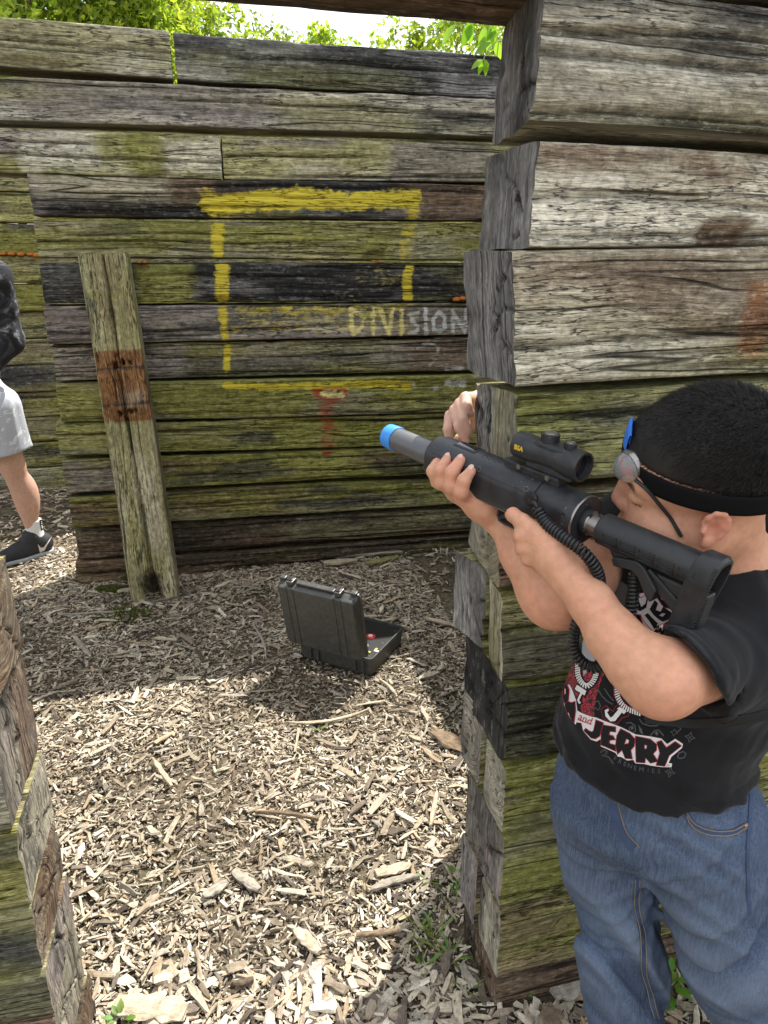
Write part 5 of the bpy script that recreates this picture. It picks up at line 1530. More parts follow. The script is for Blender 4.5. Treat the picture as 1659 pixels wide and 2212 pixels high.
# ---- t-shirt
upd = (E_L - S_L) / np.linalg.norm(E_L - S_L); updR = (E_R - S_R) / np.linalg.norm(E_R - S_R)
ULn = np.linalg.norm(E_L - S_L)
cuff = S_L + upd * ULn * .80
ca, cb = at(1418, 1372, .82), at(1594, 1554, .82)
cuff = (ca + cb) / 2; cuff_n = np.cross(cb - ca, ray(1506, 1460)); cuff_n /= np.linalg.norm(cuff_n)
if cuff_n @ upd < 0: cuff_n = -cuff_n
cuff_n = cuff_n * .8 + upd * .35; cuff_n /= np.linalg.norm(cuff_n)
sleeveL = Group([Cone(S_L - upd * .02, S_L + upd * ULn * 1.10, .070, .062, .01), Plane(cuff, cuff_n, .004), Cone(E_L + upd * .02, S_L + upd * ULn * .72, .0525, .049, .004, '-')], .045)
cuffR = S_R + updR * np.linalg.norm(E_R - S_R) * .62
sleeveR = Group([Cone(S_R, S_R + updR * .2, .070, .064, .01), Plane(cuffR, updR, .004), Cone(cuffR + updR * .06, cuffR - updR * .016, .052, .052, .004, '-')], .045)
torso = [Ell((.445, .905, 1.03), (.122, .146, .155), TA), Ell((.408, .892, .90), (.138, .140, .155), TA, .06), Ell((.406, .888, .80), (.132, .136, .115), TA, .06),
         Cone(neck_b + np.array([0, 0, -.035]), S_L + np.array([0, 0, -.01]), .078, .074, .05), Cone(neck_b + np.array([0, 0, -.035]), S_R + np.array([0, 0, -.012]), .078, .070, .05), Cone(at(1600, 1196, 1.0), at(1705, 1150, 1.01), .056, .066, .03)]
nk = hw((-.028, 0, -.045)); nd = (nk - neck_b) / np.linalg.norm(nk - neck_b)
hem_c = np.array([.414, .888, .866])
shirt_p = torso + [sleeveL, sleeveR, Plane(hem_c, np.array([.06, .02, -1.0]), .006), Cone(neck_b + nd * .050, neck_b + nd * .14, .053, .058, .008, '-')]
def shirt_folds(P):
    ang = np.arctan2((P - hem_c) @ Sd, (P - hem_c) @ Ff)
    z = P[:, 2]
    f = .021 * (np.abs(fbm(ang * 1.3, z * 20 + .9 * ang, seed=61, octaves=3) - .5) * 2 - .3) * sstep(.98, .86, z)                # slack rolls above the hem
    f += .022 * (fbm(P @ np.array([11., 7, -14]), P @ np.array([2., 3, 2.5]), seed=62, octaves=3) - .5) * sstep(.96, 1.08, z)   # pulls towards the shoulder
    t = (P - S_L) @ upd / ULn
    f += .008 * (fbm(t * 9 + (P @ np.array([3., -2, 5])), P @ np.array([6., 4, 6]), seed=63, octaves=3) - .5) * sstep(.0, .2, t) * (np.abs(t - .35) < .6)
    hem = np.abs((P - hem_c) @ np.array([.06, .02, -1.0]) + .018)
    f += .0013 * np.exp(-(hem / .0015) ** 2)
    cf = np.abs((P - cuff) @ cuff_n + .020)
    f += .0012 * np.exp(-(cf / .0016) ** 2) * (np.linalg.norm(P - cuff, axis=1) < .09)
    return f
V, F = sdf_mesh(shirt_p, .0034, shirt_folds)
shirt = adopt(mesh_np('t_shirt', V, F, SHIRT, None, True), boy)
bvh_shirt = BVHTree.FromPolygons([tuple(v) for v in V], [tuple(f) for f in F])

# ---- the print on the shirt: flat shapes laid on the cloth
from mathutils.geometry import tessellate_polygon
def A_(p): return (1198.8 + .18228 * p[0], 1479.6 + .18228 * p[1])
def B_(p): return (1198.8 + .18228 * p[0], 1231.2 + .18228 * p[1])
def grow(poly, d):
    n = len(poly); P = np.array(poly, float)
    ar = 0.5 * np.sum(P[:, 0] * np.roll(P[:, 1], -1) - np.roll(P[:, 0], -1) * P[:, 1])
    sg = 1 if ar > 0 else -1
    out = []
    for i in range(n):
        e0 = P[i] - P[i - 1]; e1 = P[(i + 1) % n] - P[i]
        n0 = np.array([e0[1], -e0[0]]) / (np.linalg.norm(e0) + 1e-9); n1 = np.array([e1[1], -e1[0]]) / (np.linalg.norm(e1) + 1e-9)
        m = n0 + n1; m = m / max(np.linalg.norm(m), .35) ; k = 1 / max(.55, (m @ n0))
        out.append(tuple(P[i] + sg * m * d * k))
    return out
def stroke(pts, w):
    P = np.array(pts, float); T = np.gradient(P, axis=0); T /= np.linalg.norm(T, axis=1)[:, None] + 1e-9
    N = np.stack([-T[:, 1], T[:, 0]], 1) * w / 2
    return [tuple(p) for p in np.vstack([P + N, (P - N)[::-1]])]
def decal(name, polys, mat, lift, parent, fn=A_, bvh=None, root=boy, step=5.0):
    """polys: list of (outer, [holes]) in picture units; laid on the cloth"""
    bm = bmesh.new()
    for outer, holes in polys:
        loops = [[Vector((*fn(p), 0)) for p in lp_] for lp_ in [outer] + holes]
        flat = [v for lp_ in loops for v in lp_]
        vs_ = [bm.verts.new(v) for v in flat]
        for tri in tessellate_polygon(loops):
            try: bm.faces.new([vs_[i] for i in tri])
            except ValueError: pass
    for _ in range(5):
        long = [e for e in bm.edges if e.calc_length() > step]
        if not long: break
        bmesh.ops.subdivide_edges(bm, edges=long, cuts=1)
        bmesh.ops.triangulate(bm, faces=bm.faces[:])
    bad = []
    for v in bm.verts:
        p, n = cast_px(bvh or bvh_shirt, v.co.x, v.co.y, lift)
        if p is None: bad.append(v)
        else: v.co = Vector(p)
    bmesh.ops.delete(bm, geom=bad, context='VERTS')
    # drop faces stretched over a silhouette edge
    far_ = [f for f in bm.faces if max(e.calc_length() for e in f.edges) > .03]
    bmesh.ops.delete(bm, geom=far_, context='FACES')
    for f in bm.faces:
        f.normal_update()
        if f.normal.dot(f.calc_center_median() - Vector((0, 0, CAM_H))) > 0: f.normal_flip()
    me = bpy.data.meshes.new(name); bm.to_mesh(me); bm.free(); me.materials.append(mat)
    o = bpy.data.objects.new(name, me); COL.objects.link(o); adopt(o, boy if parent is None else parent, root)
    if parent is not None: o.location = (0, 0, 0)
    if len(polys) > 1 or name in ('print_outline', 'lettering_outline', 'print_ground'): o['kind'] = 'stuff'
    return o
HALO = [(100, 60), (115, 240), (180, 380), (250, 470), (262, 440), (320, 450), (340, 540), (430, 645), (500, 668), (545, 640), (548, 725), (720, 802), (750, 848), (785, 850), (860, 892), (930, 885), (955, 925), (1060, 932), (1140, 952), (1262, 968), (1380, 970), (1385, 930), (1345, 922), (1378, 850), (1505, 742), (1515, 695), (1425, 635), (1330, 698), (1262, 632), (1130, 608), (960, 585), (900, 555), (790, 500), (730, 478), (600, 430), (490, 385), (440, 378), (330, 338), (272, 305), (255, 180), (215, 70), (180, 0), (105, 0)]
LET = [([(495, 418), (577, 450), (537, 600), (490, 632), (440, 622), (358, 538), (375, 518), (410, 545), (445, 560), (468, 545)], []),
       ([(580, 478), (722, 500), (722, 552), (655, 545), (645, 590), (692, 602), (715, 642), (650, 650), (648, 692), (722, 712), (722, 777), (555, 705), (560, 560)], []),
       ([(785, 522), (890, 575), (948, 640), (940, 720), (900, 765), (917, 868), (840, 862), (800, 760), (748, 812), (728, 705), (742, 600)], [[(850, 630), (888, 650), (880, 692), (822, 702)]]),
       ([(960, 608), (1130, 640), (1202, 700), (1200, 770), (1160, 810), (1217, 895), (1135, 917), (1075, 850), (1065, 912), (968, 907)], [[(1062, 700), (1095, 715), (1085, 757), (1062, 757)]]),
       ([(1212, 675), (1260, 655), (1320, 742), (1425, 668), (1492, 715), (1350, 830), (1300, 952), (1205, 942), (1245, 805)], []),
       ([(112, 20), (150, 0), (176, 60), (166, 190), (130, 222), (108, 150)], [[(120, 40), (140, 35), (142, 110), (122, 130)]]),
       ([(130, 232), (165, 200), (205, 217), (245, 202), (252, 300), (235, 442), (190, 372), (180, 320), (160, 330), (145, 290)], [])]
pr_ = shirt
redz = B_
red_poly = [A_(p) for p in [(190, -480), (250, -470), (330, -310), (545, -225), (608, -180), (545, -30), (490, 150), (465, 382), (330, 335), (270, 180), (215, 60), (150, -20), (105, -70), (160, -310)]]
ident = lambda p: p
def bandana():
    t = NT('bandana_print'); p = t.obj()
    v = t.n('ShaderNodeTexVoronoi', feature='DISTANCE_TO_EDGE'); v.inputs['Scale'].default_value = 105; t.l(p, v.inputs['Vector'])
    n = t.noise(p, 160, 4, .6, 1.5)
    c = t.mix('MIX', t.ramp(n, [(.44, 1), (.50, 0)]), (.40, .028, .042), (.016, .012, .013))
    c = t.mix('MIX', t.ramp(v.outputs['Distance'], [(.03, 1), (.07, 0)]), c, (.03, .012, .014))
    t.set(Base_Color=c, Roughness=.88); return t.m
decal('red_bandana', [(red_poly, [])], bandana(), .0006, pr_, ident)
# grey cloth shapes, upper print
GREYCL = plain('grey_print_light', (.36, .36, .37), .85, .15, 160, .2); GREYMID = plain('grey_print_mid', (.105, .108, .115), .85, .35, 160, .2)
decal('grey_patch', [([(340, 760), (390, 880), (440, 1000), (500, 1040), (430, 1160), (345, 1260), (335, 1130), (325, 1000)], [])], GREYCL, .0010, pr_, B_)
decal('grey_patch', [([(560, 60), (700, 60), (870, 190), (830, 420), (700, 380), (600, 220)], [])], GREYMID, .0010, pr_, B_)
whl = [([(1140, 360), (1210, 330), (1262, 410), (1300, 452), (1412, 480), (1428, 562), (1300, 642), (1282, 702), (1200, 778), (1050, 642), (1020, 540), (930, 500), (940, 300), (1100, 262)], [])]
decal('print_outline', [(grow(whl[0][0], 9), [])], REDPRINT, .0008, pr_, B_)
decal('print_ground', whl, WHITEP, .0013, pr_, B_)
blk = [([(1130, 470), (1190, 360), (1232, 400), (1204, 480), (1262, 500), (1292, 440), (1402, 520), (1402, 582), (1290, 622), (1240, 592), (1180, 540)], [[(1245, 548), (1280, 520), (1322, 526), (1290, 562)]]), ([(1070, 540), (1110, 515), (1150, 560), (1282, 690), (1215, 746), (1120, 600)], []), ([(950, 400), (1000, 370), (1030, 440), (1080, 400), (1100, 300), (1112, 330), (1090, 450), (1020, 490), (960, 470)], [])]
decal('print_shape', blk, BLACKPRINT, .0020, pr_, B_)
decal('print_shape', [(stroke([(935, 540), (1020, 530), (1050, 600), (1120, 680), (1200, 770)], 9), []), (stroke([(960, 330), (1030, 330), (1095, 285)], 8), [])], REDPRINT, .0020, pr_, B_)
# lettering
decal('lettering_halo', [(HALO, [])], WHITEP, .0009, pr_)
decal('lettering_outline', [(grow(o_, 8), [grow(h, 6)[::1] if False else [tuple((np.array(q) - np.mean(h, 0)) * .72 + np.mean(h, 0)) for q in h] for h in hs]) for o_, hs in LET], REDPRINT, .0015, pr_)
for (o_, hs) in LET: decal('letter', [(o_, hs)], BLACKPRINT, .0021, pr_)
J_o = [(555, 290), (610, 250), (660, 292), (700, 320), (720, 260), (765, 235), (885, 330), (870, 365), (800, 385), (740, 460), (640, 440), (575, 380)]
decal('lettering_outline', [(grow(J_o, 7), [])], REDPRINT, .0009, pr_); decal('lettering_ground', [(J_o, [])], BLACKPRINT, .0014, pr_)
decal('letter', [([(600, 300), (640, 280), (650, 300), (628, 325), (665, 385), (690, 375), (760, 290), (745, 280), (775, 258), (857, 310), (825, 342), (800, 325), (720, 427), (665, 432), (608, 370)], [])], WHITEP, .0020, pr_)
T_o = [(250, 50), (275, 2), (384, 72), (365, 127), (335, 110), (300, 185), (322, 215), (300, 228), (276, 180), (315, 95), (268, 70)]
decal('lettering_ground', [(grow(T_o, 16), [])], BLACKPRINT, .0014, pr_); decal('letter', [(T_o, [])], WHITEP, .0020, pr_)
# rope chains
def rope(path, w, n, fn):
    P, _ = smooth_path([(p[0], p[1], 0) for p in path], n); T = np.gradient(P, axis=0); T /= np.linalg.norm(T, axis=1)[:, None]
    band_ = stroke([tuple(p[:2]) for p in P], w * 1.5)
    decal('chain_ground', [(band_, [])], BLACKPRINT, .0012, pr_, fn)
    out = []
    for p, t_ in zip(P, T):
        nn = np.array([-t_[1], t_[0], 0]); a = p - nn * w / 2 - t_ * w * .12; b = p + nn * w / 2 + t_ * w * .12
        q = t_ * w * .15
        out.append(([tuple((a - q)[:2]), tuple((a + q)[:2]), tuple((b + q)[:2]), tuple((b - q)[:2])], []))
    decal('chain_links', out, WHITEP, .0019, pr_, fn, step=9)
rope([(285, 1060), (285, 1240), (335, 1345), (400, 1375), (470, 1310), (520, 1170)], 62, 24, B_)
rope([(745, 20), (750, 130), (800, 225), (880, 290), (1010, 335)], 58, 17, A_)
decal('chain_edge', [(stroke([(700, 20), (712, 140), (745, 210), (765, 235)], 8), []), (stroke([(805, 95), (820, 190), (880, 265), (1045, 358)], 8), [])], REDPRINT, .0012, pr_)
# small grey drawing and words
def ring_star(c, r):
    o_ = []; h = []
    for k in range(8):
        a = k * math.pi / 4 + .2; rr = r if k % 2 == 0 else r * .48
        o_.append((c[0] + rr * math.cos(a), c[1] + rr * math.sin(a))); h.append((c[0] + rr * .72 * math.cos(a), c[1] + rr * .72 * math.sin(a)))
    return [(o_, [h])]
st_ = ring_star((1600, 615), 68) + ring_star((1365, 1030), 66) + ring_star((1412, 560), 50)
for c in ((1600, 615), (1365, 1030)): st_.append(([(c[0] - 18, c[1] - 20), (c[0], c[1] - 5), (c[0] + 20, c[1] - 18), (c[0] + 8, c[1]), (c[0] + 18, c[1] + 20), (c[0], c[1] + 8), (c[0] - 20, c[1] + 18), (c[0] - 8, c[1])], []))
decal('grey_stars', st_, GREYPRINT, .0009, pr_)
pais = [stroke(p, 13) for p in ([(1000, 400), (1040, 455), (1120, 482), (1200, 482), (1290, 445), (1390, 440), (1470, 470), (1490, 520), (1440, 560)], [(1060, 390), (1110, 430), (1180, 430), (1240, 400)],
        [(1450, 850), (1470, 800), (1520, 785), (1552, 810), (1530, 855), (1480, 868), (1450, 850)], [(845, 450), (900, 445), (950, 480), (960, 540), (920, 565), (880, 540), (890, 495), (925, 500)],
        [(540, 800), (590, 765), (625, 790), (600, 825)], [(560, 830), (640, 850), (700, 930)], [(1130, 600), (1180, 540), (1230, 530), (1290, 600)], [(520, 60), (560, 130), (620, 190), (690, 230)], [(590, 40), (640, 120), (700, 190)], [(480, 270), (520, 300), (545, 250), (520, 190), (480, 200)])]
decal('grey_paisley', [(p, []) for p in pais] + [([(990, 470), (1030, 520), (1050, 590), (1010, 560)], []), ([(1180, 560), (1210, 545), (1230, 575), (1205, 600)], []), ([(900, 490), (930, 480), (935, 520), (905, 530)], [])], GREYPRINT, .0009, pr_)
def glyph_decal(name, txt, c, size, deg, mat, lift, fn):
    cu = bpy.data.curves.new('t', 'FONT'); cu.body = txt; cu.size = size; cu.align_x = 'CENTER'; cu.align_y = 'CENTER'; cu.resolution_u = 2
    to = bpy.data.objects.new('t', cu); COL.objects.link(to); dg = bpy.context.evaluated_depsgraph_get(); dg.update()
    me = bpy.data.meshes.new_from_object(to.evaluated_get(dg)); bpy.data.objects.remove(to); bpy.data.curves.remove(cu)
    a = math.radians(deg); polys = []
    co = [(v.co.x, -v.co.y) for v in me.vertices]
    co = [(c[0] + x * math.cos(a) - y * math.sin(a), c[1] + x * math.sin(a) + y * math.cos(a)) for x, y in co]
    for p in me.polygons: polys.append(([co[i] for i in p.vertices], []))
    bpy.data.meshes.remove(me)
    return decal(name, polys, mat, lift, pr_, fn)
for ch_, c, dg_ in (('F', (715, 872), 22), ('R', (772, 908), 20), ('E', (832, 935), 16), ('N', (890, 960), 14), ('E', (952, 985), 10), ('M', (1025, 1000), 6), ('i', (1105, 1005), 2), ('E', (1165, 1015), 2), ('S', (1232, 1018), 2)):
    glyph_decal('letter', ch_, c, 78, dg_, GREYPRINT, .0009, A_)
glyph_decal('small_lettering', 'and', (370, 405), 120, 24, REDPRINT, .0017, A_)
decal('small_lettering', [(stroke([(282, 408), (360, 440), (442, 466)], 10), [])], REDPRINT, .0017, pr_)
glyph_decal('small_lettering', 'BEST', (1308, 345), 92, 42, WHITEP, .0017, B_)
glyph_decal('small_lettering', 'TM', (1338, 948), 26, 0, BLACKPRINT, .0017, A_)
# ---- sling strap round the waist
strap = decal('sling_strap', [(stroke([(1395, 1552), (1440, 1557), (1500, 1560), (1560, 1558), (1620, 1550), (1680, 1535)], 19), [])], WEB, .0030, None, ident)
sol = strap.modifiers.new('solid', 'SOLIDIFY'); sol.thickness = .002

# ---- jeans
hips = [Ell((.406, .888, .83), (.120, .128, .10), TA), Ell((.406, .888, .755), (.125, .133, .075), TA, .05)]
jl = hips + [Cone(hipR, kneR, .080, .066, .025), Cone(kneR, ankR + np.array([0, 0, .0]), .066, .066, .02), Cone(hipL, kneL, .092, .080, .025), Cone(kneL, ankL, .080, .074, .02), Plane((0, 0, .035), (0, 0, -1), .003)]
def limb_t(P, a, b):
    ab = b - a; return ((P - a) @ ab) / (ab @ ab)
def jean_folds(P):
    f = 0
    for (h, k, a, sd) in ((hipR, kneR, ankR, 71), (hipL, kneL, ankL, 81)):
        mid = (h + k) / 2
        w = np.exp(-(np.minimum(np.linalg.norm(np.cross(P - h, (k - h) / np.linalg.norm(k - h)), axis=1), np.linalg.norm(np.cross(P - k, (a - k) / np.linalg.norm(a - k)), axis=1)) / .11) ** 4)
        z = P[:, 2]; ang = (P[:, 0] - mid[0]) * 6 + (P[:, 1] - mid[1]) * 4
        amp = .018 + .026 * np.exp(-((z - k[2] + .02) / .12) ** 2) + .016 * sstep(.3, .1, z)
        sl_ = 2.6 if sd == 71 else -2.4
        r = fbm(ang * .6 + 3, z * 11 + ang * sl_, seed=sd, octaves=3)
        f = f + w * amp * (np.abs(r - .5) * 2 - .35)
        r2 = fbm(ang * .6, z * 26 - ang * sl_ * 1.2, seed=sd + 3, octaves=2)
        f = f + w * .010 * (np.abs(r2 - .5) * 2 - .3)
    f += .004 * (fbm(P[:, 0] * 26 + P[:, 2] * 9, P[:, 2] * 14, P[:, 1] * 20, seed=90, octaves=3) - .5)
    return f
V, F = sdf_mesh(jl, .0048, jean_folds)
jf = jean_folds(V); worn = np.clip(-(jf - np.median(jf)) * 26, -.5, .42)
for c, r, s_ in ((kneR + np.array([-.03, -.07, .05]), .09, .22), (kneL + np.array([-.02, -.08, .04]), .11, .28), (hipL + np.array([-.04, -.09, -.09]), .10, .12), (hipR + np.array([-.07, -.04, -.08]), .09, .10)):
    worn += s_ * np.exp(-((V - c) ** 2).sum(1) / r ** 2)
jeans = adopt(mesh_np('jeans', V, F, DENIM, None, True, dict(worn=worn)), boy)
bvh_j = BVHTree.FromPolygons([tuple(v) for v in V], [tuple(f) for f in F])
def seam(name, pts, r, mat, lift=.001, n=60):
    q = [cast_px(bvh_j, x, y, lift)[0] for x, y in pts]; q = [p for p in q if p is not None]
    if len(q) < 3: return
    P, _ = smooth_path(q, n)
    # keep it on the cloth
    o = MB().tube(P, r, 6).build(name, mat, None, True); adopt(o, boy); o.parent = jeans; o.location = (0, 0, 0)
def dense(pts, n=24):
    P, _ = smooth_path([(x, y, 0) for x, y in pts], n); return [tuple(p[:2]) for p in P]
pk = dense([(1482, 1757), (1490, 1772), (1505, 1786), (1540, 1798), (1578, 1798), (1612, 1782)])
decal_j = lambda nm, poly, mat, lift: decal(nm, [(poly, [])], mat, lift, jeans, ident, bvh_j)
decal_j('pocket_edge', stroke(pk, 13), DENIM_DK, .0016)
seam('pocket_stitch', [(x, y - 4) for x, y in pk], .0007, STITCH, .0022); seam('pocket_stitch', [(x, y + 5) for x, y in pk], .0007, STITCH, .0022)
decal_j('side_seam', stroke(dense([(1622, 1715), (1617, 1790), (1614, 1850), (1616, 1920), (1619, 1975)]), 7), DENIM_DK, .0014)
fly = dense([(1314, 1740), (1322, 1775), (1334, 1806), (1360, 1836)])
decal_j('fly', stroke([(x + 10, y - 3) for x, y in fly], 20), DENIM_DK, .0012)
seam('fly_stitch', [(x + 22, y - 8) for x, y in fly], .0007, STITCH, .002)
ins = dense([(1378, 1898), (1374, 1952), (1386, 2015), (1392, 2095), (1406, 2158), (1416, 2200)])
decal_j('inseam', stroke(ins, 12), DENIM_DK, .0014)
seam('inseam_stitch', [(x - 5, y) for x, y in ins], .0007, STITCH, .002); seam('inseam_stitch', [(x + 5, y) for x, y in ins], .0007, STITCH, .002)
seam('rivet', [(1606, 1784), (1609, 1782), (1612, 1781)], .0022, plain('copper', (.45, .25, .08), .35, .1, 40, .5, .9), .001)
# ---- shoes, below the frame
for a_, k_ in ((ankR, kneR), (ankL, kneL)):
    d = np.array([-.80, -.2, 0]); d /= np.linalg.norm(d); c = np.array([a_[0], a_[1], 0])
    V, F = sdf_mesh([Cone(c + d * .12 + [0, 0, .040], c - d * .05 + [0, 0, .042], .036, .036), Cone(c - d * .02 + [0, 0, .05], c + [0, 0, .10], .04, .042, .03), Plane((0, 0, .012), (0, 0, -1), .004)], .004)
    sh_ = adopt(mesh_np('shoe', V, F, RUBBER, None, True), boy)
    V, F = sdf_mesh([Cone(c + d * .12 + [0, 0, .02], c - d * .05 + [0, 0, .02], .040, .040), Plane((0, 0, .0), (0, 0, -1), .003), Plane((0, 0, .022), (0, 0, 1), .003)], .004)
    so = adopt(mesh_np('sole', V, F, plain('sole_rubber', (.55, .55, .53), .7), None, True), boy); so.parent = sh_; so.location = (0, 0, 0)

# ================================================================== OPEN CASE
g1, g2, g3 = on_ground(803, 1466, .004), on_ground(644, 1421, .004), on_ground(876, 1402, .004)
e1 = (g1 - g2); CW = np.linalg.norm(e1); e1 /= CW
e2 = g3 - g1; e2 = e2 - e1 * (e1 @ e2); CD = np.linalg.norm(e2); e2 /= CD; CD *= 1.14
CH = .082
cm = np.eye(4); cm[:3, 0] = e1; cm[:3, 1] = e2; cm[:3, 2] = np.cross(e1, e2); cm[:3, 3] = g2; cm[2, 3] = .006
case = empty('hard_case'); case.matrix_world = Matrix(cm.tolist())
tag(case, 'open black hard plastic case standing on the wood chips', 'case')
def rrect(x0, x1, y0, y1, r, n=5):
    out = []
    for cx, cy, a0 in ((x1 - r, y0 + r, -90), (x1 - r, y1 - r, 0), (x0 + r, y1 - r, 90), (x0 + r, y0 + r, 180)):
        for k in range(n + 1):
            a = math.radians(a0 + 90 * k / n); out.append((cx + r * math.cos(a), cy + r * math.sin(a)))
    return out
def shell(x0, x1, y0, y1, z0, z1, r=.016, wall=.006, draft=.008, open_top=True):
    mb = MB(); P0 = rrect(x0 + draft, x1 - draft, y0 + draft, y1 - draft, r); P1 = rrect(x0, x1, y0, y1, r); Pm = rrect(x0 + draft * .35, x1 - draft * .35, y0 + draft * .35, y1 - draft * .35, r)
    I1 = rrect(x0 + wall, x1 - wall, y0 + wall, y1 - wall, r * .7); n = len(P0); V = []; F = []
    rings = [[(p[0], p[1], z0) for p in rrect(x0 + draft + .006, x1 - draft - .006, y0 + draft + .006, y1 - draft - .006, r * .8)], [(p[0], p[1], z0 + .006 * (1 if z1 > z0 else -1)) for p in P0], [(p[0], p[1], z0 + (z1 - z0) * .8) for p in Pm], [(p[0], p[1], z0 + (z1 - z0) * .82) for p in P1], [(p[0], p[1], z1) for p in P1], [(p[0], p[1], z1) for p in I1], [(p[0], p[1], z1 - (z1 - z0) * .35) for p in I1]]
    for R_ in rings: V += R_
    F.append(tuple(range(n))[::-1])
    for i in range(len(rings) - 1):
        for k in range(n):
            k2 = (k + 1) % n; F.append((i*n+k, i*n+k2, (i+1)*n+k2, (i+1)*n+k))
    F.append(tuple((len(rings)-1)*n + k for k in range(n)))
    return mb.add(V, F)
base = shell(0, CW, 0, CD, 0, CH).build('base', CASEP, case, True, angle=40)
for k in range(2):
    x = CW * (.17 + .6 * k)
    for dx_ in (0, .035): MB().box((x + dx_, -.004, .012), (x + dx_ + .009, .006, CH - .012)).build('rib', CASEP, base, False, .002)
panel = MB().box((.012, .012, CH - .016), (CW - .012, CD - .012, CH - .011)).build('panel', GLASS_D, case, False, .002)
MB().prism(rrect(.009, CW - .009, .009, CD - .009, .012), CH - .013, CH - .010, 'xy').build('panel_gasket', RUBBER, panel)
SILV = plain('bare_board', (.45, .45, .42), .4, .4, 120, .5, .3)
def button(fx, fy, r, mat, nm):
    b = MB().lathe([(CH - .012, r * 1.25), (CH - .007, r * 1.2), (CH - .006, r)], 24, Matrix.Translation((CW * fx, CD * fy, 0)), axis='z').build(nm + '_bezel', mat, panel, True)
    MB().lathe([(CH - .007, r * .6), (CH - .004, r * .55)], 20, Matrix.Translation((CW * fx, CD * fy, 0)), axis='z').build('cap', WHITEP, b, True)
button(.72, .58, .017, REDP, 'button')
MB().lathe([(CH - .011, .030), (CH - .0085, .030)], 28, Matrix.Translation((CW * .72, CD * .30, 0)), axis='z').build('speaker', SILV, panel)
rs = np.random.RandomState(12)
YG = plain('yellow_wire', (.6, .5, .04), .5); GG_ = plain('green_wire', (.05, .30, .05), .5)
for k in range(9):
    x, y = CW * rs.uniform(.60, .93), CD * rs.uniform(.06, .30)
    MB().box((x, y, CH - .011), (x + rs.uniform(.008, .03), y + rs.uniform(.006, .02), CH - .011 + rs.uniform(.002, .008))).build('component', [SILV, YG, GG_, WHITEP][k % 4], panel, False, .001)
for k in range(6): MB().lathe([(CH - .0105, .004), (CH - .0095, .003)], 10, Matrix.Translation((CW * (.08 + .84 * (k % 2)), CD * (.12 + .38 * (k // 2)), 0)), axis='z').build('panel_screw', STEEL, panel)
MB().box((CW * .30, CD * .55, CH - .011), (CW * .55, CD * .80, CH - .002)).build('keypad', RUBBER, panel, False, .003)
# lid, hinged on the side nearest the viewer and thrown back past upright
hx, hy = 0.0, -.004
la = math.radians(101)
LM = Matrix.Translation((-.012, hy - .004, CH + .016)) @ Matrix.Rotation(la, 4, 'X')
lid = shell(-.006, CW + .006, .0, CD * 1.0, .048, .0, .018, .006, .010)
lid.v = [tuple(v) for v in xf(LM, np.array(lid.v))]
lid_o = lid.build('lid', CASEP, case, True, angle=40)
def lbox(lo, hi, nm, mat, bev=.0015, par=None):
    mb = MB().box(lo, hi, LM); return mb.build(nm, mat, par or lid_o, False, bev)
for x in (CW * .13, CW * .74):
    for d_ in (0, CW * .085):
        lbox((x + d_, .006, .0475), (x + d_ + .0022, CD - .004, .0505), 'ridge', CASEP, .0008)
    lt = lbox((x + .002, CD - .004, .006), (x + CW * .085, CD + .014, .042), 'latch', CASEP, .003)
    lbox((x + .004, CD + .010, .014), (x + CW * .085 - .004, CD + .018, .034), 'latch_tab', RUBBER, .002, lt)
lbox((CW * .24, CD - .002, .012), (CW * .72, CD + .007, .030), 'handle_lip', CASEP, .002)
for x in (.004, CW - .030): lbox((x, CD - .006, .0), (x + .024, CD + .010, .020), 'corner_block', CASEP, .003)
lbox((CW * .52, CD * .10, .0475), (CW * .72, CD * .26, .0490), 'name_plate', CASEP, .0006)
for x in (CW * .2, CW * .78): MB().lathe([(x, .006), (x + CW * .09, .006)], 12, Matrix.Translation((0, hy, CH - .004))).build('hinge', CASEP, case, True)

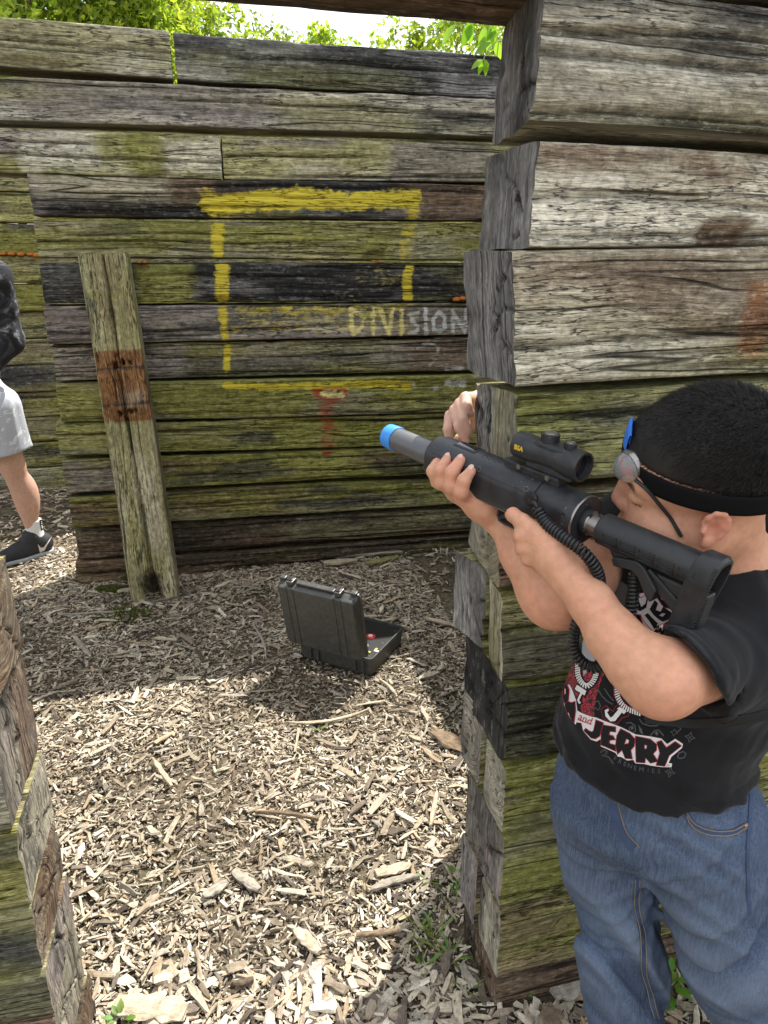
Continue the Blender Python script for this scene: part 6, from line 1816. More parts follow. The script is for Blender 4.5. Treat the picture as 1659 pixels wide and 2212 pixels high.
# ================================================================== OTHER PEOPLE
def tie_dye():
    t = NT('tie_dye_cloth'); p = t.obj(); n = t.noise(p, 9, 5, .7, 1.2)
    c = t.ramp(n, [(.44, (.012, .012, .015)), (.54, (.05, .05, .06)), (.62, (.28, .29, .31)), (.72, (.50, .51, .54))])
    t.set(Base_Color=c, Roughness=.92, Normal=t.bump(t.noise(p, 600, 2), .2, .001)); return t.m
def shorts_mat():
    t = NT('silver_grey_shorts'); p = t.obj(); n = t.noise(p, 24, 4, .6, 1.0)
    c = t.mix('MIX', t.ramp(n, [(.56, 0), (.60, .8)]), (.46, .48, .53), (.80, .82, .85))
    t.set(Base_Color=c, Roughness=.6); return t.m
def person2():
    fo = on_ground(72, 1212); d0 = proj(fo)[2]
    _h = on_ground(112, 1190); _t = on_ground(40, 1212); _d = (_t - _h) / np.linalg.norm(_t - _h); ak = _h + _d * .075 + np.array([0, 0, .135]); kn = at(27, 1008, d0 - .14); hp = at(-4, 905, d0 - .26)
    cx = at(-75, 850, d0 - .26); top = at(-95, 590, d0 - .50); hd_ = at(-105, 470, d0 - .62)
    ot = on_ground(-190, 1240)
    root = empty('person', tuple((fo + ot) / 2 * np.array([1, 1, 0])))
    tag(root, 'person in tie-dye hoodie, pale grey shorts and black sneakers at the left edge', 'person')
    k2 = np.array([ot[0] + .03, ot[1] - .02, .48]); a2 = np.array([ot[0], ot[1], .135])
    skin = chain([hp, kn, ak], [.085, .058, .036], .03) + [Ell(kn * .55 + ak * .45 + np.array([.02, .02, 0]), (.055, .055, .12), np.eye(3), .04)]
    skin += chain([cx + np.array([-.12, 0, -.08]), k2, a2], [.085, .058, .036], .03) + [Cone(hp, cx, .09, .1, .05), Cone(cx, top, .12, .13, .05), Cone(top, hd_, .05, .05, .03), Ell(hd_ + np.array([-.01, 0, .10]), (.098, .078, .115), np.eye(3), .03)]
    skin += [Ell(hd_ + np.array([-.10, -.01, .085]), (.018, .014, .02), np.eye(3), .015)]
    sh_l = top + np.array([.17, .0, -.02]); sh_r = top + np.array([-.17, .03, -.02])
    el = at(20, 735, d0 - .36); wr = at(-30, 800, d0 - .42)
    skin += chain([sh_l, el, wr], [.05, .042, .030], .03) + chain([sh_r, sh_r + np.array([-.05, -.05, -.27]), sh_r + np.array([-.12, -.14, -.42])], [.05, .042, .03], .03)
    for b_ in (wr, sh_r + np.array([-.12, -.14, -.42])):
        dr = np.array([-.55, -.35, -.6]); dr /= np.linalg.norm(dr); skin.append(Ell(b_ + dr * .05, (.045, .022, .038), np.stack(ortho(dr, [0, 0, 1]), 1), .02))
        for j in range(4): o_ = np.array([.012, -.012, .012]) * (j - 1.5); skin += chain([b_ + dr * .085 + o_, b_ + dr * .12 + o_, b_ + dr * .145 + o_ + np.array([.012, 0, -.006])], [.0095, .0085, .0075], .004)
        skin += chain([b_ + dr * .02 + np.array([.02, -.02, .01]), b_ + dr * .06 + np.array([.045, -.03, .0])], [.011, .009], .006)
    V, F = sdf_mesh(skin, .008)
    ad = lambda o, par=None: (setattr(o, 'parent', par or root), setattr(o, 'location', tuple(-np.array(root.location)) if par is None else (0, 0, 0)), o)[2]
    ad(mesh_np('body', V, F, SKIN2, None, True, dict(flush=np.zeros(len(V)))))
    Vh, Fh = sdf_mesh([Ell(hd_ + np.array([.008, 0, .125]), (.108, .088, .105), np.eye(3)), Plane(hd_ + np.array([-.02, 0, .09]), (-.6, 0, -.8), .01)], .008)
    ad(mesh_np('hair', Vh, Fh, HAIR, None, True, dict(guv=Vh)))
    hemz = (on_ground(0, 0, 0)[2] * 0) + at(40, 966, d0 - .17)[2]
    fold = lambda P: .018 * (fbm(P[:, 0] * 22, P[:, 1] * 22, P[:, 2] * 4, seed=33, octaves=3) - .5)
    hem_pt = at(62, 968, d0 - .17)
    V, F = sdf_mesh([Cone(hp + np.array([0, 0, .06]), kn + (kn - hp) * .1, .118, .118), Cone(cx + np.array([-.12, 0, .0]), k2 + np.array([0, 0, .1]), .115, .115, .03), Ell(cx + np.array([-.02, 0, .02]), (.20, .15, .14), np.eye(3), .05), Plane(hem_pt, np.array([.25, 0, -1.0]), .004)], .008, fold)
    ad(mesh_np('shorts', V, F, shorts_mat(), None, True))
    V, F = sdf_mesh([Cone(cx + np.array([.0, 0, .06]), top + np.array([0, 0, -.08]), .165, .165), Cone(top, sh_l, .10, .085, .04), Cone(top, sh_r, .10, .085, .04)] + chain([sh_l, el, wr], [.082, .066, .048], .03) + chain([sh_r, sh_r + np.array([-.05, -.05, -.27]), sh_r + np.array([-.10, -.12, -.40])], [.082, .066, .048], .03) + [Cone(top + np.array([.03, .02, .05]), hd_ + np.array([.06, .02, .0]), .09, .07, .04)], .009, lambda P: .02 * (fbm(P[:, 0] * 12 + P[:, 2] * 9, P[:, 1] * 12, P[:, 2] * 12, seed=34, octaves=3) - .5))
    ad(mesh_np('hoodie', V, F, tie_dye(), None, True))
    # sock and shoe, toe to the left and towards us
    SOCK = plain('white_sock', (.72, .72, .72), .9, .06, 200, .2, 0, .3, 500)
    toe = on_ground(40, 1212); heel = on_ground(112, 1190); dr = (toe - heel); ln = np.linalg.norm(dr); dr /= ln; sd_ = np.array([-dr[1], dr[0], 0]); A = np.stack([dr, sd_, [0, 0, 1]], 1)
    ank = np.array([ak[0], ak[1], .11])
    for (hl, an, d_, tg_) in ((heel, ak, dr, 1), (a2 * np.array([1, 1, 0]) - dr * .075, a2, dr, 0)):
        V, F = sdf_mesh([Cone(an + np.array([0, 0, .07]), an - np.array([0, 0, .03]), .044, .043), Cone(an - np.array([0, 0, .03]), hl + d_ * .08 + np.array([0, 0, .06]), .043, .036, .02), Plane(an + np.array([0, 0, .075]), (0, 0, 1), .003)], .005)
        sk = ad(mesh_np('sock', V, F, SOCK, None, True))
        c0 = hl + d_ * .045
        V, F = sdf_mesh([Cone(c0 + [0, 0, .06], c0 + d_ * .13 + [0, 0, .052], .052, .050), Cone(c0 + d_ * .12 + [0, 0, .05], c0 + d_ * .21 + [0, 0, .042], .050, .040, .02), Cone(c0 + [0, 0, .07], c0 + d_ * .05 + [0, 0, .115], .050, .050, .03), Plane((0, 0, .026), (0, 0, -1), .003), Cone(c0 + d_ * .03 + [0, 0, .13], c0 + d_ * .03 + [0, 0, .2], .038, .045, .004, '-')], .005)
        so = ad(mesh_np('sneaker', V, F, gun_plastic('sneaker_mesh', (.014, .014, .016), .7, .05), None, True))
        V2, F2 = sdf_mesh([Cone(c0 + [0, 0, .015], c0 + d_ * .13 + [0, 0, .015], .056, .053), Cone(c0 + d_ * .12 + [0, 0, .015], c0 + d_ * .215 + [0, 0, .015], .053, .042, .02), Plane((0, 0, .002), (0, 0, -1), .002), Plane((0, 0, .026), (0, 0, 1), .003)], .005)
        ad(mesh_np('sole', V2, F2, plain('grey_sole', (.33, .35, .37), .45, .15, 30), None, True), so)
        bv = BVHTree.FromPolygons([tuple(v) for v in V], [tuple(f) for f in F])
        if tg_:
            sw = [(228, 1775), (240, 1825), (262, 1822), (312, 1728), (262, 1795), (244, 1795)]
            decal('swoosh', [([(.358 * x, 540 + .358 * y) for x, y in sw], [])], WHITEP, .002, so, lambda p: p, bv, root, 3.0)
            for k in range(5): 
                p0 = c0 + d_ * (.085 + .02 * k) + np.array([0, 0, .112 - .006 * k]); MB().tube([p0 - sd_ * .025 - [0, 0, .012], p0, p0 + sd_ * .025 - [0, 0, .012]], .003, 6).build('lace', RUBBER, so, True)
            bs = BVHTree.FromPolygons([tuple(v.co) for v in sk.data.vertices], [tuple(p.vertices) for p in sk.data.polygons])
            decal('sock_logo', [([(.358 * x, 540 + .358 * y) for x, y in [(235, 1630), (270, 1622), (275, 1688), (248, 1692)]], [])], BLACKPRINT, .0015, sk, lambda p: p, bs, root, 3.0)
            lines_ = [[(246, 1640), (262, 1636)], [(246, 1650), (266, 1646)], [(262, 1636), (264, 1656)], [(248, 1662), (266, 1658)], [(250, 1676), (268, 1670)], [(250, 1662), (252, 1680)]]
            decal('sock_logo', [([(.358 * x, 540 + .358 * y) for x, y in stroke(l_, 5)], []) for l_ in lines_], WHITEP, .0028, sk, lambda p: p, bs, root, 3.0)
    return root
person2()
def person3():
    """stands behind the right pier; only the hand shows, hooked round the timber end"""
    b = W(.98, 1.66, 0)
    root = empty('person', tuple(b)); tag(root, 'hand of a person hidden behind the near pier, fingers hooked round the timber end', 'person')
    dep = 1.30
    hip = b + np.array([0, 0, .78]); che = b + np.array([0, 0, 1.12]); neck = b + np.array([0, 0, 1.27])
    shl = W(.86, 1.58, 1.20); shr = W(1.10, 1.76, 1.20)
    wr = at(1062, 884, dep + .09); el = W(.70, 1.50, 1.10)
    kn = [(1004, 858), (994, 872), (983, 886), (972, 900)]
    sk = [Cone(che, hip, .045, .045), Cone(neck, neck + [0, 0, .07], .045, .045, .03), Ell(neck + [0, 0, .15], (.085, .075, .105), np.eye(3), .02), Ell(neck + np.array([-.085, -.02, .13]), (.014, .012, .016), np.eye(3), .015)]
    sk += [Cone(che, neck, .045, .045, .03), Cone(che, shl, .045, .045, .03), Cone(che, shr, .045, .045, .03)] + chain([shl, el, wr], [.048, .038, .0245], .02) + chain([shr, shr + np.array([.03, .03, -.25]), shr + np.array([.02, -.06, -.44])], [.045, .037, .025], .03)
    for s in (-1, 1): sk += chain([hip + WU * s * .07, b + WU * s * .08 + [0, 0, .42], b + WU * s * .09 + [0, 0, .05]], [.03, .025, .025], .03)
    sk += [Cone(wr, at(1036, 872, dep + .05), .0245, .022, .02), Cone(at(1036, 866, dep + .035), at(1006, 862, dep), .018, .013, .012), Cone(at(1038, 870, dep + .04), at(978, 898, dep + .02), .021, .012, .012)]
    F_ = [[(1006, 858, dep - .01), (1008, 876, dep - .028), (1016, 892, dep - .020)], [(993, 872, dep - .005), (1001, 904, dep - .03), (1013, 932, dep - .022)], [(982, 886, dep + .0), (992, 922, dep - .022), (1007, 952, dep - .018)], [(972, 898, dep + .012), (968, 928, dep - .0), (971, 950, dep + .002)]]
    for f in F_: sk += px_chain(f, [.0108, .0095, .0078], .004)
    sk += px_chain([(1030, 880, dep + .05), (1010, 930, dep + .07), (990, 948, dep + .06)], [.013, .011, .009], .006)
    V, F = sdf_mesh(sk, .0038)
    fl = sum(.3 * np.exp(-((V - at(*f[-1])) ** 2).sum(1) / .012 ** 2) for f in F_)
    ad = lambda o: (setattr(o, 'parent', root), setattr(o, 'location', tuple(-np.array(root.location))), o)[2]
    ad(mesh_np('body', V, F, SKIN2, None, True, dict(flush=fl)))
    V, F = sdf_mesh([Ell(neck + [.01, 0, .165], (.095, .085, .10), np.eye(3)), Plane(neck + np.array([-.02, 0, .15]), (-.6, 0, -.8), .01)], .008)
    ad(mesh_np('hair', V, F, HAIR, None, True, dict(guv=V)))
    upn = (el - shl) / np.linalg.norm(el - shl)
    V, F = sdf_mesh([Ell(che, (.14, .14, .20), np.eye(3)), Ell(hip + [0, 0, .05], (.145, .145, .16), np.eye(3), .05), Cone(che + [0, 0, .06], shl, .085, .07, .04), Cone(che + [0, 0, .06], shr, .085, .07, .04), Cone(shl, shl + upn * .13, .068, .06, .02), Cone(shr, shr + np.array([.02, .02, -.14]), .068, .06, .02), Plane(hip + [0, 0, -.06], (0, 0, -1), .004)], .009)
    ad(mesh_np('t_shirt', V, F, knit_material('navy_cotton', (.03, .04, .08)), None, True))
    leg = []
    for s in (-1, 1): leg += chain([hip + WU * s * .07, b + WU * s * .08 + [0, 0, .42], b + WU * s * .09 + [0, 0, .08]], [.10, .075, .065], .03)
    V, F = sdf_mesh([Ell(hip, (.14, .14, .12), np.eye(3))] + leg, .009)
    ad(mesh_np('trousers', V, F, DENIM, None, True, dict(worn=np.zeros(len(V)))))
    for s in (-1, 1):
        V, F = sdf_mesh([Cone(b + WU * s * .09 + WN * .04 + [0, 0, .04], b + WU * s * .09 - WN * .15 + [0, 0, .035], .045, .04), Plane((0, 0, .004), (0, 0, -1), .002)], .007)
        ad(mesh_np('shoe', V, F, RUBBER, None, True))
person3()

# ================================================================== TREES AND PLANTS
def leaf_material(name, a, b, trans=.5):
    t = NT(name); p = t.n('ShaderNodeNewGeometry'); oi = t.n('ShaderNodeObjectInfo')
    v = t.attr('tint').outputs['Color']
    t.set(Base_Color=v, Roughness=.5)
    tr = t.n('ShaderNodeBsdfTranslucent'); t.l(t.mix('MULTIPLY', 1, v, (1.5, 1.6, .8)), tr.inputs['Color'])
    mx = t.n('ShaderNodeMixShader'); mx.inputs['Fac'].default_value = trans
    t.l(t.b.outputs['BSDF'], mx.inputs[1]); t.l(tr.outputs['BSDF'], mx.inputs[2]); t.l(mx.outputs['Shader'], t.out.inputs['Surface'])
    return t.m
LEAF = leaf_material('leaf', None, None)
BARK = plain('bark', (.11, .085, .062), .95, .4, 14, .1, 0, .6, 40)
def leaf_cloud(cen, rad, n, size, cols, rs, clumps=40):
    """leaves gathered in clumps through the crown's volume"""
    cc = rs.normal(0, 1, (clumps, 3)); cc /= np.linalg.norm(cc, axis=1)[:, None]; cc *= (rs.uniform(.2, 1, clumps) ** .5)[:, None]
    cr = rs.uniform(.16, .34, clumps)
    k = rs.randint(0, clumps, n)
    off = rs.normal(0, 1, (n, 3)); off /= np.linalg.norm(off, axis=1)[:, None]; off *= (rs.uniform(0, 1, n) ** .45)[:, None]
    P = cen + (cc[k] + off * cr[k][:, None]) * rad
    nrm = rs.normal(0, 1, (n, 3)) + np.array([0, 0, .9]); nrm /= np.linalg.norm(nrm, axis=1)[:, None]
    ax = np.cross(nrm, rs.normal(0, 1, (n, 3))); ax /= np.linalg.norm(ax, axis=1)[:, None]; bx = np.cross(nrm, ax)
    s = size * rs.uniform(.6, 1.3, n)[:, None]
    V = np.stack([P - ax * s, P + bx * s * .42 - ax * s * .1 + nrm * s * .1, P + ax * s - nrm * s * .15, P - bx * s * .42 - ax * s * .1 + nrm * s * .1], 1).reshape(-1, 3)
    F = np.arange(n * 4).reshape(n, 4)
    c = np.array(cols)[rs.randint(0, len(cols), n)] * (rs.uniform(.75, 1.25, (clumps, 1))[k]) * rs.uniform(.8, 1.2, (n, 1))
    T = np.repeat(np.concatenate([c, np.ones((n, 1))], 1), 4, 0)
    return V, F, T, cc
SPRING = [(.26, .32, .035), (.21, .29, .03), (.33, .37, .05), (.16, .23, .03)]
def tree(px, dist, h, rad, label, seed, n=9000, size=.06, cols=SPRING, trunk=.09, zc=None, clumps=45):
    x = (px - 829.5) / FPX * (dist * CP); rs = np.random.RandomState(seed)
    root = empty('tree', (x, dist, 0)); tag(root, label, 'tree', 'trees beyond the walls')
    zc = zc or (h - rad[2])
    V, F, T, cc = leaf_cloud(np.array([0, 0, zc]), np.array(rad), n, size, cols, rs, clumps)
    cr = mesh_np('crown', V, F, LEAF, root, False, dict(tint=T)); cr['kind'] = 'stuff'
    mb = MB(); top_ = zc + rad[2] * .5
    zs = np.linspace(-.1, top_, 9); wob = rs.normal(0, .06, (9, 2)) * np.linspace(0, 1, 9)[:, None] * h * .12
    tp_ = np.stack([wob[:, 0], wob[:, 1], zs], 1); mb.tube(tp_, np.linspace(trunk, trunk * .25, 9), 9)
    tr_ = mb.build('trunk', BARK, root, True)
    for k in range(12):
        a = tp_[rs.randint(3, 8)]; b_ = np.array([0, 0, zc]) + cc[k] * np.array(rad) * .9; mid = (a + b_) / 2 + rs.normal(0, .08, 3) * h * .1 + np.array([0, 0, -.05 * h * .2])
        q, _ = smooth_path([a, mid, b_], 8); MB().tube(q, np.linspace(trunk * .38, trunk * .06, 8), 6).build('limb', BARK, tr_, True)
    return root
tree(60, 7.6, 5.6, (1.5, 1.2, 1.7), 'bright green leafy tree behind the wall at the far left', 21, 17000, .050, trunk=.06)
tree(300, 8.4, 5.4, (.95, 1.0, 1.6), 'bright green bushy tree with thin trunk above the post', 22, 15000, .046, trunk=.05)
tree(440, 10.5, 4.7, (.62, .7, 1.2), 'smaller pale green tree at the left edge of the sky gap', 23, 9000, .05, trunk=.05)
tree(215, 12.5, 7.2, (2.0, 1.8, 2.2), 'taller tree filling the gap between the two left trees', 24, 12000, .07)
tree(560, 22, 7.55, (2.6, 2.2, 2.4), 'distant rounded tree left of the open sky, light green', 25, 9000, .11, trunk=.16)
tree(650, 25, 8.25, (2.6, 2.4, 2.6), 'distant tree in the middle of the skyline, light green', 26, 9000, .11, trunk=.16)
tree(735, 27, 8.5, (2.4, 2.2, 2.6), 'distant light green tree right of the skyline centre', 27, 8000, .12, trunk=.16)
tree(805, 30, 8.6, (2.3, 2.2, 2.5), 'lowest distant tree where open sky begins on the right', 28, 7000, .12, trunk=.16)
tree(965, 13.5, 6.0, (1.05, 1.2, 1.7), 'open yellow-green tree with thin forking limbs above dark timber', 29, 5200, .06, trunk=.07, clumps=34)
tree(1040, 12.0, 5.6, (1.15, 1.2, 1.6), 'yellow-green tree behind the leafy twig near the pier', 30, 5200, .055, trunk=.07, clumps=34)
tree(1300, 11.0, 5.8, (1.8, 1.5, 1.8), 'leafy tree hidden behind the near pier', 31, 5000, .07)
tree(-260, 9.5, 6.2, (2.0, 1.6, 2.0), 'leafy tree just beyond the left picture edge', 32, 6000, .07)
# leafy twig hanging in front of the pier top
LEAFN = [(.20, .36, .03), (.16, .30, .025), (.26, .42, .05)]
def leaf_shape(mb_v, mb_f, tints, base, tipdir, nrm, L_, w_, col):
    t_ = tipdir / np.linalg.norm(tipdir); n_ = nrm - t_ * (nrm @ t_); n_ /= np.linalg.norm(n_); s_ = np.cross(n_, t_)
    prof_ = [(0, .02), (.15, .55), (.38, 1.0), (.62, .85), (.83, .45), (1.0, .02)]
    b = len(mb_v)
    for (u_, w) in prof_:
        c = base + t_ * L_ * u_ - n_ * L_ * .22 * u_ * u_
        mb_v += [c - s_ * w * w_ / 2 + n_ * w * w_ * .12, c, c + s_ * w * w_ / 2 + n_ * w * w_ * .12]
    for i in range(5):
        for k in range(2): mb_f.append((b + i*3 + k, b + i*3 + k + 1, b + i*3 + 4 + k, b + i*3 + 3 + k))
    tints += [(*col, 1)] * 18
def leaf_obj(parent, base, d, n, L_, w_, col, name='leaf'):
    v, f, t_ = [], [], []; leaf_shape(v, f, t_, np.asarray(base, float), np.asarray(d, float), np.asarray(n, float), L_, w_, col)
    return mesh_np(name, np.array(v), f, LEAF, parent, True, dict(tint=np.array(t_)))
tw = empty('leafy_twig', (0, 0, 0)); tag(tw, 'bright green leafy twig hanging beside the top of the pier', 'twig')
def tw_branch(pts, leaves, r=.0016):
    P, _ = smooth_path([at(*p) for p in pts], 14); MB().tube(P, np.linspace(r * 1.5, r * .6, 14), 6).build('stem', plain('green_stem', (.16, .20, .05), .6), tw, True)
    for (x, y, d, dx, dy, L_, w_) in leaves:
        b_ = at(x, y, d); e_ = at(x + dx, y + dy, d + .01); leaf_obj(tw, b_, e_ - b_, np.array([rs.uniform(-.6, .6), -.8, rs.uniform(.2, .8)]), L_, w_, LEAFN[rs.randint(3)])
rs = np.random.RandomState(5)
D0 = 1.72
tw_branch([(1110, 70, D0 + .15), (1080, 52, D0 + .02), (1020, 46, D0), (985, 52, D0)], [(985, 52, D0, -25, 30, .055, .026), (1010, 48, D0, 5, 28, .045, .024), (960, 46, D0, -20, 12, .03, .016), (1025, 46, D0, -18, 30, .06, .030), (1045, 48, D0, 20, 18, .05, .024), (1060, 50, D0, -20, 32, .06, .026)])
tw_branch([(1105, 95, D0 + .15), (1078, 88, D0), (1055, 106, D0 - .01), (1044, 130, D0 - .02)], [(1044, 130, D0 - .02, -22, 12, .034, .018), (1046, 128, D0 - .02, 4, 20, .036, .024), (1042, 132, D0 - .02, -6, 22, .030, .012), (1062, 92, D0, -28, 14, .05, .026), (1072, 88, D0, 6, 30, .04, .02), (1080, 70, D0, -30, 8, .055, .026), (1070, 62, D0, -10, 26, .05, .024)])
# small ground plants
def weed(px, py, label, n, L_, spread, seed, grass=False, z=0.0):
    p = on_ground(px, py, z); r = np.random.RandomState(seed)
    root = empty('grass_tuft' if grass else 'weed', tuple(p)); tag(root, label, 'grass' if grass else 'weed', 'small green plants on the chips')
    for k in range(n):
        a = r.uniform(0, 6.283); el_ = r.uniform(.4, 1.25) if grass else r.uniform(.15, .8)
        d = np.array([math.cos(a) * math.cos(el_), math.sin(a) * math.cos(el_), math.sin(el_)])
        b_ = np.array([math.cos(a), math.sin(a), 0]) * r.uniform(0, spread * .3)
        l_ = L_ * r.uniform(.5, 1.2)
        if grass: leaf_obj(root, b_, d, np.array([-d[0] * .5, -d[1] * .5, 1]), l_, .0045, (.17 * r.uniform(.7, 1.3), .27 * r.uniform(.7, 1.2), .05), 'blade')
        else:
            hgt = np.array([0, 0, r.uniform(.01, spread)])
            lf = leaf_obj(root, b_ + hgt + d * .01, d, np.array([-d[0] * .5, -d[1] * .5, 1]), l_, l_ * .55, (.14 * r.uniform(.8, 1.3), .26 * r.uniform(.8, 1.2), .04))
    if not grass: MB().tube([(0, 0, -.005), (.002, .001, spread * .6), (.003, 0, spread)], .0012, 6).build('stem', plain('green_stem2', (.14, .2, .05), .6), root, True)
for k, (x, y, lb, n, L_) in enumerate([(930, 1905, 'grass tuft left of the pier foot, farthest from the camera', 7, .06), (985, 1935, 'grass tuft close against the pier, upper of two', 8, .055), (940, 2030, 'tall grass tuft in the middle of the weedy patch', 12, .085),
        (905, 2010, 'thin grass tuft at the left of the weedy patch', 7, .06), (975, 2075, 'grass tuft with drooping blades near the pier base', 12, .08), (1005, 2140, 'grass tuft at the very foot of the near pier', 9, .06), (915, 2090, 'low grass tuft at the lower left of the weedy patch', 7, .05)]):
    weed(x, y, lb, n, L_, .02, 40 + k, True)
weed(985, 1905, 'small round-leaved weed beside the pier', 5, .028, .02, 60)
weed(1452, 2065, 'ferny weed between the boy\'s legs, upper one', 16, .030, .05, 61); weed(1440, 2155, 'ferny weed between the boy\'s legs, lower one', 18, .034, .05, 62)
weed(1130, 2150, 'small green leaf on the chips at the pier corner', 3, .03, .012, 63); weed(262, 2215, 'feathery green seedling at the bottom left by the plank', 10, .03, .02, 64)
weed(92, 1050, 'young plant growing at the foot of the farther wall', 6, .06, .10, 65); weed(258, 1258, 'seedling beside the leaning post base', 5, .03, .03, 66); weed(165, 1240, 'seedling at the corner of the mossy wall', 5, .04, .05, 67)
weed(688, 1585, 'tiny green shoot in the sunlit chips', 3, .018, .008, 68)
# moss cushions
def moss(px, py, rx, ry, label, seed):
    p = on_ground(px, py); r = np.random.RandomState(seed); n = 900
    a = r.uniform(0, 6.283, n); q = np.sqrt(r.uniform(0, 1, n)); x = q * np.cos(a) * rx; y = q * np.sin(a) * ry
    m = (fbm(x * 30 + 5, y * 30 + seed, seed=seed) > .42); x, y = x[m], y[m]; n = len(x); z = .018 * (1 - (x / rx) ** 2 - (y / ry) ** 2) + ground_h(x + p[0], y + p[1])
    V, F, T, G = chips_mesh(x, y, z, r.uniform(.006, .016, n), r.uniform(.003, .006, n), r.uniform(.002, .004, n), r.uniform(0, 6.28, n), r.uniform(.4, 1.4, n), r.normal(0, .4, n), np.array([(.075, .085, .014), (.11, .12, .02), (.05, .06, .012)])[r.randint(0, 3, n)], r, secs=2)
    o = mesh_np('moss', V, F, CHIP, None, False, dict(tint=T, guv=G)); o.location = (p[0], p[1], 0); o['kind'] = 'stuff'; tag(o, label, 'moss')
moss(838, 1198, .16, .08, 'green moss cushion at the foot of the sprayed wall', 71); moss(268, 1330, .14, .10, 'green moss patch on the soil by the leaning post', 72); moss(240, 1275, .10, .05, 'thin moss strip left of the leaning post', 73)
# bracket fungus
FUNG = plain('orange_fungus', (.42, .13, .02), .6, .35, 90, .3)
def fungus(caps, n, label):
    root = empty('bracket_fungus', (0, 0, 0)); tag(root, label, 'fungus', 'orange bracket fungi')
    for (x, y, r) in caps:
        u_, z_ = on_wall(x, y, n); c = W(u_, n - .012, z_)
        V, F = sdf_mesh([Ell(c, (r, .026, r * .62), np.stack([WU, WN, [0, 0, 1]], 1), .01), Ell(c + [0, 0, -r * .7], (r * .8, .022, r * .4), np.stack([WU, WN, [0, 0, 1]], 1), .01, '-')], .004)
        mesh_np('cap', V, F, FUNG, root, True)
fungus([(985, 647, .022), (998, 645, .020), (1012, 645, .019), (1026, 645, .022), (1038, 646, .020)], NB, 'row of orange bracket fungus in a gap near the pier')
fungus([(8, 549, .020), (26, 549, .024), (46, 550, .024), (66, 550, .022), (80, 552, .026)], NF, 'orange bracket fungus between timbers of the farther wall')
fungus([(302, 567, .012), (314, 567, .012)], NB, 'tiny orange fungus right of the leaning post top'); fungus([(806, 565, .012), (818, 566, .011)], NB, 'tiny orange fungus under a torn timber below the yellow bar')

# ================================================================== LARGER PIECES OF WOOD LYING ON THE CHIPS
def piece(px0, px1, wd, th, label, col, seed, name='wood_piece', bend=0.0, z=.012, secs=9, rough=.16, taper=(.6, .5)):
    a = on_ground(*px0, z); b = on_ground(*px1, z); r = np.random.RandomState(seed)
    d = b - a; L_ = np.linalg.norm(d); d /= L_; s_ = np.array([-d[1], d[0], 0]); c0 = (a + b) / 2
    V = []; m_ = 8
    for i in range(secs):
        u_ = i / (secs - 1); w = wd * (taper[0] + (1 - taper[0]) * min(1, u_ * 4)) * (taper[1] + (1 - taper[1]) * min(1, (1 - u_) * 4)) * r.uniform(.88, 1.1)
        c = a + d * L_ * u_ + s_ * bend * L_ * (4 * u_ * (1 - u_)) + np.array([0, 0, th * .35 + r.uniform(0, th * .2)])
        for k in range(m_):
            t_ = 2 * math.pi * (k + .5) / m_; cy, sz_ = math.cos(t_), math.sin(t_)
            cy = np.sign(cy) * abs(cy) ** .6; sz_ = np.sign(sz_) * abs(sz_) ** .6
            V.append(c - c0 + s_ * cy * w / 2 * r.uniform(1 - rough, 1 + rough) + np.array([0, 0, sz_ * th / 2 * r.uniform(1 - rough, 1 + rough)]) + d * (r.uniform(-.06, .06) * wd if i in (0, secs - 1) else 0))
    V = np.array(V); ii = np.arange(secs * m_).reshape(secs, m_); jj = np.roll(ii, -1, 1)
    F = [tuple(f) for f in np.stack([ii[:-1], ii[1:], jj[1:], jj[:-1]], -1).reshape(-1, 4)[:, ::-1]] + [tuple(range(m_)), tuple(range(secs * m_ - 1, (secs - 1) * m_ - 1, -1))]
    tint = np.ones((len(V), 4)); tint[:, :3] = np.array(col) * r.uniform(.75, 1.2, (len(V), 1))
    G = np.stack([V @ d + seed, V @ s_, V[:, 2] + seed * .37], 1)
    o = mesh_np(name, V, F, CHIP, None, False, dict(tint=tint, guv=G)); o.location = tuple(c0); tag(o, label, 'wood', 'larger loose pieces of wood')
    bm = bmesh.new(); bm.from_mesh(o.data); bmesh.ops.recalc_face_normals(bm, faces=bm.faces); bm.to_mesh(o.data); bm.free()
    return o
PL, GR, BR, DK = (.42, .35, .25), (.30, .265, .215), (.20, .145, .095), (.11, .08, .058)
piece((250, 2172), (400, 2190), .058, .012, 'broad split plank piece lying at the bottom left', PL, 1, taper=(.9, .7))
piece((548, 2118), (500, 2128), .016, .014, 'dark bent branch piece near the bottom, its crooked end', DK, 2, 'branch', .10); 
piece((552, 1757), (688, 1773), .011, .011, 'dark brown branch lying across the sunlit chips', BR, 3, 'branch', .05)
piece((618, 1562), (796, 1534), .014, .008, 'long curved pale splinter in front of the case', PL, 4, bend=-.10, taper=(.3, .5))
piece((935, 1582), (1008, 1622), .060, .010, 'flat brown bark slab beside the pier', BR, 5, 'bark_slab', taper=(.5, .8))
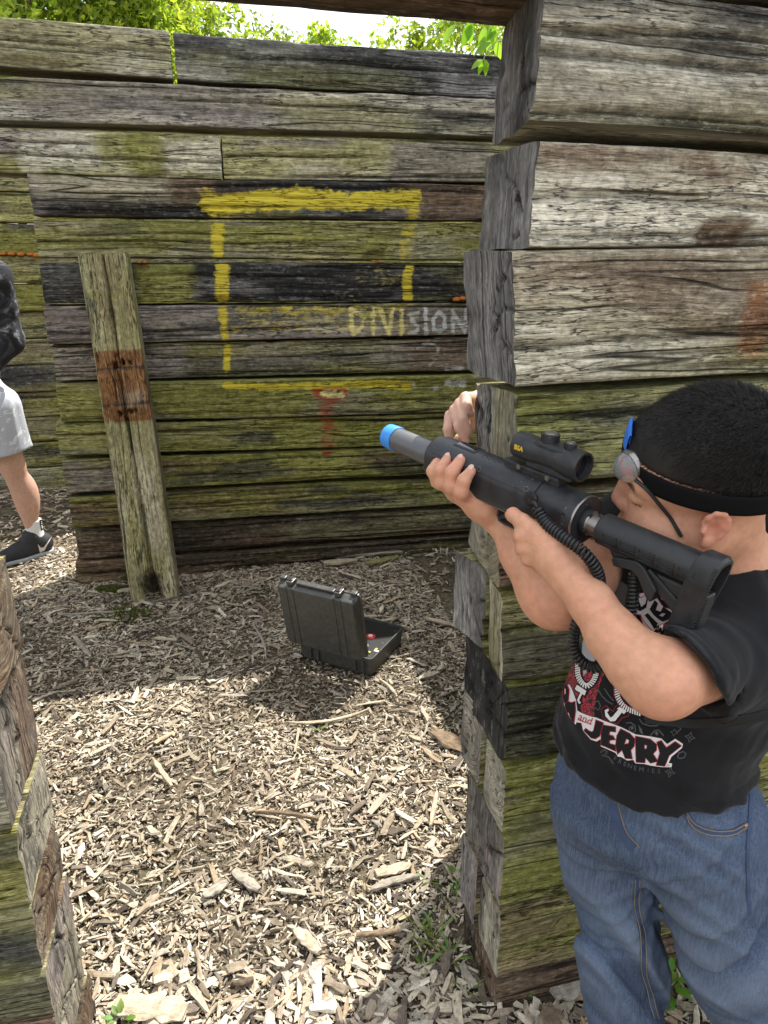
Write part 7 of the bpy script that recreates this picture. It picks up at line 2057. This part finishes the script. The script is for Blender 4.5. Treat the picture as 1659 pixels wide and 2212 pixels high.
piece((676, 1206), (868, 1194), .045, .016, 'long grey rotten board along the wall base', GR, 6, taper=(.7, .5))
piece((920, 1338), (1008, 1360), .026, .014, 'pale splintered stick right of the case', PL, 7, taper=(.4, .9))
piece((812, 1890), (888, 1870), .034, .010, 'broad pale chip left of the weedy patch', PL, 8); piece((802, 1924), (905, 1896), .020, .012, 'grey jagged splinter below the broad pale chip', GR, 9, bend=.05)
piece((770, 2022), (862, 2014), .014, .010, 'short dark twig left of the tall grass', BR, 10, 'branch'); piece((930, 1786), (944, 1712), .014, .010, 'pale upright stick by the pier foot', PL, 11, taper=(.7, .5))
piece((1146, 2140), (1272, 2078), .006, .006, 'thin brown twig running along the pier foot', BR, 12, 'branch', -.04); piece((1194, 2150), (1256, 2122), .052, .012, 'wide grey bark chunk in front of the boy', GR, 13, 'bark_slab')
piece((1260, 2100), (1290, 2160), .012, .008, 'straight pale stick beside the boy\'s right leg', PL, 14); piece((1170, 2185), (1212, 2212), .045, .012, 'rough brown bark chunk at the bottom edge', BR, 15, 'bark_slab')
piece((440, 1938), (492, 1906), .03, .008, 'thin grey flake propped in the middle of the chips', GR, 16); piece((330, 1640), (372, 1702), .016, .010, 'slanting pale stick in the sunlit chips at left', PL, 17, taper=(.4, .5))
piece((820, 1470), (858, 1508), .012, .010, 'crooked pale twig in front of the case corner', PL, 18, 'branch', .06); piece((545, 1350), (575, 1425), .010, .008, 'short twig left of the case', GR, 19, 'branch', .05)
piece((505, 1885), (560, 1925), .028, .010, 'weathered chip with a split near the ground centre', GR, 20); piece((640, 2010), (690, 2060), .030, .010, 'pale blocky chip right of the bent branch', PL, 21)
piece((700, 1220), (770, 1214), .05, .022, 'pale block of wood at the wall base', PL, 22); piece((790, 1222), (860, 1206), .045, .02, 'mossy offcut beside the moss cushion', (.25, .22, .10), 23)
piece((160, 1375), (196, 1420), .02, .008, 'grey flake in the shade near the left pier', GR, 24); piece((130, 1330), (280, 1320), .012, .008, 'long grey splinter in the shade left of the post', GR, 25)
